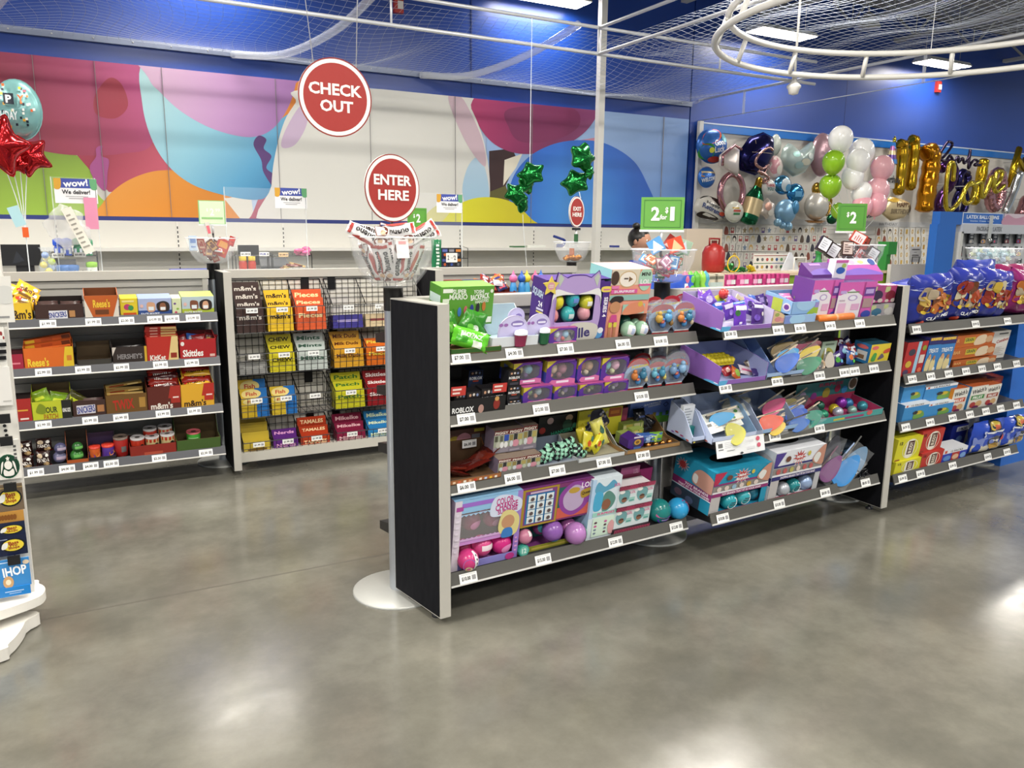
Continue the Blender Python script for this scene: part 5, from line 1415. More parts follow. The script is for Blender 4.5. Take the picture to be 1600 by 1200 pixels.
for i,(px,py,pr,c,lb,dd) in enumerate(((1303,640,9,'b8a42c','gold',.1),(1314,629,10,'7a2a9a','violet',.14),(1309,647,9,'b0b4c4','silver',.06),(1286,650,9,'2f8a6a','emerald',.06),(1277,655,7,'b890b8','lilac',.04),(1331,645,8,'8ab0a8','clear sea green',.06),(1347,638,9,'3a8a9a','turquoise',.08),(1325,630,9,'2f6a9a','steel blue',.13),(1280,634,9,'1f5a4a','dark green',.15))):
 ball_item(s,px,py,pr,lb+' shiny ball in the teal and pink tray',c,[],dd,'glitter_ball',fin='f')
x=s.fr.onY(1120,690,s.yf).x
x1=s.fr.onY(1194,690,s.yf).x
q=MB()
S=plane((0,0,0),(x1-x,0,0),(0,.016,.075))
q.prism([(-.001,0),(.015,.075),(.016,.075),(.0,0)],0,x1-x,'e6e8ea','x')
q.deco(plane((0,-.0014,0),(x1-x,0,0),(0,.016,.075)),[('r',.04,.6,.13,.85,'6a6a6a'),('r',.04,.45,.14,.5,'4a4a4a')]+words(4,'c8c8cc',.17,.36,.5,.9)+[('e',.42,.8,.035,.15,'c05a70'),('e',.86,.8,.04,.14,'c85a70'),('e',.87,.4,.04,.14,'c85a70'),('p',[(.46,.1),(.5,.18),(.54,.1),(.5,.02)],'3a3a3e'),('r',.6,.68,.76,.8,'d4d4d8'),('r',.62,.25,.78,.4,'d4d4d8'),('r',.2,.35,.36,.38,'6a6a6a')])
tag(q.build('leaflet',None,s.fr.M @ T(x,s.yf-.008,s.zl-.028)),'white printed card clipped to the front lip of the third shelf','leaflet')
# ---------------------------------------------------------------- middle gondola, bottom shelf
def capsule_box(sh,px0,px1,pt,label,base,band,panel,txt,lef,d):
 x,dz,w,h=geo(sh,px0,px1,pt,None,d)
 t=thing('toy_display_box',label,'display box',sh.mtx(x,d,0))
 q=MB()
 q.box(0,0,0,w,.26,h,base,{'f':None})
 q.box(0,0,h*.42,w,.003,h,base)
 q.box(0,0,0,w*.16,.003,h*.42,'b8b4b4')
 q.box(w*.9,0,0,w,.003,h*.42,panel)
 q.box(0,0,0,w,.003,h*.05,'a02a4a')
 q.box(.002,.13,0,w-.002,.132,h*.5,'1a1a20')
 S=plane((0,0,0),(w,0,0),(0,0,h))
 q.deco(S,[('p',[(0,.98),(.2,.98),(.06,.7),(0,.7)],'b02a4c' if base != 'dcdfe6' else '4a3a8a'),('r',.0,.52,1,.67,'8a8480'),('r',0,.5,1,.54,'e4e4e8'),('r',0,.68,1,.72,band),('r',0,.42,1,.5,band),('t',txt,.52,.46,.7,.05,'e8e0e8'),('s',.48,.82,.16,.19,12,'e6e6e8'),('s',.48,.82,.14,.165,12,'b03a3c'),('t','MINI',.48,.84,.12,.06,'f0f0f0'),('t','BRANDS',.48,.76,.2,.06,'f0f0f0'),
               ('b',[(.76,.7),(.82,.86),(.95,1),(1,1),(1,.62),(.9,.6)],'c08a76'),('b',[(.78,.74),(.84,.86),(.92,.8),(.86,.64)],'dcdcd8')]+[('e',.1+.13*k,.6,.04,.055,rc(('d8c8c0','c8a03a','8fb0c8','b85a5a','b0a85a'))) for k in range(6)]+[('e',.25,.84,.05,.06,'6a4030'),('e',.66,.88,.03,.05,'c8b84a')])
 q.deco(plane((0,.26,0),(0,-.26,0),(0,0,h)),[('r',0,.32,1,.48,band),('t','TOY BRANDS',.62,.43,.6,.055,'ece4ec'),('t','THAT FIT IN YOUR HAND',.56,.36,.8,.05,'ece4ec'),('r',0,.3,1,.32,'e4e4e8'),('s',.2,.8,.18,.16,12,'e6e6e8'),('s',.2,.8,.15,.14,12,'b03a3c'),('b',[(.5,.55),(.5,.75),(.68,.9),(1,.8),(1,.5),(.7,.5)],lef),('b',[(.5,.6),(.52,.75),(.62,.72),(.6,.55)],'e0e0dc'),('r',0,0,.75,.29,'2a3a4a'),('e',.2,.15,.1,.08,'5a4a5a'),('e',.5,.1,.1,.08,'4a5a7a')])
 n=22
 q.add([(w*.5+w*.27*math.cos(6.283*k/n),.12+.05*math.sin(6.283*k/n),h+.0008) for k in range(n)],[list(range(n))],'08080a')
 q.build('carton',t)
 return x
s=A2[3]
x0_=capsule_box(s,1110,1196,728,'teal box of toy capsules with a hand holding a toy, bottom shelf left','1f8cae','8a2a6a','1f8cae','TOY BRANDS THAT FIT IN YOUR HAND','c09080',.03)
x0_=capsule_box(s,1203,1279,698,'white and navy box of toy capsules, bottom shelf middle','dcdfe6','2a2a6c','b8b8bc','SHOPPING BRANDS THAT FIT IN YOUR HAND','c8c4c8',.03)
for i,(px,py,pr,c,lb) in enumerate(((1137,788,14,'2a9aa8','large teal and white toy capsule at the front left of the teal box'),(1158,782,14,'3aa4b0','teal toy capsule with a red patch in the middle of the teal box'),(1173,775,13,'2a7a94','dark teal toy capsule at the right of the teal box'),(1222,768,12,'b4b8c0','silver toy capsule at the front left of the white and navy box'),(1238,764,12,'2a8a90','teal toy capsule with a white label in the white and navy box'),(1256,759,13,'9ab0d4','pearly blue toy capsule at the right of the white and navy box'),(1166,768,10,'8a8a90','grey toy capsule at the back of the teal box'))):
 ball_item(s,px,py,pr,lb,c,[('b',[(.05,.25),(.2,.6),(.5,.75),(.6,.5),(.3,.15)],'dfe6e8'),('r',.15,.4,.45,.44,'3a4650'),('r',.2,.5,.5,.54,'3a4650'),('e',.92,.5,.2,.3,'d8dcdc')] if i in (0,1,4) else ([('b',[(.5,.1),(.6,.4),(.8,.3),(.7,.1)],'b8304c')] if i==2 else []),(.05,.06,.08,.05,.06,.06,.1)[i],'toy_capsule',fin='f' if i in (3,5) else 'g')
for a in ((1302,768,.17,.17,'2a7ec0',.03,28,-22,'bag with a big blue rubber toy at the front right of the bottom shelf','9ab0d4'),(1322,740,.16,.15,'6a8aa8',.1,24,-18,'bag with a grey blue toy behind the big blue one','8a8a84'),(1290,735,.15,.16,'4a4a52',.09,20,-15,'bag with a dark grey toy left of the grey blue one','5a6a7c'),(1283,752,.13,.14,'7a4a7a',.07,25,-18,'bag with a purple toy behind the big blue one','7a5a6a')):
 pop(s,*a)
for i in range(5):
 z_=.1+.022*i
 x,dz,w,h=geo(s,1268+6*i,1328+4*i,718-6*i,726-6*i,.16+.02*i,False)
 q=MB()
 q.box(0,0,0,w,.05,.02,('2a3a4c','3a4a5c','24303c')[i % 3])
 q.deco(plane((0,0,0),(w,0,0),(0,0,.02)),[('r',.3,.1,.5,.9,'15171a'),('r',.34,.3,.46,.7,'d8d8d8'),('r',.55,.2,.75,.8,'8a3a2a'),('r',.8,.2,.95,.8,'4a7a9c')])
 tag(q.build('toy_header_card',None,s.fr.M @ T(x,s.yf+.16+.02*i,s.zs(.16)+dz*.8+.02) @ R(-8,'Y')),'dark header strip stacked at the back of the bottom shelf, '+('lowest','second from below','middle','second from the top','topmost')[i],'card')
for i in range(6):
 q=MB()
 q.tube(smooth([(0,0,0),(.02,.01,.03),(.045,.0,.04),(.06,-.01,.01),(.04,-.015,-.005)],4,False),.005,('16181c','g'),6)
 p=s.fr.onY(1328+6*i,757-3*(i % 3),s.yf+.04)
 tag(q.build('black_cord_toy',None,s.fr.M @ T(p.x,s.yf+.035+.02*(i % 2),s.zs(.04)+.008+.02*(i // 3)) @ R(40*i,'Y')),'black wiry toy tangled at the right end of the bottom shelf','toy','black wiry toys')
# ---------------------------------------------------------------- snack gondola
s=A3[0]
def chip(sh,px0,px1,pt,lb,col,d,cap,roll=0):
 x,dz,w,h=geo(sh,px0,px1,pt,None,d)
 q=MB()
 dk=[('b',[(.0,.72),(.3,.82),(.6,.78),(.98,.86),(.98,.76),(.6,.7),(.3,.74)],'c4cbe4')]+[('b',[(.1+.13*(k % 6)+ru(-.03,.03),.3+.14*(k // 6)+ru(-.03,.03)),(.26+.13*(k % 6),.3+.14*(k // 6)+ru(-.05,.05)),(.28+.13*(k % 6),.46+.14*(k // 6)+ru(-.03,.06)),(.12+.13*(k % 6),.48+.14*(k // 6))],rc(('a8421f','b89a34','a89880','b86a2c','c8bc9c','8a2f22','6a3a1c','c0a050'))) for k in range(15)]+[('e',.2+.2*k,.3+.04*(k % 2),.05,.035,'d8b83a') for k in range(4)]
 if cap:
  dk += [('t','CLASSIC MIX',.58,.2,.5,.06,'f0f2f8',6),('e',.88,.2,.07,.07,'d8b83a'),('e',.22,.1,.1,.04,'c8402c')]
 pouch_mesh(q,w,h,.13,col,dk,'g',n=16,wr=.16)
 tag(q.build('chip_bag',None,sh.mtx(x+w/2,d,0) @ R(roll,'Y')),lb,'snack bag')
chip(s,1413,1476,427,'big blue multi-pack chip bag at the left of the snack shelf','232e86',.075,True,-2)
chip(s,1470,1522,418,'big blue multi-pack chip bag in the middle of the top snack shelf','232e86',.085,True,2)
chip(s,1512,1566,420,'big blue multi-pack chip bag leaning right beside the magenta one','252f8c',.075,False,5)
chip(s,1558,1622,424,'big magenta multi-pack chip bag at the right edge of the picture','7a1a5c',.08,False,8)
chip(s,1480,1540,405,'blue chip bag lying behind the middle blue bag','24348c',.2,False)
chip(s,1535,1600,412,'magenta chip bag behind the right blue bag','7a1a4c',.21,False)
x=s.fr.onY(1420,430,s.yf+.2).x
pouch('chip_bag','blue and white chip bag lying flat behind the dark panel top','snack bag',s.fr.M @ T(x-.1,s.yf+.24,1.21) @ R(-6,'Y') @ R(78,'X'),.26,.22,.07,'2a3aa0',[('r',.0,.3,1,.4,'d8dcec'),('r',.0,.6,1,.68,'d8dcec'),('p',[(.2,0),(.3,0),(.6,1),(.5,1)],'d8dcec')])
s=A3[1]
for i,(a,b_,c,nm,lb,col,dk,d,dep) in enumerate(((1410,1442,533,'snack_box','red fruit snack box with a pale blue stripe','b02a2c',[('r',.52,0,.68,1,'9ac4dc'),('e',.3,.7,.16,.1,'3a3a4a'),('e',.25,.35,.14,.1,'c8a83a'),('e',.2,.12,.13,.08,'4a3a5a'),('e',.85,.8,.1,.08,'8a9a3a'),('r',.72,.35,.95,.6,'d8ccc4'),('e',.84,.15,.1,.07,'d86a4a')],.03,.16),(1444,1463,526,'snack_box','blue crispy treat box, left of the pair','3a7ec0',None,.03,.12),(1463,1486,525,'snack_box','blue crispy treat box, right of the pair','3a7ec0',None,.03,.12))):
 if dk is None:
  dk=[('r',0,.9,1,1,'2c2860'),('r',.05,.91,.95,.99,'c88a2c'),('t','KRISPIES',.5,.95,.8,.07,'e8d060'),('t','TREATS',.5,.63,.75,.12,'e4ecf4'),('r',0,.8,1,.9,'2c2a6a'),('b',[(.12,.05),(.1,.35),(.3,.5),(.45,.4),(.4,.05)],'d8c894'),('b',[(.5,.05),(.48,.3),(.65,.42),(.85,.3),(.8,.05)],'d8c894'),('e',.3,.46,.1,.08,'c89a7a'),('e',.68,.42,.1,.07,'a87a5a'),('e',.85,.1,.1,.06,'e4e4e4')]
 box_item(s,a,b_,c,nm,lb,'snack box',col,dk,d,dep,side='2c2a6a' if i else '8a1a1e',topc='1a1a2c')
GR=[('r',.3,.3,.55,.8,'c8b03a'),('t','GRAIN',.42,.6,.2,.3,'3a5a2c'),('b',[(.55,.1),(.6,.8),(.8,.9),(.82,.2)],'d8c4a8'),('e',.9,.5,.09,.3,'c8a07a'),('t','BAR',.1,.6,.16,.3,'e0a868'),('r',.0,.0,.55,.2,'c0682a')]
for i,(c,pb) in enumerate(((560,None),(541,558),(523,541))):
 box_item(s,1487-1*i,1553-2*i,c,'snack_box','orange granola bar box, '+('bottom','middle','top')[i]+' of the stack of three','snack box','b8602a',GR,.04,.12,pb=pb,side='8a451c',topc='9a5022')
box_item(s,1536,1571,517,'snack_box','tall white snack box with red script behind the orange boxes','snack box','d6d4d0',[('t','Combos',.72,.66,.5,.12,'a83a34',8),('r',.5,.88,.9,.93,'4a4a4c'),('e',.6,.3,.16,.1,'c8c0b4')]+words(5,'b8b4b0',.5,.95,.1,.45),.1,.1)
s=A3[2]
FP=[('r',0,.86,1,1,'e8eaee'),('t','12 PACKS',.5,.93,.5,.09,'2a2a3a'),('r',.06,.88,.12,.98,'c8503a'),('b',[(.45,.15),(.45,.45),(.6,.6),(.8,.5),(.85,.2)],'6a9a4a'),('e',.62,.48,.12,.1,'c8b03a'),('e',.48,.5,.1,.1,'26262c')]
for i,(a,b_,c,pb,lb) in enumerate(((1409,1447,630,None,'blue twelve-pack snack box, lower row left'),(1447,1486,628,None,'blue twelve-pack snack box, lower row right'),(1408,1441,603,627,'blue twelve-pack snack box, upper row left'),(1442,1491,601,627,'blue twelve-pack snack box, upper row right'))):
 box_item(s,a,b_,c,'snack_box',lb,'snack box','3a8ac8',FP if i != 2 else FP[3:],.03 if i<2 else .05,.14,pb=pb,side='3a7ab4',topc='e0e4ea')
WL=lambda c:[('r',0,.62,1,.95,'e4e2da'),('t',"Welch's",.5,.8,.85,.2,'26262a',5),('r',.1,.42,.9,.6,c),('t','FRUIT',.5,.5,.6,.12,'f0eee8'),('e',.3,.2,.18,.12,'a83a3a'),('e',.65,.22,.2,.13,'c8a070'),('e',.5,.08,.2,.07,'6a2a5a')]
for i,(a,b_,c,k,sd,lb) in enumerate(((1484,1507,606,'c8502c','d8862c','white and orange fruit snack box left of the green banded one'),(1512,1537,602,'3f8a44','3a8ac8','white fruit snack box with a green band and blue side'),(1537,1558,600,'9a3a24','c8602c','white fruit snack box with an orange top, right of the green banded one'))):
 box_item(s,a,b_,c,'snack_box',lb,'snack box','d8d2c8',WL(k),.04,.12,side=sd,topc='b85a2c')
for i,(a,b_) in enumerate(((1505,1535),(1535,1562))):
 box_item(s,a,b_,590,'snack_box',('brown red snack box behind the green banded fruit box','brown red snack box behind the orange topped fruit box')[i],'snack box','7a2a1c',[('r',.1,.6,.9,.8,'a83a2a')],.2,.08)
s=A3[3]
NB=lambda c:[('e',.56,.5,.3,.44,'e4e2c8'),('e',.56,.5,.28,.41,c),('b',[(.4,.15),(.38,.8),(.5,.92),(.68,.85),(.7,.2)],'e8e4d8'),('r',.44,.25,.68,.85,'4a2418'),('t','BUDDY',.56,.55,.5,.14,'ece4d0',90),('t','12',.14,.82,.12,.14,'3a2a1a'),('r',.03,.04,.22,.1,'8a3a2a')]
for i,(a,b_,c,pb,col,lb) in enumerate(((1396,1436,718,None,'d2cc2c','yellow wafer bar box, lower of the two'),(1398,1436,683,718,'d2cc2c','yellow wafer bar box, upper of the two'),(1436,1470,705,None,'b8342c','red cookie bar box, lower of the two'),(1436,1470,671,705,'b8342c','red cookie bar box, upper of the two'))):
 box_item(s,a,b_,c,'snack_box',lb,'snack box',col,NB(col),.03,.14,pb=pb,side='b8b224' if i<2 else '9a2a24')
CK=[('r',0,.72,1,1,'e4e6ea'),('t','12 PACKS',.55,.84,.5,.14,'2a2a3a'),('r',.06,.76,.16,.96,'c8503a'),('r',.38,0,.7,.72,'b0302c'),('e',.2,.38,.15,.2,'5a8ac8'),('e',.54,.38,.13,.2,'d8b090'),('e',.85,.38,.12,.2,'7aa0d0')]
box_item(s,1470,1507,700,'snack_box','blue and red cookie twelve-pack box at the front of the bottom snack shelf','snack box','2a3ab0',CK,.03,.1,topc='e0e2e8')
box_item(s,1482,1506,662,'snack_box','dark blue twelve-pack box at the back of the bottom snack shelf','snack box','1f2c8a',[('r',.3,.7,1,.9,'d8dae0'),('t','12 PACKS',.65,.8,.5,.12,'2a2a3a'),('e',.6,.35,.2,.15,'6a8ac8')],.16,.1)
for i,(a,b_,c) in enumerate(((1512,1558,655),(1556,1594,648))):
 pouch_at(s,a,b_,c,'snack_bag',('blue and white popcorn bag, left of the pair on the bottom snack shelf','blue and white popcorn bag, right of the pair at the picture edge')[i],'snack bag','2a4ab4',[('r',.02,.0,.98,.32,'cfcab8'),('r',.02,.3,.98,.55,'7a8ac8'),('e',.55,.85,.24,.16,'1f2430'),('e',.55,.86,.2,.12,'b8a03c'),('e',.6,.84,.12,.07,'b85a3c'),('e',.58,.42,.24,.14,'4a4a4e'),('p',[(.42,.2),(.74,.2),(.78,.34),(.58,.38),(.38,.34)],'b08a3a'),('t','Booty',.58,.44,.34,.1,'e4e0d4'),('r',.3,.68,.85,.73,'e0e4ec'),('e',.22,.62,.06,.05,'c8d0e8'),('e',.22,.72,.06,.05,'c8d0e8'),('r',.84,.38,.98,.55,'c03a34')],.07,.1)
# ---------------------------------------------------------------- candy gondola at the left
s=B1[0]
def bars(sh,a,b_,pts,nm,lb,cat,col,dk,n,d0=.05,fin='g',th=.012,side=None):
 """A few flat bars or packets standing one behind another inside a carton."""
 for i in range(n):
  d=d0+.03*i
  x,dz,w,h=geo(sh,a,b_,pts-3*i,None,d)
  q=MB()
  pouch_mesh(q,w*.94,h,.022,col if i % 2==0 or not side else side,dk,fin,n=6)
  tag(q.build(nm,None,sh.mtx(x+w/2,d,.004) @ R(ru(-2,2),'Y')),lb+', '+('front','second','third','fourth','fifth')[i]+' of its carton',cat)
def carton(sh,a,b_,lb,col,dk,hf,ci='3a2a1c',hb=None,dep=.16,d=.02,nm='candy_carton'):
 hf += .028 if hf>.03 else .012
 return tray(sh,a,b_,nm,lb,col,ci,hf,max(hb or 0,hf*1.1),dep,d,dk,cat='candy carton')
MM=lambda c:[('t',"m&m's",.5,.55,.8,.5,c)]
carton(s,-6,51,'yellow candy carton at the left end of the top candy shelf','e0b82c',[('t',"m&m's",.62,.4,.7,.5,'3a2414')],.075)
for i in range(6):
 pouch('candy_bag','yellow peanut candy bag in the heap, '+('leftmost at the bottom','second at the bottom','third at the bottom','left on top','middle on top','right on top')[i],'candy bag',s.mtx(-.44+.075*(i % 3),.06+.03*(i // 3),.07+.035*(i // 3)) @ R((-15,8,25,-8,20,35)[i],'Y') @ R(-60,'X'),.12,.13,.03,'e0a82c',[('t',"m&m's",.5,.5,.7,.3,'4a2a14'),('e',.2,.3,.12,.1,'b83a2a'),('e',.8,.7,.1,.1,'f0e6d0'),('r',.2,.1,.8,.22,'6a4a1a')])
carton(s,55,131,'dark brown candy bar carton with a white name patch on the top candy shelf','3a2420',[('r',.28,.12,.66,.62,'d8d8e0'),('t','SNICKERS',.46,.36,.36,.34,'2a3a8a',4),('r',.7,.2,.82,.6,'b08050')],.062,'1c1412',.09)
for i,(a,b_) in enumerate(((58,93),(94,128))):
 bars(s,a,b_,474,'candy_bar','brown and silver bar, '+('left','right')+' row' if False else 'brown and silver candy bar, '+('left','right')[i]+' column','candy bar','4a3430',[('r',.1,.5,.9,.85,'c8c4cc'),('r',.2,.55,.8,.75,'3a3a6a')],2,.05)
carton(s,133,186,"orange candy carton with white corners on the top candy shelf",'b85a24',[('p',[(0,0),(.25,0),(0,.9)],'d8d0c4'),('p',[(1,0),(.8,0),(1,.9)],'d8d0c4'),('t',"Reese's",.5,.66,.5,.35,'e8c03a'),('r',.3,.2,.7,.4,'6a3a1a')],.105,'6a3a1c',.11,.14)
bars(s,138,182,470,'candy_bar','orange peanut butter cup pack','candy bar','d0602c',[('r',.2,.5,.8,.8,'e08a4a')],2,.05)
box_item(s,188,215,466,'candy_box','yellow candy box with small pictures, right of the orange carton','candy box','d8c02c',[('e',.4,.55,.2,.16,'b03a6a'),('e',.6,.5,.16,.14,'3a8a4a'),('r',.15,.1,.9,.25,'c8501e'),('r',.1,.8,.8,.9,'e4d68a')],.03,.1)
FM=lambda c,s1,s2:[('r',0,0,1,.35,c),('t','FACE MASKS',.35,.14,.55,.16,'e4e8f0'),('b',[(.28,.3),(.26,.75),(.4,.8),(.5,.7),(.48,.3)],s1),('r',.3,.35,.46,.55,'dce4ea'),('b',[(.6,.3),(.55,.7),(.75,.85),(.92,.7),(.9,.3)],'2a201e'),('b',[(.65,.35),(.66,.7),(.8,.72),(.82,.35)],s2),('r',.66,.35,.81,.52,'e4e8ea'),('e',.1,.6,.05,.1,'d8b0a8')]
box_item(s,216,268,466,'mask_box','blue box of face masks with two masked faces','box','a4b0d4',FM('2c4a8a','c89a7a','8a5a40'),.03,.12,topc='8a9ac0')
box_item(s,269,283,466,'mask_box','narrow white and green box between the two face mask boxes','box','d0d8b0',[('e',.3,.7,.15,.06,'6a4a8a'),('e',.6,.4,.15,.06,'8ab04a'),('e',.4,.2,.15,.06,'c84a6a')],.03,.1)
box_item(s,284,334,463,'mask_box','green box of face masks with two masked faces at the shelf end','box','b4c4cc',FM('a8b83a','7a4a34','d0a080'),.03,.14,topc='b0c46a',side='c0cc88')
s=B1[1]
box_item(s,12,37,553,'candy_carton','dark red candy carton at the left end of the second candy shelf','candy carton','9a1f3a',[('r',.2,.4,.8,.5,'d87a8a')],.02,.1,topc='3a1018')
carton(s,38,116,"orange and yellow candy carton on the second candy shelf",'d0641e',[('t',"Reese's",.28,.34,.42,.4,'e8c83a'),('p',[(.78,0),(1,0),(1,1),(.84,1),(.8,.5)],'d8b82c'),('r',.86,.35,.96,.6,'c8782c')],.095,'8a4a1c',.11,.15)
for i in range(3):
 x,dz,w,h=geo(s,39+i,113+i,541,552,.05+.035*i)
 q=MB()
 box_mesh(q,w,.035,.03,'c85a20',[('r',.02,.1,.22,.9,'d8b42c'),('r',.36,.1,.6,.8,'b04a1a'),('r',.8,.1,.98,.9,'6a3014')])
 tag(q.build('candy_bar',None,s.mtx(x,.05+.03*i,.065+.018*i) @ R(-5-2*i,'Y')),'orange king-size cup pack, '+('lowest','middle','top')[i]+' of three askew on their carton','candy bar')
carton(s,120,175,'empty brown candy carton in the middle of the second candy shelf','2a2624',[('r',.05,.2,.95,.9,'3a3834')],.03,'5a4a34',.09,.2)
carton(s,176,230,"dark brown candy carton with grey lettering on the second candy shelf",'2c2220',[('t',"HERSHEY'S",.5,.45,.72,.3,'8a8688'),('p',[(0,1),(0,.5),(.12,1)],'c8c0b8'),('r',.93,0,1,1,'c8a02c')],.075,'1a1614',.1,.14)
bars(s,178,228,546,'candy_bar',"black candy bar with white lettering",'candy bar','221c1c',[('t',"HERSHEY'S",.55,.7,.7,.35,'d8d8d8'),('r',.03,.1,.1,.9,'c8a02c')],3,.04)
carton(s,230,279,'red and cream candy carton on the second candy shelf','b02a20',[('t','KitKat',.34,.18,.5,.22,'e8e0d8'),('p',[(.66,0),(1,0),(1,1),(.8,1)],'d8c084'),('r',.75,.15,.95,.35,'8a2a1a')],.125,'6a1a14',.13,.13)
for i in range(5):
 x,dz,w,h=geo(s,229-(i % 2),278-(i % 3),528,530,.04)
 q=MB()
 box_mesh(q,w,.016,.09,'a8281f',[('r',.5,.1,1,.9,('d8b87a','c8a060')[i % 2]),('r',.15,.2,.4,.7,'d89a8a')],topc='b83228')
 tag(q.build('candy_bar',None,s.mtx(x,.045+.006*(i % 2),.118+.017*i) @ R((2,-3,1,-2,-5)[i],'Z')),'red wafer bar, '+('lowest','second','third','fourth','topmost')[i]+' in the pile on the red and cream carton','candy bar')
carton(s,281,338,'red candy carton with white lettering at the right end of the second candy shelf','a81f24',[('t','Skittles',.36,.34,.56,.34,'f0ece8'),('r',.82,.14,.96,.26,'d8b0a8'),('e',.08,.8,.05,.1,'e0dcd8')],.1,'5a1014',.12,.15)
for i in range(4):
 pouch('candy_bag','dark red candy packet in the right-hand red carton, '+('left','second','third','right')[i],'candy bag',s.mtx(.50+.045*i,.06+.02*(i % 2),.05) @ R((-20,10,-5,18)[i],'Y') @ R(-20,'X'),.08,.09,.02,('7a1a20','2f5aa8','8a1f24','5a1418')[i],[('r',.2,.5,.8,.7,('c8b0b0','d0d8e8','c8b0b0','c8a03a')[i])])
s=B1[2]
box_item(s,22,49,622,'candy_carton','red candy carton at the left end of the third candy shelf','candy carton','a02420',[('r',.2,.5,.8,.56,'d8a03a'),('r',.3,.15,.8,.22,'e0d0c8')],.02,.1,topc='1a1010')
carton(s,51,113,'yellow green candy carton with a black end panel on the third candy shelf','b8c02c',[('t','SOUR',.46,.56,.36,.3,'2c3a1c'),('t','PATCH',.46,.22,.36,.3,'a8701c'),('r',.75,0,1,1,'1c1e1c'),('t','KING SIZE',.87,.5,.2,.2,'e8e8e4'),('b',[(.1,.5),(.2,.9),(.35,.7),(.3,.4)],'7a8a1c')],.09,'5a4a2c',.17,.16)
for i in range(3):
 pouch('candy_bag','lime candy packet in the yellow green carton, '+('left','middle','right')[i],'candy bag',s.mtx(-.24+.06*i,.08,.05+.02*(i==0)) @ R((-20,15,40)[i],'Y') @ R(-15,'X'),.1,.09,.025,('8ab02a','7aa024','4a4a1a')[i],[('r',.2,.4,.7,.6,'c8d83a')])
carton(s,114,166,'dark brown candy carton with a white name patch on the third candy shelf','3c2622',[('r',.12,.25,.68,.75,'d4d0d8'),('t','SNICKERS',.4,.5,.54,.4,'2a3a8a',5),('r',.74,.3,.95,.7,'a8744a')],.075,'1c1210',.1)
bars(s,116,164,628,'candy_bar','brown bar','candy bar','4a322c',[('r',.1,.6,.9,.9,'6a4a5a'),('r',.6,.6,.9,.85,'a8a0a8')],3,.04)
carton(s,166,231,'gold brown candy carton with red lettering on the third candy shelf','6a4a1e',[('t','TWIX',.42,.5,.5,.5,'b02a1c',4),('r',.8,.3,.95,.8,'a8803a')],.095,'3a2814',.1)
for i in range(5):
 x,dz,w,h=geo(s,168,229,620,625,.04)
 q=MB()
 box_mesh(q,w*.95,.012,.03,'a88a4a',[('r',.1,.2,.5,.8,'7a1a14'),('r',.6,.2,.9,.8,'d8c48a')],topc='c0a468',fin='f')
 tag(q.build('candy_bar',None,s.mtx(x,.04+.022*i,.09+.008*i) @ R((-2,1,-3,2,-6)[i],'Y')),'gold foil bar, '+('front','second','third','fourth','rearmost')[i]+' in the gold brown carton','candy bar')
for (a,b_,c1,c2,lb,pt) in ((231,283,'4a1a1c','a02a20','red and brown',593),(283,335,'d8a42c','b02a20','red and yellow',587)):
 carton(s,a,b_,lb+" candy carton with bold lettering on the third candy shelf",c1 if c1[0]=='d' else '5a2018',[('t',"m&m's",.42,.22,.66,.26,'e4dcd4' if c1[0] != 'd' else '3a2010'),('p',[(.62,.5),(1,.5),(1,1),(.7,1)],c2),('r',.7,.3,.98,1,c2),('r',.76,.5,.94,.56,'e8d0c8')],.125,'3a1410',.14,.15)
 for i in range(4):
  pouch('candy_bag',lb+' candy packet, '+('lowest','second','third','topmost')[i]+' in the heap on its carton','candy bag',s.mtx((s.px(a,620,.05).x+s.px(b_,620,.05).x)/2,.045+.015*i,.115+.028*i) @ R((-3,4,-5,8)[i],'Y') @ R(-55,'X'),.17,.085,.03,c1 if i % 2==0 else c2,[('t',"m&m's",.5,.5,.6,.42,'e8e0da' if c1[0] != 'd' else '3a2010'),('e',.12,.5,.08,.2,c2)])
s=B1[3]
for i,(a,b_,pt,pb) in enumerate(((22,54,712,None),(56,80,704,None),(24,52,688,712),(56,82,684,704))):
 pouch_at(s,a,b_,pt,'snack_packet','brown snack packet with a white name, '+('lower left','lower right','upper left','upper right')[i]+' of four','snack packet','2a1614',[('t','PANDA',.5,.5,.8,.26,'e0dad4'),('e',.3,.78,.18,.14,'c8b498'),('e',.7,.24,.2,.14,'b89a70'),('r',.0,.0,1,.1,'8a1f1c'),('e',.75,.8,.12,.1,'e4e0dc')],.05+.03*(i // 2),.04,pb=pb)
for i,(px,py,pr,c,k) in enumerate(((94,700,10,'4a4a6a','slate and white ball, upper of two'),(94,722,11,'6a6a8a','slate and white ball, lower of two'),(121,698,9,'2a5a2a','green wrapped ball, upper of two'),(121,720,11,'3a7a34','green wrapped ball, lower of two'))):
 ball_item(s,px,py,pr,k+' on the bottom candy shelf',c,[('r',.2,.4,.8,.6,'a89ab0' if i<2 else '6ab05a')],.05+.02*(i % 2),'candy_ball','candy')
carton(s,104,139,'orange edged dark carton around the green wrapped balls','a8501e',[],.02,'241a14',.16,.14)
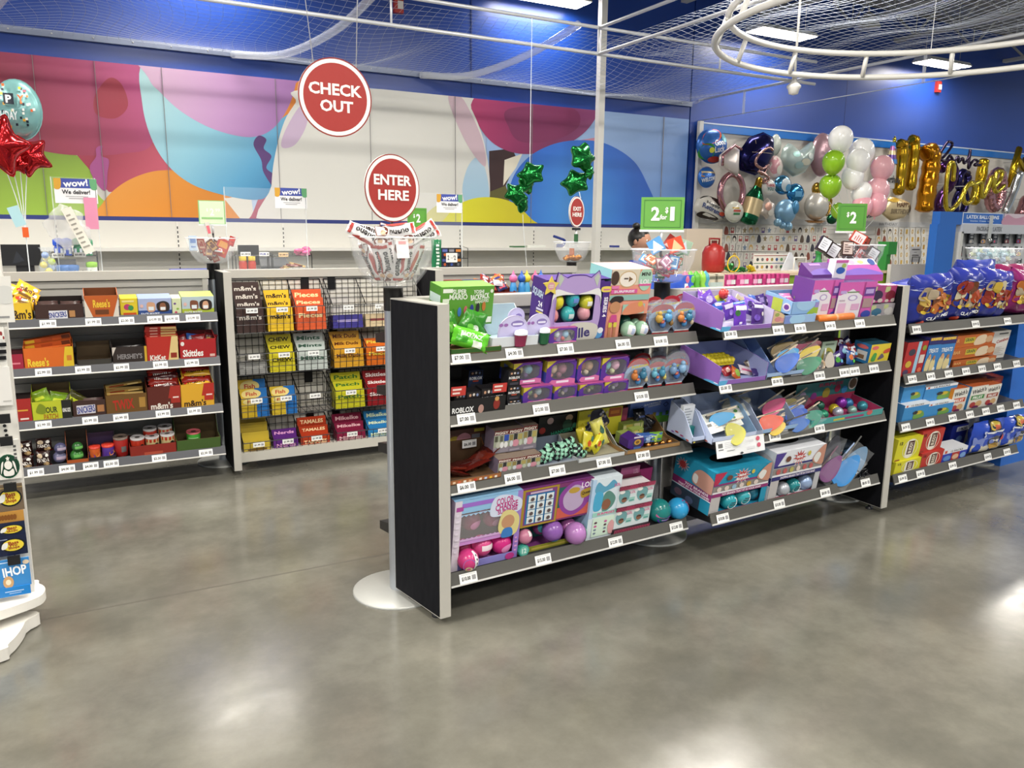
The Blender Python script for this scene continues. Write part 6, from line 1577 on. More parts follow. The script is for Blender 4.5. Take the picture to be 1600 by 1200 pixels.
for i,(a,b_,pt,c,k) in enumerate(((140,158,700,'d8642c','orange and purple drink-shaped candy tub, left of two'),(160,180,697,'5a3a9a','purple candy tub with a red lid, right of two'))):
 x,dz,w,h=geo(s,a,b_,pt,None,.05)
 q=MB()
 r=w/2
 q.lathe([(r*.95,0),(r,h*.3),(r,h*.85)],(c,'p'),18)
 q.lathe([(r*1.03,h*.85),(r*1.03,h),(r*.5,h)],('c83a2a','p'),18)
 q.deco(cyl(r,h),[('b',[(0,.1),(.5,.1),(.4,.5),(0,.6)],'6a4ab0'),('b',[(.6,.2),(.9,.4),(.8,.6),(.55,.5)],'d88a3a')],.001,'p',False)
 tag(q.build('candy_tub',None,s.mtx(x+r,.05+r,.004)),k,'candy tub')
def can(sh,a,b_,pt,lb,body,lid,dk,d,pb=None,nm='snack_can',h=None):
 x,dz,w,hh=geo(sh,a,b_,pt,pb,d)
 hh=h or hh
 r=w/2
 t=thing(nm,lb,'snack can',sh.mtx(x+r,d+r,dz+.003))
 q=MB()
 q.lathe([(r*.96,0),(r,.004),(r,hh*.9),(r*.97,hh*.92)],(body,'p'),20)
 q.deco(cyl(r,hh),dk,.001,'p',False)
 q.build('body',t)
 q=MB()
 q.lathe([(r*1.03,hh*.9),(r*1.04,hh),(r*.96,hh*1.005),(r*.93,hh*.98),(.001,hh*.98)],(lid,'p'),20)
 n=12
 q.add([(r*.4*math.cos(6.28*k/n),r*.3*math.sin(6.28*k/n),hh*.983) for k in range(n)],[list(range(n))],'2a2420')
 q.build('lid',t)
carton(s,138,182,'dark carton behind the two candy tubs','1c1a1c',[],.02,'3a2a4a',.13,.14)
can(s,178,201,685,'tall red can with a barcode, left of the red carton','a02420','7a6a60',[('r',.5,.25,.75,.55,'6a6a6a')],.05)
carton(s,203,276,'red carton holding five snack cans on the bottom candy shelf','8a2418',[('r',.3,.1,.7,.4,'b04a34')],.045,'3a1410',.06,.16)
carton(s,276,345,'green carton with one lone can at the right end of the bottom candy shelf','3f5a24',[],.05,'5a4a30',.2,.2)
for i,(a,b_,pt,d,pb) in enumerate(((205,227,686,.04,None),(228,250,684,.045,None),(252,274,680,.045,None),(225,246,671,.1,None),(248,270,668,.105,None))):
 can(s,a,b_,pt,'red snack can with a grey lid, '+('front left','front middle','front right','back left','back right')[i]+' of the red carton','b0301c' if i in (0,3) else 'b8a878','b8b4b4',[('r',0,.7,1,.9,'b0301c'),('r',.3,.3,.8,.36,'6a6a4a'),('e',.7,.5,.12,.16,'2a2420')],d,pb)
can(s,293,315,677,'small green can with a pink lid in the green carton','3f9a34','c8626a',[('e',.6,.4,.14,.14,'16181a'),('r',.2,.6,.7,.66,'b0d8a0')],.08)
# ---------------------------------------------------------------- black wire baskets
WIRE=M('101013','k')
YF,YB=4.985,5.195
ROWS=[(480,519,437),(551,583,513),(619,650,584),(687,716,650)]
SECT=[(.805,1.375,[.99,1.165]),(1.40,2.03,[1.62,1.82])]
CAND=[[('3c2a26','d8cfc4',"m&m's",4),('d8b028','2a1a10',"m&m's",3),('c8542c','f0d8a0','Pieces',3)],[('8a8a88','c8c8c4','',1),('c4b82a','2a2410','CHEW',3),('b4bcb8','3a5a4a','Mints',3)],[('c8a82c','b04a3a','Fish',3),('c8ac34','b04a3a','Fish',2),None],[('c0a83a','7a5a1a','',4),('5a2a78','e0a0d0','Nerds',2),('a83a20','f0d0a0','TAMALES',3)]]
CAND2=[[('3a3480','a89ad0','',1),('c8b490','8a3a3a','',1),None],[('c8942c','5a2a14','Milk Duds',3),('c8641e','e8d04a','Pieces',2),('7a9a2c','d8d84a','',2)],[('b8b42a','3a6a2a','Patch',3),('8a1f24','e8e0dc','Skittles',3),None],[('7a1f3c','e0b0b8','MikeIke',3),('2a78b0','d8e8c0','MikeIke',3),None]]
CNM=[[('brown','yellow','orange red'),('silver','lemon yellow','white'),('yellow and blue','yellow with a blue end',''),('pale gold','violet','brick red')],[('navy','cream',''),('gold','orange','olive'),('lime','dark red',''),('maroon','bright blue','')]]
RN=('top','second','third','bottom')
for si,(xa,xb,divs) in enumerate(SECT):
 for ri,(pf,pbm,pbk) in enumerate(ROWS):
  pm=440
  zf,zb,zk=W.onY(pm,pf,YF).z,W.onY(pm,pbm,YF).z,W.onY(pm,pbk,YB).z
  t=thing('wire_basket','black wire candy basket, '+RN[ri]+' of the '+('left','right')[si]+' column on the rear gondola','basket')
  q=MB()
  wr=.0022
  n=int((xb-xa)/.04)
  for i in range(n+1):
   x=xa+(xb-xa)*i/n
   q.tube([(x,YF,zf),(x,YF+.02,zb),(x,YB,zb+.01),(x,YB,zk)],wr,WIRE,3,caps=False)
  for k in range(4):
   f_=k/3
   q.tube([(xa,YF+.02*(1-f_),zb+(zf-zb)*f_),(xb,YF+.02*(1-f_),zb+(zf-zb)*f_)],wr*(1.6 if k==3 else 1),WIRE,3,caps=False)
  for k in range(6):
   q.tube([(xa,YB,zb+(zk-zb)*k/5),(xb,YB,zb+(zk-zb)*k/5)],wr*(1.6 if k==5 else 1),WIRE,3,caps=False)
  for k in range(3):
   q.tube([(xa,YF+.06+.05*k,zb+.003),(xb,YF+.06+.05*k,zb+.003)],wr,WIRE,3,caps=False)
  q.build('wire_mesh',t)
  for x in [xa]+divs+[xb]:
   q=MB()
   q.tube([(x,YF,zf),(x,YB,zk)],wr*1.6,WIRE,4)
   for k in range(1,5):
    y=YF+(YB-YF)*k/5
    q.tube([(x,y,zb),(x,y,zf+(zk-zf)*k/5)],wr,WIRE,3,caps=False)
   q.tube([(x,YF+.01,zb+.05),(x,YB,zb+.07)],wr,WIRE,3,caps=False)
   q.build('divider',t)
  for hx in ((xb-.12,) if si==0 else (xa+.03,)):
   q=MB()
   q.box(hx,YB-.004,zk-.07,hx+.05,YB+.006,zk+.012,M('0e0e10','p'))
   q.build('hook_plate',t)
  bnd=[xa]+divs+[xb]
  for ci in range(3):
   x0,x1=bnd[ci]+.006,bnd[ci+1]-.006
   if not (si==1 and ci==2):
    q=tag_mesh(plane((x0+(x1-x0)*.3,YF-.004,zf-.03),(.07,0,0),(0,0,.03)),'$1.99')
    q.build('price_ticket',t)
   it=(CAND,CAND2)[si][ri][ci]
   if not it:
    continue
   c,tcx,tx,n_=it
   nm=CNM[si][ri][ci]
   for k in range(n_):
    low=n_==1
    hh=(zf-zb)*(.55 if low else .95)+k*.052
    q=MB()
    dk=([('t',tx,.5,.62 if k==0 else .86,.8,.2 if k==0 else .12,tcx)] if tx else [('r',.15,.45,.85,.62,tcx)])+([('r',.08,.1,.92,.3,tcx)] if 'gold' in nm and not tx else [])
    if tx=='Fish':
     dk=[('r',.55,.0,1,1,'2a6ab0'),('e',.42,.8,.36,.17,'d8c884')]+[('t','Fish',.42,.8,.4,.14,tcx)]
    w_=(x1-x0)*.96
    box_mesh(q,w_,max(.03,hh),.03 if not low else .12,c,dk,topc=None,fin='g')
    tag(q.build('candy_packet',None,T(x0+.002,YF+.028+.036*k,zb+.004) @ R(-9,'X')),nm+' candy packet, '+('front','second','third','fourth')[k]+' in the '+RN[ri]+' '+('left','right')[si]+' basket','candy packet')
# ---------------------------------------------------------------- far candy gondola: only its top shelf shows
s=B3[0]
tray(s,722,806,'candy_carton','red open carton of wrapped candy on the far gondola shelf','7a2a20','5a1a14',.045,.07,.18,.03,[('r',.38,.35,.62,.6,'e8d8c8')],cat='candy carton')
for i in range(14):
 pouch('candy_bag','small multicoloured candy packet in the heap on the far gondola shelf','candy bag',s.mtx(2.44+.018*i+ru(-.01,.01),.08+.02*(i % 3),.045+.03*((i // 2) % 3)) @ R(ru(-40,40),'Y') @ R(-40,'X'),.08,.05,.02,rc(('8a2a24','a83a3a','2a2a5a','b8743a','c8c0cc')),[('r',.2,.3,.8,.6,rc(('d8c8d8','e0e0e4','c84a6a','3a3a7a'))),('e',.7,.7,.12,.14,'c8503a')],'g','small multicoloured candy packets',5)
for i,(a,b_,c) in enumerate(((692,722,'7a3a2a'),(694,724,'8a4a34'),(721,752,'2a2a5a'),(723,754,'3a3468'))):
 box_item(s,a,b_,438+2*(i % 2),'candy_bar',('brown bar at the left end of the far shelf, front','brown bar at the left end of the far shelf, rear','navy bar on the far shelf, front','navy bar on the far shelf, rear')[i],'candy bar',c,[('r',.2,.2,.7,.8,'c8a888')],.06+.04*(i % 2),.03,pb=450)
for i,(px,c,b_) in enumerate(((802,'d06a9c','3a8ac8'),(813,'2a5ab0','3a8ac8'),(823,'d8c43a','4a9ac8'),(834,'d05a84','3a8ac8'),(845,'2a62b8','4a9ac8'))):
 p=s.px(px,440,.08+.02*(i % 2))
 t=thing('bottle_candy','blue bottle candy with a '+('pink topper at the left','dark blue topper','yellow topper','pink topper at the right','bright blue topper at the right end')[i],'candy',W.M @ T(p.x,s.yf+.08,s.zs(.08)))
 q=MB()
 q.lathe([(.025,0),(.026,.06),(.02,.085),(.016,.1)],(b_,'g'),12)
 q.build('bottle',t)
 q=MB()
 q.ball((0,0,.125),.03,(c,'p'),12,sz=1.1)
 q.lathe([(.018,.14),(.001,.185)],(c,'p'),8)
 q.build('topper',t)
# ---------------------------------------------------------------- what is in the bowls
def inbowl(fr,cx,cy,z0,rim,hh,n,mk,up=.0):
 for i in range(n):
  a=2.39996*i
  f=math.sqrt((i+.5)/n)
  z=z0+hh*(.12+.5*f)+up*rnd()
  rr=rim*(.35+.5*(z-z0)/hh)*f
  mk(i,fr.M @ T(cx+rr*math.cos(a),cy+rr*math.sin(a),z),a)
def bar(i,m,a,hide=False):
 x=1.235+.105*math.cos(a)
 front=i<11
 q=MB()
 pouch_mesh(q,.05,.155,.02,'e4e2e2',[('b',[(.0,.0),(1,.0),(.9,.2),(.4,.3),(.1,.2)],'6a3426'),('e',.6,.16,.22,.06,'c8a888'),('r',.1,.88,.9,.95,'a83a34'),('t','bueno',.58,.56,.5,.5,'1a1414',90),('b',[(.02,.25),(.2,.4),(.16,.7),(.04,.8)],'b04a44')],'g',n=7)
 tag(q.build('candy_bar',None,m),'white wrapped candy bar with black lettering in the front bowl','candy bar','white candy bars in the front bowl')
for i in range(22):
 a=(-170+(24*i if i<15 else 52*(i-15)))*D
 rr_=.062 if i<15 else .03
 c,s_=math.cos(a),math.sin(a)
 bar(i,A.M @ T(1.235+rr_*c,2.915+rr_*s_,1.312) @ Matrix.Rotation(a+math.pi/2,4,'Z') @ R(23 if i<15 else 8,'X') @ R(ru(-10,10),'Y') @ R(180 if i % 3==0 else 0,'Y') @ T(0,0,-.15 if i % 3==0 else 0),a)
for i,(x,y,z,ry,rx) in enumerate(((-.12,-.06,1.475,-62,-10),(-.03,-.08,1.50,82,-20),(.08,-.06,1.485,58,-15),(.12,.0,1.475,70,-25),(-.06,.05,1.49,-75,-20),(.04,.05,1.5,100,-30))):
 bar(i,A.M @ T(1.235+x,2.915+y,z) @ R(-10,'Z') @ R(rx,'X') @ R(ry,'Y') @ T(0,0,-.067),0)
p=A.onY(596,400,2.75)
q=MB()
box_mesh(q,.05,.07,.001,'e6dede',[('r',.2,.75,.8,.9,'d88a8a')])
tag(q.build('price_card',None,A.M @ T(1.185,2.752,1.40) @ R(-12,'X')),'small white price card taped to the front bowl','card')
CL_=[('d83a6a','e8e0e4'),('3a8ac8','d8e8f0'),('b83a3a','e0d0c8'),('c8602c','e8d8c0'),('2f6a3a','c8d8c0'),('7a2a3a','d8c8c8'),('8a3a6a','e8c8dc')]
# one rule for every bowl: packets laid spirally, lowest in the middle
def mk_packet(grp,label,cols,w,h,nm='candy_packet'):
 def f(i,m,a):
  c=cols[i % len(cols)]
  q=MB()
  box_mesh(q,w,h,.006,c[0],[('r',.12,.12,.88,.88,c[1]),('r',.2,.3,.8,.6,c[0]),('e',.6,.7,.18,.1,c[0])],fin='g',o=(-w/2,0,-h/2))
  q.deco(plane((w/2,.0066,-h/2),(-w,0,0),(0,0,h)),[('r',.1,.1,.9,.9,c[1])],fin='g')
  tag(q.build(nm,None,m @ R(ru(-40,40)-20,'Z') @ R(ru(-60,30),'X') @ R(ru(-60,60),'Y')),label,'candy packet',grp)
 return f
inbowl(A,2.60,2.864,1.275,.12,.15,44,mk_packet('fruity candy packets in the bowl','small bright candy packet in the bowl under the two-for-one sign',CL_,.045,.06),.02)
for i,(x,y,z,c,r_) in enumerate(((.11,-.02,1.44,('2f6a3a','8a9aa8'),20),(.0,-.08,1.45,('c0442c','e0a880'),-20),(.05,.0,1.455,('b83a3a','e8c8c0'),35),(-.05,.0,1.445,('4a8ac0','dfe8f0'),-30))):
 q=MB()
 box_mesh(q,.07,.07,.006,c[0],[('p',[(.1,.1),(.9,.1),(.5,.9)],c[1])],fin='g',o=(-.035,0,-.035))
 tag(q.build('candy_packet',None,A.M @ T(2.6+x,2.864+y,z) @ R(-40,'Z') @ R(r_,'Y') @ R(-20,'X')),('green and grey','orange','red','blue and white')[i]+' candy packet sticking up from the bowl under the two-for-one sign','candy packet')
DK=[('2a1a18','d8dce0'),('3a1e1a','c8b8b0'),('2a1816','8a3a2c'),('b8402c','e0d8d8')]
inbowl(A,3.957,2.80,1.305,.12,.14,14,mk_packet('dark boxed treats in the right bowl','dark boxed treat with a pale tag in the bowl behind the right panel',DK,.06,.075,'candy_box'),.03)
for i,(px,py,r_,c) in enumerate(((1289,382,28,0),(1303,392,30,0),(1364,398,30,0),(1325,388,2,1),(1342,372,-62,3),(1350,380,20,2))):
 p=A.onY(px,py,2.74)
 q=MB()
 k=DK[c]
 box_mesh(q,.06,.078,.03,k[0],[('r',.08,.1,.92,.92,k[1])]+words(4,'a8acb0' if c==0 else k[0],.2,.8,.2,.8),fin='g',o=(-.03,0,-.039),topc='b8402c')
 tag(q.build('candy_box',None,A.M @ T(p.x,2.74,p.z) @ R(-35,'Z') @ R(r_,'Y') @ R(-8,'X')),('white-tagged treat box at the left rim of the right bowl','white-tagged treat box second from the left in the right bowl','grey-tagged treat box at the right side of the right bowl','brown and white treat box upright in the middle of the right bowl','orange and white treat box lying over the right bowl','brown treat box tilted at the back of the right bowl')[i],'candy box')
def cube(i,m,a):
 q=MB()
 c=rc(('a8c4cc','b8d0d0','8ab4c0','c0c8a8','a0b8c8','8aa89a','d0d8d4'))
 q.ball((0,0,0),.016,(c,'g'),8,sz=.85)
 q.box(-.013,-.013,-.01,.013,.013,.01,(c,'g'))
 tag(q.build('wrapped_candy',None,m @ R(ru(0,90),'X') @ R(ru(0,90),'Z')),'pale blue green wrapped candy in the far right bowl','candy','pale blue wrapped candies in the far right bowl')
for lay_,(n_,rr_,z_) in enumerate(((7,.06,1.303),(12,.09,1.33),(16,.108,1.358),(19,.118,1.385),(19,.12,1.41))):
 for i in range(n_):
  f=math.sqrt((i+.8)/n_)
  a=2.4*i+lay_
  cube(i,A.M @ T(5.40+rr_*f*math.cos(a),2.80+rr_*f*math.sin(a),z_+.006*rnd()),a)
RW_=[('a82a24','d8a08a'),('8a2420','c8b8b4'),('c8c8cc','b03a34'),('5a2018','b88a4a')]
inbowl(W,.735,5.30,1.30,.12,.14,16,mk_packet('wrapped treats in the left bowl','red and white wrapped treat in the left bowl',RW_,.045,.075),.03)
for i,(px,py,r_,c,k) in enumerate(((349,387,25,('a82a20','c8883a'),'big red and gold treat box leaning in the left bowl'),(329,365,-10,('b8b4ac','c84a5a'),'tall treat stick with a pink cap in the left bowl'),(364,377,20,('a0241f','c83a34'),'red topped treat at the right rim of the left bowl'),(303,380,0,('a8b8cc','5a78b0'),'pale blue wrapped treat at the left rim of the left bowl'))):
 p=W.onY(px,py,5.2)
 q=MB()
 wd,ht=((.075,.11),(.025,.14),(.035,.06),(.045,.09))[i]
 box_mesh(q,wd,ht,.014,c[0],[('r',.15,.5,.85,.85,c[1]),('r',.2,.2,.8,.3,c[1])],fin='g',o=(-wd/2,0,-ht/2),topc=c[1])
 tag(q.build('candy_box',None,W.M @ T(p.x,5.24,p.z) @ R(r_,'Y') @ R(-8,'X')),k,'candy box')
for i in range(9):
 q=MB()
 q.ball((0,0,0),.026,M('c87a24','m'),9,sx=1.2,sy=.8,sz=.7)
 a=2.4*i
 tag(q.build('wrapped_candy',None,W.M @ T(3.41+.07*math.sqrt((i+.3)/9)*math.cos(a),5.3+.07*math.sqrt((i+.3)/9)*math.sin(a),1.30+.012*(i % 2)) @ R(ru(-40,40),'X')),'copper foil candy at the bottom of the nearly empty bowl','candy','copper foil candies')
q=MB()
q.box(-.004,-.03,0,.004,.03,.09,('a85a2a','p'))
tag(q.build('bowl_divider',None,W.M @ T(3.41,5.3,1.29)),'brown upright divider standing in the nearly empty bowl','divider')
# ---------------------------------------------------------------- checkout counters behind the rear row
for k,(x0,x1) in enumerate(((-.9,.95),(1.0,3.1))):
 t=thing('checkout_counter',('grey checkout counter behind the left candy gondola','grey checkout counter behind the wire basket gondola')[k],'counter',T(0,0,0))
 q=MB()
 q.box(x0+.03,5.85,0,x1-.03,6.45,1.12,('8a8a8c','p'))
 q.build('body',t)
 q=MB()
 q.box(x0,5.8,1.12,x1,6.5,1.155,('c4c4c2','p'))
 q.build('worktop',t,bevel=.004)
YC,ZC=6.0,1.156
PLEX=glass('plexiglass','f2f6f8',.03,.05)
def wx(px,y=YC,py=400):
 return W.onY(px,py,y).x
def wz(py,px,y=YC):
 return W.onY(px,py,y).z
WOW=[('r',0,.62,1,1,'3a4a9c'),('b',[(.0,.6),(.0,1),(.16,1),(.14,.6)],'c8962c'),('b',[(.86,.6),(.84,1),(1,1),(1,.6)],'5a9a6a'),('t','wow!',.5,.82,.58,.28,'f4f4f4',5),('t','We deliver!',.5,.46,.66,.18,'2a2a2e'),('r',.25,.26,.78,.29,'9a9a9c'),('r',.32,.18,.68,.21,'9a9a9c')]
for i,(a,b_,pt,s0,s1,st,sb,y,lb) in enumerate(((84,152,276,85,152,278,317,5.9,'left'),(352,478,292,429,479,293,325,5.9,'middle'),(640,722,300,682,722,303,332,6.0,'right'))):
 x0,x1,z1=wx(a,y,330),wx(b_,y,330),wz(pt,a,y)
 t=thing('sneeze_guard','clear plastic counter shield, '+lb+' one of three','shield')
 q=MB()
 q.box(x0,y,ZC,x1,y+.006,z1,PLEX)
 q.build('clear_sheet',t)
 for x in (x0,x1):
  q=MB()
  q.box(x-.003,y-.003,ZC,x+.003,y+.009,z1,glass('plexi_edge','e8eef0',.1,.35))
  q.build('sheet_edge',t)
 q=MB()
 q.box((x0+x1)/2-.12,y-.04,ZC,(x0+x1)/2+.12,y+.05,ZC+.015,('c8ccd0','p'))
 q.build('foot_block',t)
 sx0,sx1,sz0,sz1=wx(s0,y,300),wx(s1,y,300),wz(sb,s0,y),wz(st,s0,y)
 q=MB()
 q.box(0,0,0,sx1-sx0,.002,sz1-sz0,'e8e8ea')
 q.deco(plane((0,0,0),(sx1-sx0,0,0),(0,0,sz1-sz0)),WOW,.0006)
 tag(q.build('notice',None,T(sx0,y-.003,sz0)),'white notice reading wow! We deliver! on the '+lb+' counter shield','sign')
# till screens, printers
for i,(a,b_,pt,pb,lb) in enumerate(((0,64,382,408,'black till screen at the left edge behind the candy gondola'),(373,405,383,408,'black till screen right of the left bowl'))):
 x0,x1,z1,z0=wx(a,6.1),wx(b_,6.1),wz(pt,a,6.1),wz(pb,a,6.1)
 t=thing('till_screen',lb,'screen',T(x0,6.1,0))
 q=MB()
 q.box(0,0,z0-.03,x1-x0,.03,z1,('16171a','p'))
 q.deco(plane((.01,0,z0-.02),(x1-x0-.02,0,0),(0,0,z1-z0)),[('p',[(.25,0),(.4,.8),(.6,.2)],'2a2d33')],fin='g')
 q.build('screen',t,bevel=.012)
 q=MB()
 q.box((x1-x0)*.35,.02,ZC,(x1-x0)*.8,.1,z0-.02,('1c1d20','p'))
 q.build('stand',t)
for i,(a,b_,lb) in enumerate(((72,118,'dark receipt printer behind the blue bowls'),(405,448,'dark receipt printer behind the middle rack'))):
 q=MB()
 x0,x1=wx(a,6.25),wx(b_,6.25)
 q.prism([(0,0),(0,.07),(.06,.13),(.18,.13),(.18,0)],0,x1-x0,('303338','p'),'x')
 tag(q.build('receipt_printer',None,T(x0,6.2,ZC),bevel=.006),lb,'printer')
def rack(a,b_,pt,pm,lb,y=5.92):
 x0,x1,zt,zm=wx(a,y),wx(b_,y),wz(pt,a,y),wz(pm,a,y)
 t=thing('wire_rack',lb,'rack',T(x0,y,0))
 w_=x1-x0
 for x in (0,w_):
  q=MB()
  q.tube([(x,0,ZC),(x,0,zt),(x,.14,zt+.02),(x,.14,ZC)],.003,WIRE,4)
  q.build('side_frame',t)
 for z in (ZC+.05,zm):
  q=MB()
  for k in range(4):
   q.tube([(0,.14*k/3,z),(w_,.14*k/3,z)],.0025,WIRE,4)
  for k in range(7):
   q.tube([(w_*k/6,0,z+.02),(w_*k/6,0,z),(w_*k/6,.14,z)],.002,WIRE,3)
  q.build('wire_tier',t)
 return x0,x1,zm
rack(77,152,398,400,'small black wire rack with blue and green bottles behind the left gondola')
rack(368,424,399,400,'small black wire rack with price cards behind the basket gondola, left of two')
rack(426,487,398,400,'small black wire rack with pink candy behind the basket gondola, right of two')
for i,(px,c,lb) in enumerate(((93,'2f5ad0','blue capped bottle, left of the blue pair'),(106,'2f5ad0','blue capped bottle, right of the blue pair'),(123,'1f8a5a','green capped bottle, left of the green pair'),(138,'1f8a5a','green capped bottle, right of the green pair'))):
 x,z=wx(px,5.97),wz(399,px,5.97)
 q=MB()
 q.lathe([(.026,0),(.028,.05),(.022,.062)],(c,'p'),14)
 q.lathe([(.03,.062),(.034,.075),(.032,.1),(.012,.112)],(c,'p'),14)
 q.deco(cyl(.0285,.05),[('r',.2,.2,.4,.9,'dfe6f0'),('r',.6,.2,.8,.9,'dfe6f0')],.001,'p',False)
 tag(q.build('hand_gel_bottle',None,T(x,5.97,z)),lb+' on the wire rack','bottle')
for i,(px,py,tx,lb) in enumerate(((91,399,'$2.00','white price card under the blue bottles'),(125,398,'$2.00','white price card under the green bottles'),(384,397,'$1.50','white price card at the left of the card rack'),(413,397,'PUR','white and blue card at the right of the card rack'),(443,398,'$1.50','cream price card on the pink candy rack'))):
 q=MB()
 box_mesh(q,.07,.03,.001,('e8c8a0' if i==4 else 'e8e8e6'),[('t',tx,.4,.5,.6,.4,'3a3a3e' if i != 3 else '3a4aa0'),('r',.78,.3,.92,.7,'8a8a8c')])
 tag(q.build('price_card',None,T(wx(px,5.9)-.035,5.9,wz(py,px,5.9)-.015)),lb,'card')
for i in range(7):
 q=MB()
 q.ball((0,0,0),.03,(('d8609a','g'),('e07aa8','g'),('d85a8c','g'))[i % 3],8,sx=1.5,sy=1,sz=.5)
 tag(q.build('wrapped_candy',None,T(wx(470,5.98)+ru(-.05,.05),5.96+ru(-.02,.05),wz(397,470,5.98)+.014*(i // 2)) @ R(ru(0,90),'Z')),'pink wrapped candy heaped on the right wire rack','candy','pink wrapped candies')
for i,px in enumerate((379,393)):
 q=MB()
 x=wx(px,5.98)
 q.lathe([(.028,0),(.03,.05),(.024,.07)],('b83a2a','g'),12)
 q.lathe([(.026,.07),(.026,.1),(.015,.105)],('d8b82c','p'),12)
 tag(q.build('candy_jar',None,T(x,5.98,ZC+.052)),('red jar with a yellow lid, left of two','red jar with a yellow lid, right of two')[i],'jar')
for i in range(4):
 q=MB()
 box_mesh(q,.11,.014,.05,('8a5a3a','c8a070','7a2a2a','d8b87a')[i],[('r',.2,.2,.7,.8,('d8c080','5a2a1a','d8a0a0','8a3a2a')[i])])
 tag(q.build('candy_bar',None,T(wx(438+5*i,5.96),5.95,ZC+.055+.014*i) @ R(-12+9*i,'Y')),('brown','tan','maroon','gold')[i]+' bar in the small pile under the pink candy','candy bar')
for i,(px,lb) in enumerate(((99,'blue round tub, left of two, behind the left gondola'),(111,'blue round tub, right of two, behind the left gondola'))):
 q=MB()
 q.lathe([(.035,0),(.042,.03),(.042,.045),(.034,.05),(.0,.052)],('5a8ad0','p'),16,(0,0,0),1.2-.2*i,1)
 tag(q.build('round_tub',None,T(wx(px,5.97),5.97,ZC+.053)),lb,'tub')
q=MB()
q.lathe([(.03,0),(.032,.035),(.034,.037),(.034,.065),(.02,.07),(0,.07)],('8ac42c','p'),16)
q.lathe([(.0302,.002),(.0322,.034)],('e0e4dc','p'),16)
tag(q.build('round_tub',None,T(wx(142,5.97),5.97,ZC+.053)),'white tub with a lime green lid behind the left gondola','tub')
q=MB()
q.box(0,0,0,.27,.2,.02,('2a4ab0','p'))
tag(q.build('tray',None,T(wx(266,5.95),5.9,1.2),bevel=.005),'flat blue tray lying behind the left gondola near the left bowl','tray')
q=MB()
q.box(0,0,-.045,.27,.2,0,('5a5a5e','p'))
tag(q.build('counter_riser',None,T(wx(266,5.95),5.9,1.2)),'grey block under the flat blue tray','riser')
# bag of yellow sweets
t=thing('treat_bag','clear gathered bag of yellow sweets behind the left gondola','bag',T(wx(74,5.85),5.86,ZC))
for i in range(8):
 q=MB()
 q.ball((0,0,0),.022,(('d8c82c','b8d04a','e0d060','9ab0d8')[i % 4],'g'),8)
 q.build('sweet',t,T(.025*math.cos(2.4*i),.02*math.sin(2.4*i),.03+.02*i))
q=MB()
q.lathe([(.03,0),(.05,.03),(.055,.1),(.03,.17),(.018,.18),(.05,.22)],glass('cello','e8f0f4',.08,.22),12)
q.build('clear_wrap',t)
# crumpled bag with receipts
q=MB()
from mathutils import noise
q.ball((0,0,0),.16,glass('thin_bag','dcdcda',.2,.32),40,sy=.35,sz=1.0)
q.v=[tuple(Vector(v)*(.85+.5*noise.noise(Vector(v)*8)+.16*noise.noise(Vector(v)*24))) for v in q.v]
x,z=wx(108,5.85,350),wz(355,108,5.85)
tag(q.build('plastic_bag',None,T(x,5.84,z) @ Matrix.Scale(.9,4)),'crumpled white plastic bag hung on the left counter shield','bag')
q=MB()
q.prism([(0,0),(.0,.004),(.06,.004),(.06,0)],0,.3,'e4e0d4','z')
q.deco(plane((0,0,0),(.06,0,0),(0,0,.3)),words(8,'9a968c',.15,.85,.1,.9))
tag(q.build('receipt',None,T(wx(131,5.78,370),5.78,wz(398,131,5.78)) @ R(-22,'Y')),'long white receipt hanging below the plastic bag','paper')
q=MB()
q.box(0,0,0,.075,.003,.2,'d88aa8')
tag(q.build('paper_strip',None,T(wx(133,5.86,340),5.885,wz(358,133,5.86))),'pink paper strip on the left counter shield','paper')
# small rack at the far counter
x0,x1,zm=rack(690,731,388,404,'black counter rack of dark packets behind the far gondola',5.95)
for i in range(6):
 q=MB()
 box_mesh(q,.055,.08,.02,('1c2440','2a2a34','16181c')[i % 3],[('r',.1,.6,.9,.85,('5a6ab0','8a8a90','c87a2c')[i % 3]),('e',.5,.3,.2,.15,('c8602c','3a5ab0','5a5a60')[i % 3])])
 tag(q.build('candy_packet',None,T(x0+.01+.06*(i % 3),5.97,(ZC+.055 if i<3 else zm+.005))),'dark packet on the black counter rack, '+('lower ','upper ')[i // 3]+('left','middle','right')[i % 3],'candy packet')
q=MB()
box_mesh(q,.1,.075,.001,'e4e2dc',[('t','2',.2,.5,.14,.5,'3a3a3e'),('r',.4,.45,.6,.5,'8a8a8c'),('t','2',.78,.5,.14,.5,'3a3a3e'),('t','$',.66,.62,.06,.2,'3a3a3e')])
tag(q.build('price_card',None,T(wx(697,5.93),5.93,wz(410,697,5.93))),'white price card hung on the black counter rack','card')
pouch('green_bag','dark green lettered bag standing behind the front bowl','bag',T(wx(682,5.9),5.9,ZC),.09,.28,.05,'1f6a44',[('r',.35,.1+.1*k,.65,.16+.1*k,'d0e0d4') for k in range(8)])
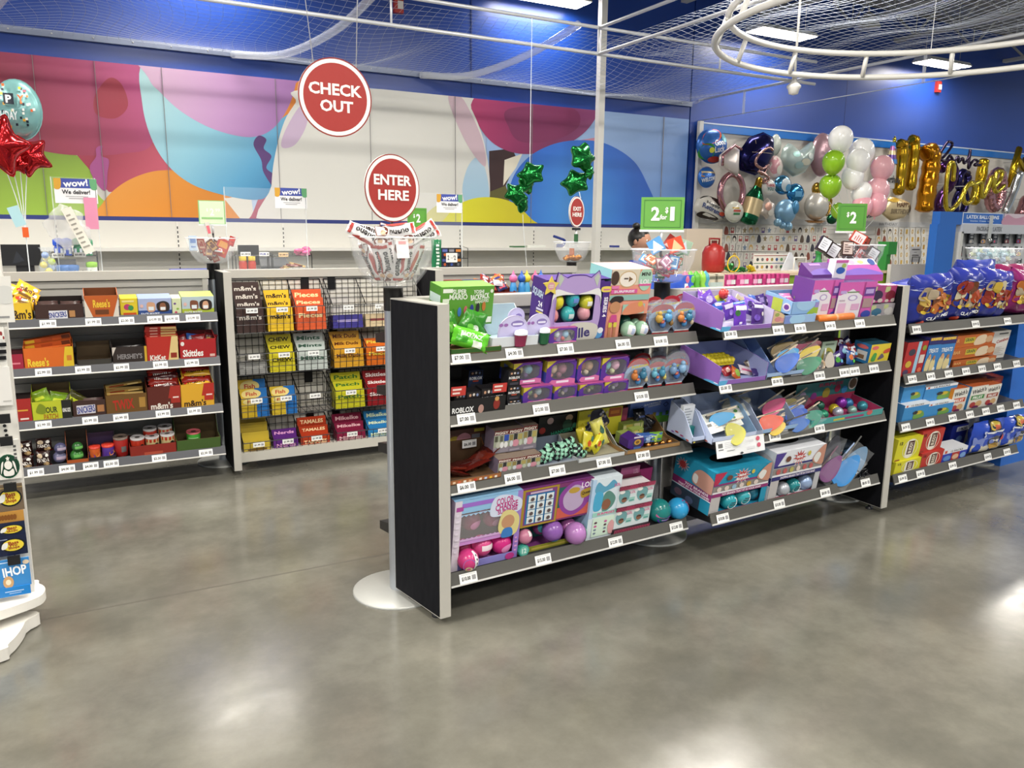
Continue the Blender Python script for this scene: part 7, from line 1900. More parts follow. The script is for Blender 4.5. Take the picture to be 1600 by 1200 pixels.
# things lying on the wall shelf
for i,(px,w_,h_,c,lb) in enumerate(((800,.2,.02,'2f6a3a','green flat packet on the white wall shelf'),(822,.3,.03,'e0e2da','white flat box on the white wall shelf'),(868,.16,.06,'2a3c8a','blue ribbon heap on the white wall shelf left of the column'),(957,.1,.03,'2c3a8a','small blue scrap on the white wall shelf right of the column'),(887,.14,.05,'d8d8d4','white lump on the white wall shelf behind the oval sign'))):
 q=MB()
 if 'ribbon' in lb:
  q.tube(smooth([(0,0,.02),(.1,0,.03),(.14,.02,.1),(.05,.0,.13),(-.06,.0,.16)],5,False),[.03]*5+[.02]*16,(c,'g'),6)
 else:
  q.box(0,0,0,w_,.12,h_,(c,'p'))
 p=W.onY(px,384,9.9)
 tag(q.build('shelf_item',None,T(p.x,9.86,1.288),bevel=.004),lb,'item')
 o=C.objects[-1] if False else None
# ---------------------------------------------------------------- foil and latex balloons
RIB=M('dfe4e6','g')
def foil_mesh(q,pts,th,mat,rings=6):
 """Pillow balloon from a closed outline of (x, z) around its middle, with a crimped rim."""
 n=len(pts)
 for sgn in (-1,1):
  vs=[]
  for k in range(rings+1):
   f=math.sin(math.pi/2*k/rings)
   y=sgn*th*math.sqrt(max(0,1-f*f))
   vs += [(p[0]*f,y*(1+.06*math.sin(i*2.1)*f),p[1]*f) for i,p in enumerate(pts)]
  fs=[]
  for k in range(rings):
   for i in range(n):
    a,b_,c,d=k*n+i,k*n+(i+1) % n,(k+1)*n+(i+1) % n,(k+1)*n+i
    fs.append((a,b_,c,d) if sgn>0 else (d,c,b_,a))
  q.add(vs,fs,mat,True)
 out=[(p[0]*1.05,p[1]*1.05) for p in pts]
 q.add([(a,0,b_) for a,b_ in pts]+[(a,0,b_) for a,b_ in out],[(i,(i+1) % n,n+(i+1) % n,n+i) for i in range(n)],mat,True)
def star(r,k=.55,n=5,sm=4):
 return smooth([(r*(1 if i % 2==0 else k)*math.sin(math.pi*i/n),r*(1 if i % 2==0 else k)*math.cos(math.pi*i/n)) for i in range(2*n)],sm)
def oval(rx,rz,n=28):
 return [(rx*math.cos(6.2832*i/n),rz*math.sin(6.2832*i/n)) for i in range(n)]
def dome(rx,rz,th):
 def S(u,v):
  a,b_=2*u-1,2*v-1
  r2=min(1,a*a+b_*b_)
  return (a*rx,-th*math.sqrt(max(.0,1-r2))-.001,b_*rz)
 return S
def foil(px,py,rpx,rpz,y,lb,col,outl=None,dk=(),rot=0,th=.45,fin='m',name='foil_balloon',cat='balloon',yaw=0,grp=None):
 p=W.onY(px,py,y)
 sc=W.onY(px+10,py,y).x-p.x
 rx=sc*rpx/10
 rz=(W.onY(px,py-10,y).z-p.z)*rpz/10
 q=MB()
 if 9.5<y<YBD:
  q.tube([(0,0,0),(0,YBD-y-.001,0)],.006,('c8c8c8','k'),5)
 o=oval(rx,rz) if outl is None else [(a*rx,b_*rz) for a,b_ in outl]
 foil_mesh(q,o,th*min(rx,rz),(col,fin) if isinstance(col,str) else col)
 if dk:
  q.deco(dome(rx*.98,rz*.98,th*min(rx,rz)),dk,.004,fin if fin != 'm' else 'g',False)
 return tag(q.build(name,None,T(p.x,y,p.z) @ R(yaw,'Z') @ R(rot,'Y')),lb,cat,grp),p
# birthday bunch at the left
CONF=[('r',.2+.6*rnd(),.15+.7*rnd(),0,0,c) for c in ('e8e4dc','d8602c','1c2434','c8c02c','e8e4dc','1c2434','d8a03a','6a2a3a')*4]
CONF=[('r',a,b_,a+.045,b_+.04,c) for _,a,b_,_x,_y,c in CONF]
YB_=5.7
foil(28,172,37,46,YB_,'round teal birthday balloon with confetti at the left edge','74a4a4',None,CONF+[('r',.28,.55,.46,.72,'16202c'),('t','P',.37,.63,.1,.12,'e8e8e8'),('t','Y',.58,.64,.12,.13,'d8602c'),('t','HAPPY',.12,.64,.2,.1,'b03a3a'),('t','BIRTHDAY',.25,.38,.5,.13,'dfe8ea')],fin='f')
foil(-2,228,52,50,YB_-.25,'large red foil star at the left edge under the teal balloon','b01f24',star(1,.62),rot=15,th=.5)
foil(46,243,36,34,YB_-.05,'smaller red foil star behind the large red star','b02228',star(1,.62),rot=-28,th=.5)
foil(30,258,16,15,YB_-.1,'small red foil star tip hanging lowest in the bunch','a01c20',star(1,.6),rot=10)
t=thing('balloon_weight','orange balloon clip with curling white ribbons behind the left gondola','weight',T(wx(40,YB_,363),YB_,0))
q=MB()
zc=wz(363,40,YB_)
q.box(-.016,-.008,zc-.03,.016,.008,zc+.03,('d85a20','p'))
q.build('clip',t)
for px,py in ((8,262),(20,262),(32,268),(42,270)):
 q=MB()
 p=W.onY(px,py,YB_)
 q.tube(smooth([(p.x-wx(40,YB_,363),0,p.z),((p.x-wx(40,YB_,363))*.4,.01,(p.z+zc)/2),(0,0,zc)],6,False),.0025,RIB,4)
 q.build('ribbon',t)
q=MB()
p=W.onY(26,338,YB_)
q.box(-.03,0,-.06,.03,.002,.06,'a8d0d8')
q.build('paper_tag',t,T(p.x-wx(40,YB_,363),0,p.z) @ R(-18,'Y'))
q=MB()
q.tube([(0,0,ZC+.03),(0,0,zc-.02)],.003,RIB,4)
q.lathe([(.03,ZC),(.03,ZC+.04),(.0,ZC+.05)],('c84a1c','p'),10)
q.build('weight_block',t)
# green star clusters
for i,(px,py,r,lb) in enumerate(((830,272,17,'green foil star at the top of the left green cluster'),(822,288,15,'green foil star in the middle of the left green cluster'),(806,303,15,'green foil star at the lower left of the left green cluster'),(816,318,13,'green foil star at the bottom of the left green cluster'))):
 foil(px,py,r*1.15,r*1.15,7.3+.12*(i % 2),lb,'1f7a38',star(1,.7,5,4),rot=-20+27*i,yaw=(-35,30,-20,35)[i],th=.55)
for i,(px,py,r,lb) in enumerate(((910,246,21,'large green foil star at the top of the right green cluster'),(899,285,18,'large green foil star at the bottom of the right green cluster'),(921,270,9,'green foil star tip at the side of the right green cluster'))):
 foil(px,py,r*1.1,r*1.15,6.2+.1*(i % 2),lb,'1f7a38',star(1,.7,5,4),rot=15-35*i,yaw=(15,-40,20)[i],th=.55)
q=MB()
p,p2=W.onY(828,255,7.3),W.onY(817,335,7.3)
q.tube([(p.x,7.3,3.6),(p.x,7.3,p.z)],.004,RIB,4)
p3=W.onY(826,384,7.3)
q.tube(smooth([(p2.x,7.3,p2.z),(p2.x+.01,7.3,p2.z-.15),(p3.x,7.3,1.0)],5,False),.003,RIB,4)
q.lathe([(.04,.94),(.045,1.0),(.01,1.03)],('2f7a3a','m'),10,(p3.x,7.3,0))
tag(q.build('balloon_ribbon',None),'white ribbon running from the net through the left green stars to a weight','ribbon')
q=MB()
p=W.onY(905,300,6.2)
q.tube(smooth([(p.x,6.2,p.z),(p.x-.1,6.0,p.z-.15),(3.44,5.30,1.50)],5,False),.003,RIB,4)
tag(q.build('balloon_ribbon',None),'thin ribbon below the right green stars','ribbon')
t=thing('rear_counter','low white counter under the green star balloon weight','counter')
q=MB()
q.box(4.0,7.0,0,6.0,7.6,.9,('c8c6c0','p'))
q.build('body',t)
q=MB()
q.box(3.97,6.97,.9,6.03,7.63,.94,('d4d2cc','p'))
q.build('worktop',t)
# balloon board on the wall
YBD=YW-.04
bd=thing('balloon_board','white slat board of sample balloons with a blue top band','display board')
q=MB()
q.box(8.93,YBD,.35,19,YW-.012,3.23,M('cfcbc4','p'))
for k in range(14):
 q.box(8.94,YBD-.002,.5+.085*k,19,YBD,.506+.085*k,M('a8a49c','p'))
q.build('board',bd)
q=MB()
q.box(8.93,YBD-.03,3.12,19,YBD,3.25,M('1f6cc0','g'))
q.box(8.93,YBD-.035,3.24,19,YBD,3.26,M('c8d4e4','p'))
q.build('top_band',bd)
q=MB()
q.box(8.86,YBD-.06,.3,8.94,YBD,3.27,M('d8d6d0','p'))
q.build('edge_post',bd)
q=MB()
q.box(8.94,YBD-.012,1.675,19,YBD,1.77,M('c4c4c4','p'))
S=plane((8.94,YBD-.012,1.675),(6,0,0),(0,0,.095))
q.deco(S,[('t','ANNIVERSARY & WEDDING',.12,.5,.13,.55,'8a8a8c'),('t','BABY',.5,.5,.06,.55,'8a8a8c'),('t','BIRTHDAY',.8,.5,.09,.55,'8a8a8c')])
q.build('header_strip',bd)
YF_=YBD-.22
foil(1112,228,23,27,YF_,'round balloon in orange, green and blue with Good Luck lettering','2a62b0',None,[('b',[(.1,.5),(.15,.8),(.5,.98),(.7,.85),(.5,.6)],'c8501e'),('b',[(.05,.15),(.1,.5),(.4,.5),(.4,.1)],'2f8a3a'),('e',.8,.75,.12,.14,'6ab8c8'),('t','Good',.62,.6,.4,.18,'dfe6ee',10),('t','Luck',.62,.4,.36,.18,'dfe6ee',10),('e',.35,.35,.08,.08,'d8d84a'),('e',.5,.1,.2,.08,'b0302c')],fin='f')
foil(1104,277,13,16,YF_,'small round striped balloon reading WELCOME','2f6ab8',None,[('b',[(.1,.5),(.3,.95),(.7,.95),(.9,.7)],'b8803a'),('r',.1,.7,.9,.78,'d8c8a0'),('t','WELCOME',.5,.4,.8,.2,'e8ecf0',12)],fin='f')
# ring balloon
p=W.onY(1140,292,YF_-.1)
t=thing('foil_balloon','rose gold ring balloon with a white diamond','balloon',T(p.x+.05,YF_-.1,p.z-.06) @ Matrix.Scale(1.45,4))
q=MB()
q.tube([(.17*math.cos(k*12*D),.0,-.02+.2*math.sin(k*12*D)) for k in range(30)],.035,('b8848a','m'),10,True)
q.build('ring',t)
q=MB()
foil_mesh(q,[(-.16,.07),(-.1,.16),(.1,.16),(.16,.07),(0,-.16)],.07,M('d8cfcc','f'))
q.tube([(-.16,-.05,.07),(-.1,-.05,.16),(.1,-.05,.16),(.16,-.05,.07)],.016,('b8848a','m'),6)
q.build('diamond',t,T(-.06,-.03,.29) @ R(-35,'Y'))
foil(1111,326,26,20,YF_,'white and black oblong balloon reading Happy Retirement','c8c4bc',[(-1,-.3),(-.9,.5),(-.3,.95),(.6,.6),(1,.1),(.95,-.5),(.3,-.95),(-.6,-.7)],[('b',[(.1,.7),(.3,.95),(.8,.8),(.7,.65)],'2a221e'),('b',[(.1,.1),(.2,.3),(.7,.15),(.5,.02)],'2a221e'),('t','Happy',.45,.62,.4,.14,'3a3a3e',-12),('t','Retirement',.52,.42,.75,.2,'3a4a7a',-12),('e',.75,.35,.1,.08,'c8503a')],fin='g',rot=8)
foil(1147,331,14,16,YF_-.15,'small white round balloon with coloured lettering beside the oblong one','c8c8bc',None,[('r',.3,.5,.7,.6,'b84a3a'),('r',.3,.35,.65,.45,'3a7a4a'),('r',.25,.65,.6,.72,'c8a02c')],fin='g')
foil(1182,240,26,33,YF_,'large navy faceted balloon with thin gold lines','1f1f52',[(-.9,-.8),(-1,.0),(-.5,.7),(.3,1),(.9,.8),(1,0),(.6,-.7),(.0,-1)],[('r',.2,.5,.8,.51,'b8a88a'),('p',[(.3,.2),(.31,.2),(.62,.9),(.61,.9)],'b8a88a'),('p',[(.5,.1),(.51,.1),(.3,.8),(.29,.8)],'b8a88a')])
p=W.onY(1192,256,YF_-.25)
q=MB()
q.tube(smooth([(.2,0,.22),(.1,0,.26),(-.12,-.02,.14),(-.16,0,0),(-.05,-.05,-.08),(.1,-.02,-.02),(.02,0,-.16),(-.12,-.04,-.12),(.14,-.02,-.22),(.04,0,-.3),(.0,-.05,-.24),(.12,0,-.26)],6,False),.022,('b8908a','m'),8)
tag(q.build('foil_balloon',None,T(p.x,YF_-.25,p.z)),'rose gold script ribbon balloon in front of the navy balloon','balloon')
foil(1212,226,8,16,YF_+.1,'small pale oval balloon right of the navy balloon','b8c0b8',fin='g')
foil(1211,262,11,18,YF_,'white and pink oval balloon below the pale oval one','d0c0bc',None,[('e',.3,.6,.3,.4,'c08a94'),('e',.6,.4,.2,.2,'d8d4c8')],fin='g')
# bottle
p=W.onY(1178,314,YF_-.1)
t=thing('foil_balloon','green bottle balloon with a gold label','balloon',T(p.x,YF_-.1,p.z) @ R(16,'Y') @ Matrix.Scale(1.22,4))
q=MB()
q.lathe([(.02,-.33),(.12,-.31),(.14,-.25),(.14,.05),(.08,.16),(.06,.2)],('1f6a48','m'),18,(0,0,0),1,.7)
q.deco(cyl(.1405,.3),[],.001)
q.lathe([(.141,-.2),(.141,.02)],('c8b48a','f'),18,(0,0,0),1,.72)
q.build('bottle',t)
q=MB()
q.lathe([(.062,.16),(.055,.3),(.03,.32)],('b8963a','m'),14,(0,0,0),1,.8)
q.build('gold_neck',t)
foil(1201,292,10,12,YF_-.2,'small white round balloon reading THANK YOU','d0d0cc',None,[('t','THANK',.5,.6,.7,.22,'a83a4a'),('t','YOU!',.5,.36,.55,.22,'2f6a6a')],fin='g')
foil(1198,326,12,16,YF_-.15,'crinkled white and rose balloon beside the green bottle','d0c4bc',star(1,.8,6),[('e',.4,.6,.2,.2,'b88a7a'),('e',.6,.3,.2,.15,'e4ded4')],fin='f')
for i,(px,py,r,c,lb) in enumerate(((1223,289,13,'4a8ab4','blue round foil balloon, left of two'),(1243,302,13,'3a84b8','blue round foil balloon, right of two'))):
 foil(px,py,r,r*1.12,YF_-.1,lb,c,None,[('e',.55,.5,.3,.36,'b8c4cc'),('e',.7,.35,.2,.2,c)] if i==0 else [('r',.3,.3,.7,.6,'5a9ac4')])
p=W.onY(1227,331,YF_-.15)
t=thing('foil_balloon','pale blue animal-shaped baby balloon','balloon',T(p.x,YF_-.15,p.z) @ Matrix.Scale(1.5,4))
q=MB()
q.ball((0,0,0),.15,('7aa4c4','f'),16,sy=.6,sz=.95)
q.build('body',t)
for x,z,r in ((-.13,-.12,.045),(.04,-.16,.05),(-.05,-.15,.04)):
 q=MB()
 q.ball((x,-.02,z),r,('86b0cc','f'),10)
 q.build('foot',t)
q=MB()
q.ball((.07,-.08,.05),.055,('4a88b4','f'),10,sy=.4,sz=1.4)
q.build('ear',t)
foil(1246,248,25,28,YF_,'large pale iridescent crescent balloon','a8b8b4',[(-.9,.5),(-.6,.8),(-.3,.55),(.2,.45),(.5,.7),(.8,1),(1,.7),(.95,0),(.5,-.7),(-.2,-1),(-.8,-.6),(-1,0)],[('e',.3,.6,.1,.08,'8ab0ac'),('e',.6,.4,.15,.1,'c8c4b0'),('e',.4,.3,.12,.1,'9ab8b8'),('e',.75,.6,.1,.1,'c8d0cc')],fin='f')
foil(1284,242,17,33,YF_+.05,'dusty rose oval balloon behind the white latex balloons','9a7a84',fin='f')
p=W.onY(1276,318,YF_-.1)
t=thing('foil_balloon','white and gold teapot-like balloon','balloon',T(p.x,YF_-.1,p.z) @ Matrix.Scale(1.45,4))
q=MB()
q.ball((0,0,-.03),.18,('c4c0b8','f'),18,sy=.6,sz=.95)
q.build('body',t)
q=MB()
q.ball((-.02,0,.17),.06,('b8923a','m'),12,sz=1.3)
q.tube(smooth([(.12,-.02,.08),(.24,0,.04),(.2,0,-.12),(.08,-.05,-.1)],5,False),.022,('b8923a','m'),8)
q.lathe([(.16,-.2),(.1,-.23),(.0,-.23)],('a8742c','m'),16,(0,0,0),1,.6)
q.build('gold_trim',t)
foil(1300,342,8,8,YF_,'small dark green balloon at the bottom of the board','1f5a3c')
# gold numbers and lettering
def tubeb(pts,r,px,py,y,lb,col,n=10,sm=True,fin='m',sc=1.25):
 p=W.onY(px,py,y)
 q=MB()
 P_=smooth([(a,0,b_) for a,b_ in pts],6,False) if sm else [(a,0,b_) for a,b_ in pts]
 L=len(P_)
 q.tube(P_,[r*(.55 if k in (0,L-1) else 1)*(1+.06*math.sin(k*1.7)) for k in range(L)],(col,fin),n)
 q.tube([P_[L // 2],(P_[L // 2][0],(YBD-y)/sc-.001,P_[L // 2][2])],.006,('c8c8c8','k'),5)
 return tag(q.build('foil_balloon',None,T(p.x,y,p.z) @ Matrix.Scale(sc,4)),lb,'balloon')
Y2=YF_-.1
for i,(px,py) in enumerate(((1407,266),(1425,259))):
 tubeb([(-.05,.36),(.0,.33),(.02,.0),(0,-.36)],.085,px,py,Y2,('gold foil bar, left of the pair','gold foil bar, right of the pair')[i],'b08a1c',10)
tubeb([(-.12,.38),(.02,.42),(.05,.2),(.02,-.1),(.0,-.46)],.13,1449,283,Y2-.1,'large gold number one balloon','b87a14',12)
tubeb([(-.2,.3),(0,.4),(.14,.3),(.1,.1),(-.1,-.1),(-.15,-.3),(.15,-.32)],.075,1478,297,Y2,'dark rainbow number two balloon','4a2a5a',10)
tubeb([(.1,.3),(-.08,.32),(-.1,.12),(.08,.0),(.1,-.25),(-.1,-.3),(-.12,-.05),(.08,.15),(.1,.3)],.06,1503,303,Y2+.05,'dark rainbow number eight balloon','2f2a5a',10)
tubeb([(.02,.42),(.0,.1),(-.12,-.3)],.085,1531,290,Y2,'gold slanting bar balloon behind the love script','b8961c',10)
tubeb([(.16*math.cos(k*30*D),.28*math.sin(k*30*D)) for k in range(13)],.085,1556,297,Y2,'rose gold number zero balloon','b8868a',10)
tubeb([(.16,.34),(.05,0),(-.14,-.36)],.06,1581,300,Y2-.1,'silver slanting bar balloon at the right','b8bcc0',10)
tubeb([(-.2,-.32),(-.1,.0),(-.02,.3),(.02,.1),(.14,-.02),(.2,.14),(.3,.1)],.055,1590,262,Y2,'gold zigzag letter balloon at the right edge','b8961c',8,False)
tubeb([(-.1,-.15),(.05,.15),(.18,.05)],.09,1600,325,Y2,'rose foil balloon at the right edge of the board','a8767c',8)
LOVE=[(-.44,.1),(-.46,.34),(-.54,.36),(-.56,.05),(-.52,-.26),(-.42,-.32),(-.28,-.2),(-.16,.02),(-.06,.06),(.0,-.06),(-.04,-.2),(-.15,-.24),(-.22,-.12),(-.16,.02),(-.02,.04),(.1,.06),(.14,-.14),(.2,-.14),(.3,.1),(.34,.12),(.36,-.02),(.48,.08),(.5,.2),(.4,.2),(.37,.0),(.44,-.1),(.6,.0)]
tubeb([(a*1.3,b_*1.0+a*.1) for a,b_ in LOVE],.034,1524,292,Y2-.3,'gold script balloon reading love','c8b03a',8)
DAN=[(-.36,-.14),(-.28,.1),(-.2,.3),(-.12,.26),(-.2,.04),(-.28,-.12),(-.2,-.12),(-.14,.0),(-.06,-.12),(.0,.0),(.02,-.12),(.08,-.02),(.12,-.13),(.18,.0),(.2,.2),(.2,-.22),(.24,-.1),(.3,-.02),(.36,-.06),(.3,-.14),(.42,-.12)]
tubeb([(a*1.8,b_*.8-a*.05) for a,b_ in DAN],.026,1497,245,Y2-.2,'dark rainbow script balloon above the love script','3a2f44',8,sc=1.0)
p=W.onY(1392,256,Y2)
t=thing('foil_balloon','birthday hat balloon striped in pink, purple and blue','balloon',T(p.x,Y2,p.z) @ Matrix.Scale(1.3,4))
q=MB()
q.lathe([(.1,-.34),(.11,-.2),(.1,-.02)],('c4c0bc','f'),14,(0,0,0),1,.6)
for k,c in enumerate(('3a7ac0','5a3a8a','d8c89a','b06aa8')):
 q.lathe([(.11-.02*k,.0+.06*k),(.1-.022*k,.06+.06*k)],(c,'f'),14,(0,0,0),1,.6)
q.build('hat',t)
q=MB()
foil_mesh(q,star(.05,.5),.02,M('b8b03a','m'))
q.build('star_tip',t,T(.03,0,.33))
q=MB()
q.deco(plane((-.16,-.08,-.3),(.3,0,0),(0,0,.14)),[('t','Birthday',.5,.5,1,.9,'1c1c20')])
q.build('lettering',t)
foil(1400,326,22,19,Y2-.15,'gold and white log balloon reading HAPPY BIRTHDAY','c4b088',[(-1,-.4),(-.9,.4),(-.5,.95),(.3,.8),(.9,.5),(1,-.2),(.6,-.7),(-.3,-1)],[('t','HAPPY',.62,.66,.5,.2,'5a3a20'),('t','BIRTHDAY',.55,.38,.7,.2,'8a7a60'),('e',.3,.85,.15,.1,'c8a03a'),('e',.92,.5,.07,.25,'3a2a1c')],fin='f')
foil(1366,329,17,12,Y2-.2,'dark speckled foil balloon left of the log balloon','6a6a68',[(-1,-.6),(-.6,.3),(.2,.9),(.9,.8),(1,.0),(.3,-.6),(-.5,-1)],[('e',.2+.6*rnd(),.2+.6*rnd(),.06,.06,rc(('c8c4bc','2a2a2c'))) for _ in range(14)],fin='f')
# sample cards in rows on the board
PIC=('2a221e','5a4a3c','b8868a','8a7a5a','6a5a8a','c8a05a','3a3a44','b0aca8','7a8aa0','a84a4a','c8b890','8a4a3a')
protos={}
def card(x,z,k,gold,grp,lb):
 key=(k,gold)
 if key not in protos:
  q=MB()
  c=PIC[k] if not gold else ('b8963a','c4a04a','a8802c')[k % 3]
  q.box(-.075,0,-.075,.075,.004,.075,M('d8d4cc','p'))
  q.deco(plane((-.075,0,-.075),(.15,0,0),(0,0,.15)),[[('e',.5,.5,.3,.36,c),('e',.5,.38,.18,.24,'d8d0c4')],[('b',[(.2,.1),(.3,.8),(.5,.95),(.75,.7),(.8,.1)],c)],[('t',str(k % 10),.5,.5,.4,.6,c)],[('s',.5,.5,.36,.4,5,c)],[('r',.25,.2,.75,.8,c),('e',.5,.6,.18,.15,'d8d0c4')]][k % 5 if not gold else 2])
  o=q.build('sample_card',None,T(x,YBD-.012,z))
  protos[key]=o
 else:
  o=protos[key].copy()
  C.objects.link(o)
  o.matrix_basis=T(x,YBD-.012,z)
 tag(o,lb,'card',grp)
for r_,py in enumerate((360,373,387,400,414)):
 for c_ in range(17):
  px=1134+9.6*c_+(r_ % 2)*3
  p=W.onY(px,py,YBD)
  card(p.x,p.z,int(rnd()*12),False,'sample cards left of the green price sign','small white picture card on the slat board between the red tank and the treat bowl')
for r_,py in enumerate((362,374,386,398,410)):
 for c_ in range(9):
  px=1372+8.8*c_
  p=W.onY(px,py,YBD)
  card(p.x,p.z,int(rnd()*12),c_>2,'sample cards right of the treat bowl','small picture card on the slat board left of the blue latex display')
# latex balloon bunch
YL=7.0
LK=W.onY(1334,380,YL)
q=MB()
q.lathe([(.05,0),(.06,LK.z-.03),(.03,LK.z)],('e0e0dc','p'),12)
tag(q.build('balloon_weight',None,T(LK.x,YL,0)),'white floor weight holding the latex balloon bunch','weight')
def latex(px,py,rpx,lb,col,tail=True,rot=0):
 p=W.onY(px,py,YL)
 r=rpx*(W.onY(px+1,py,YL).x-p.x)/math.sqrt(1+(p.x/YL) ** 2)
 t=thing('latex_balloon',lb,'balloon',T(p.x,YL+ru(-.12,.12),p.z) @ R(rot,'Y'))
 q=MB()
 q.lathe([(max(.0005,r*math.sin(math.pi*k/14))*(1 if k>7 else (1-.12*(1-k/7) ** 2)),-r*math.cos(math.pi*k/14)*(1.25 if k<7 else 1.05)) for k in range(15)],latex_mat(col),24)
 q.build('balloon_skin',t)
 q=MB()
 q.lathe([(.012,-r*1.25-.03),(.006,-r*1.25-.005),(.02,-r*1.22)],latex_mat(col),8)
 q.build('knot',t)
 q=MB()
 e=(T(p.x,t.matrix_basis.translation.y,p.z) @ R(rot,'Y')).inverted() @ Vector((LK.x,YL,LK.z))
 q.tube(smooth([(0,0,-r*1.25-.03),(e.x*.6,e.y*.6,-r*1.25-.03+(e.z+r*1.25)*.5),tuple(e)],5,False),.003,RIB,4)
 q.build('ribbon',t)
def latex_mat(col):
 k=('latex',col)
 if k not in _mats:
  m=bpy.data.materials.new('latex_'+col)
  m.use_nodes=True
  b=m.node_tree.nodes['Principled BSDF']
  b.inputs['Base Color'].default_value=lin(col)
  b.inputs['Roughness'].default_value=.16
  b.inputs['Subsurface Weight'].default_value=.3
  b.inputs['Subsurface Radius'].default_value=(.1,.1,.1)
  _mats[k]=m
 return _mats[k]
for a in ((1316,216,20,'white latex balloon at the top of the bunch','faf9f6'),(1353,236,21,'white latex balloon at upper right of the bunch','faf9f6'),(1331,252,19,'white latex balloon in the middle of the bunch','faf9f6'),(1328,276,18,'white latex balloon low in the middle of the bunch','faf9f6'),(1340,300,17,'white latex balloon at the bottom of the bunch','faf9f6'),(1293,253,18,'lime green latex balloon, upper of two','8fc028'),(1297,289,18,'lime green latex balloon, lower of two','8cbc28'),(1370,262,19,'pink latex balloon at the right of the bunch','f0b8c0'),(1364,297,20,'pink latex balloon at lower right of the bunch','f0b8c0'),(1338,322,17,'pink latex balloon behind the green price sign','f0b0bc'),(1314,328,12,'lime green latex balloon hanging left of the green price sign','8ab82c'),(1356,318,18,'pink latex balloon at the bottom right of the bunch','f0b0bc')):
 latex(*a)
# balloon counter behind the middle gondola
t=thing('balloon_counter','lime green balloon counter with a cream top behind the middle gondola','counter',T(0,0,0))
q=MB()
p0,p1=W.onY(1112,440,6.6),W.onY(1300,440,6.6)
zt=W.onY(1180,427,6.6).z
q.box(p0.x,6.6,0,p1.x+1.6,7.25,zt-.03,('8fae34','p'))
q.build('front_panel',t)
q=MB()
q.box(p0.x-.04,6.56,zt-.03,p1.x+1.62,7.3,zt,('dcc4a4','p'))
q.build('worktop',t)
CT=zt
# helium tank
p=W.onY(1109,421,7.0)
t=thing('helium_tank','red helium tank with a wire handle on the balloon counter','tank',T(p.x,6.95,CT))
q=MB()
q.lathe([(.09,0),(.125,.02),(.13,.1),(.13,.22),(.1,.29),(.04,.32),(.03,.33)],('a02420','p'),24)
q.build('tank',t)
q=MB()
q.tube([(-.07,0,.3),(-.075,0,.38),(.075,0,.38),(.07,0,.3)],.012,('8a201c','p'),8)
q.box(-.025,-.02,.32,.025,.02,.36,('6a1a18','p'))
q.build('handle',t)
p0,p1=W.onY(1070,420,7.7),W.onY(1129,358,7.7)
q=MB()
q.box(p0.x,7.7,0,p1.x,7.75,p1.z,('cdbfae','p'))
tag(q.build('partition',None),'cream partition panel behind the red helium tank','panel')
for i,(px,py,c,rr,lb) in enumerate(((1142,412,'1f7a3a',.1,'green tinsel balloon weight on the left of the counter'),(1171,418,'c8b02c',.08,'yellow tinsel balloon weight in the middle of the counter'),(1160,408,'1f6a34',.06,'green tinsel heap behind the yellow weight'),(1254,421,'d8942c',.05,'orange toy by the white paper holder'),(1172,424,'2a7a3a',.05,'small green tinsel weight at the counter edge'))):
 q=MB()
 for k in range(26):
  a,b_=rnd()*6.28,rnd()*3.14
  v=Vector((math.sin(b_)*math.cos(a),math.sin(b_)*math.sin(a),abs(math.cos(b_))))
  q.tube([tuple(v*rr*.3),tuple(v*rr*.7+Vector((0,0,.01))),tuple(v*rr)],[.008,.012,.003],(c,'f'),4)
 tag(q.build('balloon_weight',None,T(W.onY(px,py,6.85).x,6.85,CT+.005)),lb,'weight')
q=MB()
q.tube([(.09*math.cos(k*15*D),0,.1+.09*math.sin(k*15*D)) for k in range(24)],.008,('d8b82c','p'),6,True)
tag(q.build('hoop',None,T(W.onY(1144,415,6.8).x,6.78,CT)),'yellow hoop standing by the green tinsel weight','hoop')
t=thing('paper_holder','white square frame holder on the balloon counter','holder',T(W.onY(1249,420,6.9).x,6.9,CT))
q=MB()
q.tube([(-.1,0,0),(-.1,0,.16),(.1,0,.16),(.1,0,0)],.012,('e0e0dc','p'),6)
q.build('frame',t)
q=MB()
q.box(-.12,-.06,0,.12,.06,.012,('e0e0dc','p'))
q.build('base',t)
p=W.onY(1192,405,7.1)
q=MB()
box_mesh(q,.62,.2,.012,'d8d6d0',[('r',0,.86,1,.9,'8a3a30'),('r',0,.4,.5,.44,'3a7a4a'),('r',.5,.4,1,.44,'3a5a9a')]+[('e',.1+.13*k,.65,.035,.1,('3a3a3e','6a6a6c','b04a4a','8a7a3a','3a5a8a','5a8a5a','b0a8a0')[k]) for k in range(7)]+[('e',.1+.13*k,.2,.035,.1,('6a6a6c','b8963a','3a3a3e','b04a6a','8a8a8c','3a6a4a','b8a08a')[k]) for k in range(7)])
tag(q.build('picture_panel',None,T(p.x-.15,7.1,CT+.002)),'white panel of small balloon pictures standing on the counter','panel')
p=W.onY(1222,415,7.0)
q=MB()
q.prism([(0,0),(.12,.22),(.15,.22),(.3,0)],0,.02,('d0d4dc','p'),'y')
tag(q.build('paper_sheet',None,T(p.x,7.0,CT)),'white folded sheet standing on the balloon counter','paper')
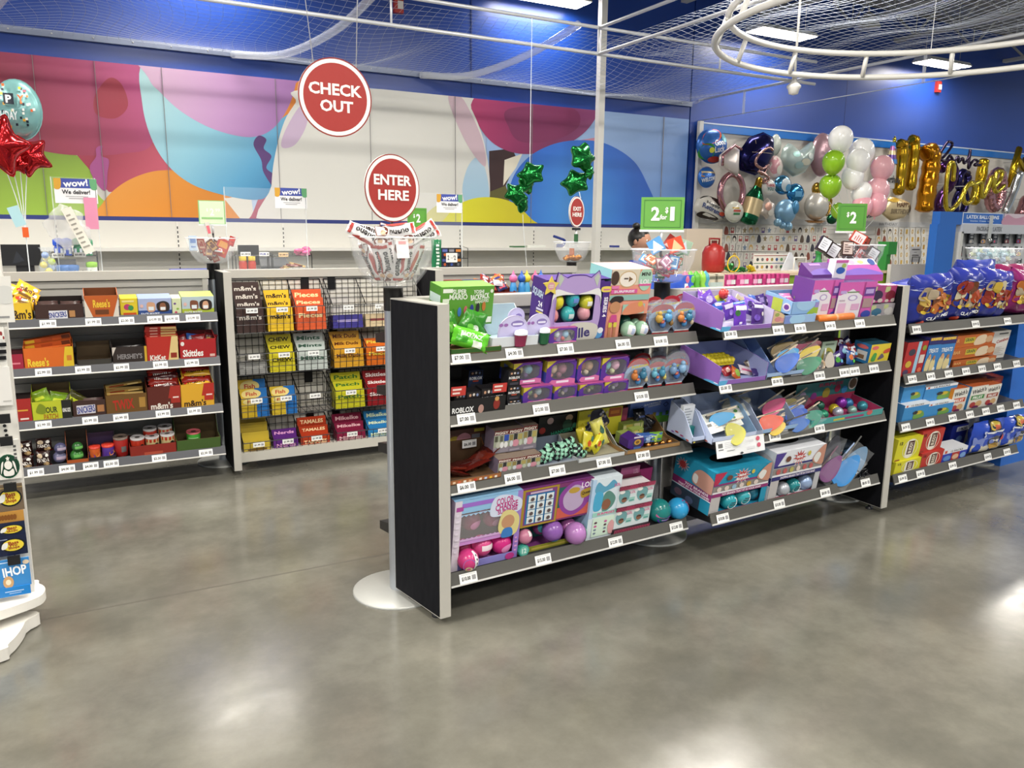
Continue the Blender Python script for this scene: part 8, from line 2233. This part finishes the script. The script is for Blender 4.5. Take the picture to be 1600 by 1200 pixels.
for i,(px,pb,w_,h_,c,y,lb) in enumerate(((1277,421,.1,.16,'2f8a44',6.9,'green bottle beside the pink display box'),(1383,421,.14,.2,'2f8a3c',6.7,'green box dispenser behind the right panel'))):
 q=MB()
 if i==0:
  q.lathe([(.05,0),(.055,.1),(.03,.15),(.03,.2),(.04,.2),(.04,.24)],(c,'p'),14)
 else:
  q.box(-.08,-.06,.0,.0,.06,.2,(c,'p'))
  q.box(-.08,-.08,.2,.08,.08,.36,(c,'p'))
 tag(q.build('dispenser',None,T(W.onY(px,pb,y).x,y,CT),bevel=.008),lb,'dispenser')
p0,p1=W.onY(1390,440,6.5),W.onY(1462,412,6.5)
q=MB()
q.box(p0.x,6.5,0,p1.x,6.55,p1.z,('d4cfc8','p'))
tag(q.build('partition',None),'white partition panel left of the blue latex display','panel')
t=thing('sign_stand','white card sign on a black wire stand on the white partition','sign',T(W.onY(1429,410,6.52).x,6.52,p1.z))
q=MB()
box_mesh(q,.22,.2,.003,'d4d2d0',[('r',.15,.78,.85,.84,'4a4a4e'),('r',.35,.62,.6,.65,'6a6a6c'),('r',.2,.42,.8,.48,'4a4a4e')],o=(-.11,0,.02))
q.build('card',t)
q=MB()
q.tube([(-.07,-.01,.0),(-.07,-.012,.09),(.07,-.012,.09),(.07,-.01,.0)],.005,WIRE,5)
q.build('wire_stand',t)
# things on the rear side of the front row's spine
sp=MB()
for k,(x0,x1) in enumerate(((1.33,2.5),(2.66,3.84))):
 q=MB()
 q.box(x0,2.94,1.155,x1,3.28,1.175,GREY)
 q.build('rear_top_shelf',(GA1,GA2)[k])
for i in range(15):
 x=A.onY(1118+6.9*i,440,3.16).x
 q=MB()
 c=('c83a80','d04a8c','b83274')[i % 3]
 box_mesh(q,.055,.1,.08,c,[('r',.1,.1,.9,.3,'e08ab8'),('r',.2,.5,.8,.75,('a8286a','d8a0c0','c8c8cc')[i % 3])])
 tag(q.build('pink_box',None,A.M @ T(x,3.12,1.177)),'pink box in the row behind the middle gondola top','box','row of pink boxes behind the middle gondola')
for i,(px,c,k) in enumerate(((1066,'c86a8c',0),(1074,'6ab84a',0),(1083,'5aa83c',1),(1092,'8ac44a',0),(1103,'a8a898',2),(1113,'b0b4ac',2),(1097,'4a9ab0',0))):
 x=A.onY(px,440,3.12).x
 q=MB()
 if k==2:
  box_mesh(q,.07,.11,.05,'c4bca8',[('r',.1,.75,.9,.9,'6a6a5c'),('r',.15,.15,.85,.6,'a8b8b4')])
 else:
  q.lathe([(.028,0),(.035,.03),(.018,.06),(.026,.085),(.02,.11),(.003,.13)],(c,'g'),10)
 tag(q.build('small_toy',None,A.M @ T(x,3.1,1.177)),('pink','light green','deep green','lime','cream boxed','grey boxed','teal')[i]+' small toy on the rear side of the middle gondola, behind the two-for-one bowl','toy')
for i,px in enumerate((1014,1052)):
 q=MB()
 box_mesh(q,.08,.11,.1,'2f5ac0',[('r',.2,.3,.5,.6,'dfe6f0')])
 tag(q.build('blue_box',None,A.M @ T(A.onY(px,435,3.15).x,3.08,1.177)),('blue box behind the collar of the two-for-one bowl, left side','blue box behind the collar of the two-for-one bowl, right side')[i],'box')
q=MB()
box_mesh(q,.13,.16,.12,'2f5ab8',[],topc='3a68c8')
tag(q.build('blue_box',None,A.M @ T(A.onY(976,430,3.0).x-.08,2.95,1.177)),'blue box just behind the coral box top','box')
# cashier
p=W.onY(1001,372,6.5)
t=thing('person','cashier with dark hair in a bun, head bent down, mostly hidden behind the two-for-one bowl','person',T(p.x,6.5,0) @ R(20,'Z'))
HZ=p.z-.03
q=MB()
SKIN=M('b98a72','r')
q.lathe([(.05,0),(.055,.06),(.05,.1)],SKIN,14,(0,0,HZ-.24))
q.ball((0,0,HZ),.095,SKIN,18,sy=1.15,sz=1.25)
q.ball((0,-.115,HZ-.03),.016,SKIN,8,sz=1.3)
for s_ in (-1,1):
 q.ball((s_*.095,.0,HZ-.01),.022,SKIN,8,sx=.4,sz=1.4)
 q.ball((s_*.035,-.098,HZ+.005),.011,M('f0ece8','g'),8)
 q.ball((s_*.035,-.106,HZ+.005),.006,M('1c1412','g'),6)
q.ball((0,-.1,HZ-.07),.022,M('a05a58','r'),8,sz=.35)
q.lathe([(.0,0),(.12,.01),(.17,-.03),(.19,-.1),(.16,-.3),(.14,-.42),(.15,-.6),(.13,-.75)],M('2a3a8a','r'),20,(0,0,HZ-.2),1.1,.65)
for s_ in (-1,1):
 q.tube([(s_*.18,0,HZ-.27),(s_*.22,-.04,HZ-.5),(s_*.17,-.22,HZ-.62)],[.05,.043,.034],M('2a3a8a','r'),10)
 q.tube([(s_*.085,0,HZ-.9),(s_*.09,-.02,.48),(s_*.09,0,.08)],[.085,.06,.045],M('23242a','r'),10)
 q.ball((s_*.09,-.05,.045),.05,M('1a1a1c','r'),10,sy=2.2,sz=.9)
 for f_ in range(4):
  q.tube([(s_*(.15+.012*f_),-.23,HZ-.63),(s_*(.145+.013*f_),-.28,HZ-.66),(s_*(.14+.013*f_),-.29,HZ-.69)],[.009,.008,.006],SKIN,6)
 q.tube([(s_*.145,-.23,HZ-.63),(s_*.12,-.26,HZ-.65)],[.01,.007],SKIN,6)
q.build('body',t)
q=MB()
HAIR=M('15110f','p')
q.ball((0,.02,HZ+.025),.104,HAIR,18,sy=1.12,sz=1.13)
q.ball((-.04,.03,HZ+.15),.042,HAIR,12,sz=.8)
q.build('hair',t)
q=MB()
for k in range(6):
 q.ball((.12+.02*(k % 2),.02,HZ+.09-.03*k),.018,(('2a2a6a','d8cfa8')[k % 2],'g'),6)
q.build('hair_ribbon',t)
# blue latex display
YX=6.0
p0,p1=W.onY(1490,350,YX),W.onY(1453,350,YX)
t=thing('latex_display','blue and white latex balloon display with a header at the right edge','display',T(0,0,0))
xl=p1.x
z_t,z_m,z_p=W.onY(1500,332,YX).z,W.onY(1500,350,YX).z,W.onY(1500,362,YX).z
BL=M('1f62b8','p')
q=MB()
q.box(xl,YX-.1,0,p0.x-.1,YX+.0,z_m-.01,BL)
q.box(xl+.03,YX-.1,z_m-.01,p0.x,YX+.0,z_t,BL)
q.build('side_panel',t)
q=MB()
q.box(p0.x,YX-.1,z_m,p0.x+3,YX+.0,z_t,BL)
q.deco(plane((p0.x,YX-.1,z_m),(2,0,0),(0,0,z_t-z_m)),[('r',.0,.0,.415,1,'d0d8e4'),('r',.008,.06,.408,.94,'1f62b8'),('t','LATEX BALLOONS',.205,.62,.33,.32,'dce4f0'),('t','Imagine  Create  Inspire',.2,.26,.24,.16,'b8cce8'),('r',.42,.0,1,1,'c8b8c4'),('b',[(.42,0),(.45,.9),(.55,.6),(.7,.9),(.8,.2)],'b88aa0')],.002)
q.build('header',t)
q=MB()
q.box(p0.x,YX-.12,z_p-.02,p0.x+3,YX,z_m,('b8bcc4','p'))
q.deco(plane((p0.x,YX-.12,z_p-.02),(2,0,0),(0,0,z_m-z_p+.02)),[('t','PACKAGED LATEX',.27,.5,.26,.5,'6a6e76')],.002)
q.build('strip',t)
q=MB()
q.box(p0.x,YX,0,p0.x+3,YX+.05,z_p,('c4c6c8','p'))
q.box(p0.x-.02,YX-.12,0,p0.x+.03,YX+.05,z_p,('c8c8c4','p'))
q.build('back_panel',t)
for r_,py in enumerate((373,393,412,432)):
 for c_ in range(7):
  px=1481+18.5*c_
  p=W.onY(px,py,YX-.06)
  q=MB()
  cc=('c87a84','d8b83a','8a8a8c','c8a070','5a5a60','6a2a34','8a1f3a','4a8ac8','c8602c')[(r_*4+c_) % 9]
  box_mesh(q,.105,.125,.03,'17181c',[('r',.2,.86,.8,.99,'d8dade'),('e',.5,.66,.3,.1,'9a9a9c'),('b',[(.1,.08),(.12,.35),(.5,.45),(.88,.35),(.9,.08)],cc),('e',.4,.22,.14,.12,('3a6ab0','c84a6a','c8c0b0')[(r_+c_) % 3])],fin='g',o=(-.052,0,-.062))
  tag(q.build('balloon_packet',None,T(p.x,YX-.06,p.z)),'black balloon packet on the latex display, '+('top','second','third','fourth')[r_]+' row, '+('first','second','third','fourth','fifth','sixth','seventh')[c_]+' from the left','packet')
p=W.onY(1557,347,YX-.2)
q=MB()
q.box(-.02,0,-.2,.02,.02,.08,('c0c4c4','k'))
q.ball((0,0,-.22),.03,('b8bcbc','m'),8)
tag(q.build('chrome_hanger',None,T(p.x,YX-.145,p.z)),'chrome hanger bar in front of the latex display header','hanger')
# blue cabinet right of the snack gondola
q=MB()
q.box(5.42,2.6,.0,6.4,3.5,1.0,M('1f66c4','g'))
tag(q.build('cabinet',None,A.M,bevel=.02),'shiny blue cabinet at the right edge beyond the snack gondola','cabinet')
# gift card stand at the left edge
YG=3.36
t=thing('gift_card_stand','white gift card stand at the left edge with rounded base lobes','stand')
xr=lambda py,px,y=YG:W.onY(px,py,y).x
WHT=M('dcd9d2','p')
q=MB()
x_b,x_t=W.onY(53,915,YG),W.onY(4,430,YG)
q.prism([(x_b.x-.6,.11),(x_b.x,.11),(x_b.x+.004,.6),(x_t.x+.005,x_t.z+.9),(x_t.x-.6,x_t.z+.9)],YG,YG+.05,WHT,'y')
q.build('panel',t)
def lobe(z0,z1,pts):
 q=MB()
 q.prism(smooth([(a,b_,0) for a,b_ in pts],6) if False else [p_[:2] for p_ in smooth([(a,b_,0) for a,b_ in pts],5)],z0,z1,WHT,'z')
 return q.build('base_lobe',t,bevel=.008)
c0=W.onZ(70,918,.12)
lobe(.085,.12,[(c0.x-.9,c0.y+.2),(c0.x-.12,c0.y+.12),(c0.x-.02,c0.y+.05),(c0.x,c0.y-.04),(c0.x-.06,c0.y-.11),(c0.x-.35,c0.y-.24),(c0.x-.9,c0.y-.5)])
c1=W.onZ(38,985,.04)
lobe(.005,.05,[(c1.x-.8,c1.y+.4),(c1.x-.02,c1.y+.16),(c1.x,c1.y+.05),(c1.x-.04,c1.y-.1),(c1.x-.12,c1.y-.16),(c1.x-.8,c1.y-.3)])
for py0 in (650,765):
 for k in range(7):
  q=MB()
  p=W.onY(4+k*1.6 if py0==650 else 10,py0+k*7.5,YG)
  if py0==650:
   q.lathe([(.006,0),(.006,.002)],('1c1c1e','p'),8)
   q.build('peg_hole',t,T(p.x,YG-.0015,p.z) @ R(90,'X'))
def gcard(px0,px1,pt,pb,lb,col,dk,off=.02,roll=3,fin='g'):
 y=YG-off
 x0,x1=W.onY(px0,(pt+pb)/2,y).x,W.onY(px1,(pt+pb)/2,y).x
 z1,z0=W.onY((px0+px1)/2,pt,y).z,W.onY((px0+px1)/2,pb,y).z
 q=MB()
 box_mesh(q,x1-x0,z1-z0,.006,col,dk,fin=fin)
 tag(q.build('gift_card',None,T(x0,y,z0)),lb,'card')
gcard(-60,20,432,505,'white gift card at the top of the stand, cut by the picture edge','d8d6d0',[('e',.85,.6,.25,.2,'c8c8c4'),('r',.6,.1,.9,.14,'8a8a8a')])
gcard(-60,9,512,580,'white gift card with red specks and three black bars','dad8d2',[('e',.93,.85,.03,.05,'8a2a2a'),('e',.98,.75,.02,.04,'8a2a2a'),('r',.6,.62,.95,.72,'c8c8c4')],fin='c')
for k,py in enumerate((537,548,558)):
 gcard(-60,10,py,py+6,'black edge of a gift card pack on the stand, '+('upper','middle','lower')[k]+' of three','131315',[],.03)
gcard(-60,18,575,636,'blank white gift card sleeve in the middle of the stand','d8d6d2',[('r',.8,.1,.97,.13,'b0aeaa')],.025)
gcard(-60,32,690,752,'white coffee gift card with a round green emblem','dedbd4',[('e',.78,.33,.2,.31,'1f5a3c'),('e',.78,.33,.19,.29,'163c2a'),('e',.78,.36,.07,.11,'e0ded8'),('b',[(.7,.1),(.7,.26),(.78,.2),(.86,.26),(.86,.1)],'e0ded8'),('s',.78,.53,.04,.07,5,'e0ded8'),('b',[(.64,.15),(.66,.4),(.7,.46),(.68,.3)],'e0ded8'),('b',[(.92,.15),(.9,.4),(.86,.46),(.88,.3)],'e0ded8')]+[('r',.9,.5+.1*k,.95,.56+.1*k,'5a5a5a') for k in range(4)],.03)
BP=lambda c:[('e',.78,.5,.2,.34,'16181c'),('e',.78,.5,.17,.28,'d8c23a'),('t','Bass',.79,.62,.16,.16,'8a1f1c',5),('t','Pro',.79,.5,.12,.14,'8a1f1c',5),('t','Shops',.79,.37,.18,.16,'8a1f1c',5),('b',[(.6,.35),(.62,.6),(.7,.65),(.68,.4)],'d8d8d4')]
gcard(-60,37,760,802,'brown outdoor-shop gift card with a yellow oval emblem','6a5a48',BP(0)+[('r',0,.86,1,.9,'a08a5a')],.03)
gcard(-60,38,803,820,'gift card edge with a golden bread picture','b0803a',[('e',.5+.05*k,.5,.03,.25,'7a4a1c') for k in range(8)],.035)
gcard(-60,40,820,842,'dark blue outdoor-shop gift card, upper of two','16203c',BP(0),.04)
gcard(-60,43,840,872,'dark blue outdoor-shop gift card, lower of two','141c38',BP(0)+[('r',.4,.8,.7,.84,'8a94b0')],.045)
gcard(-60,48,878,922,'sky blue pancake-house gift card with white lettering','3a84c4',[('t','IHOP',.77,.58,.36,.34,'f0f4f8',4),('e',.66,.2,.08,.22,'c8a070'),('e',.66,.2,.04,.1,'e8dcc0'),('r',.5,.9,.7,.93,'c8dcf0'),('e',.95,.85,.05,.08,'d0c0a8')],.05)
gcard(-60,49,922,936,'bright blue lower fold of the pancake-house card','1f78c0',[('r',.62,.5,.9,.6,'a8c8e4'),('r',.68,.3,.86,.36,'a8c8e4')],.055)
for i,(px,py) in enumerate(((6,655),(10,690),(16,762),(22,876))):
 q=MB()
 p=W.onY(px,py,YG-.06)
 q.box(-.02,0,-.015,.02,.012,.018,('141416','p'))
 q.tube([(0,.01,0),(0,.06,.005)],.003,('141416','p'),5)
 q.build('peg_clip',t,T(p.x,YG-.065,p.z),bevel=.004)
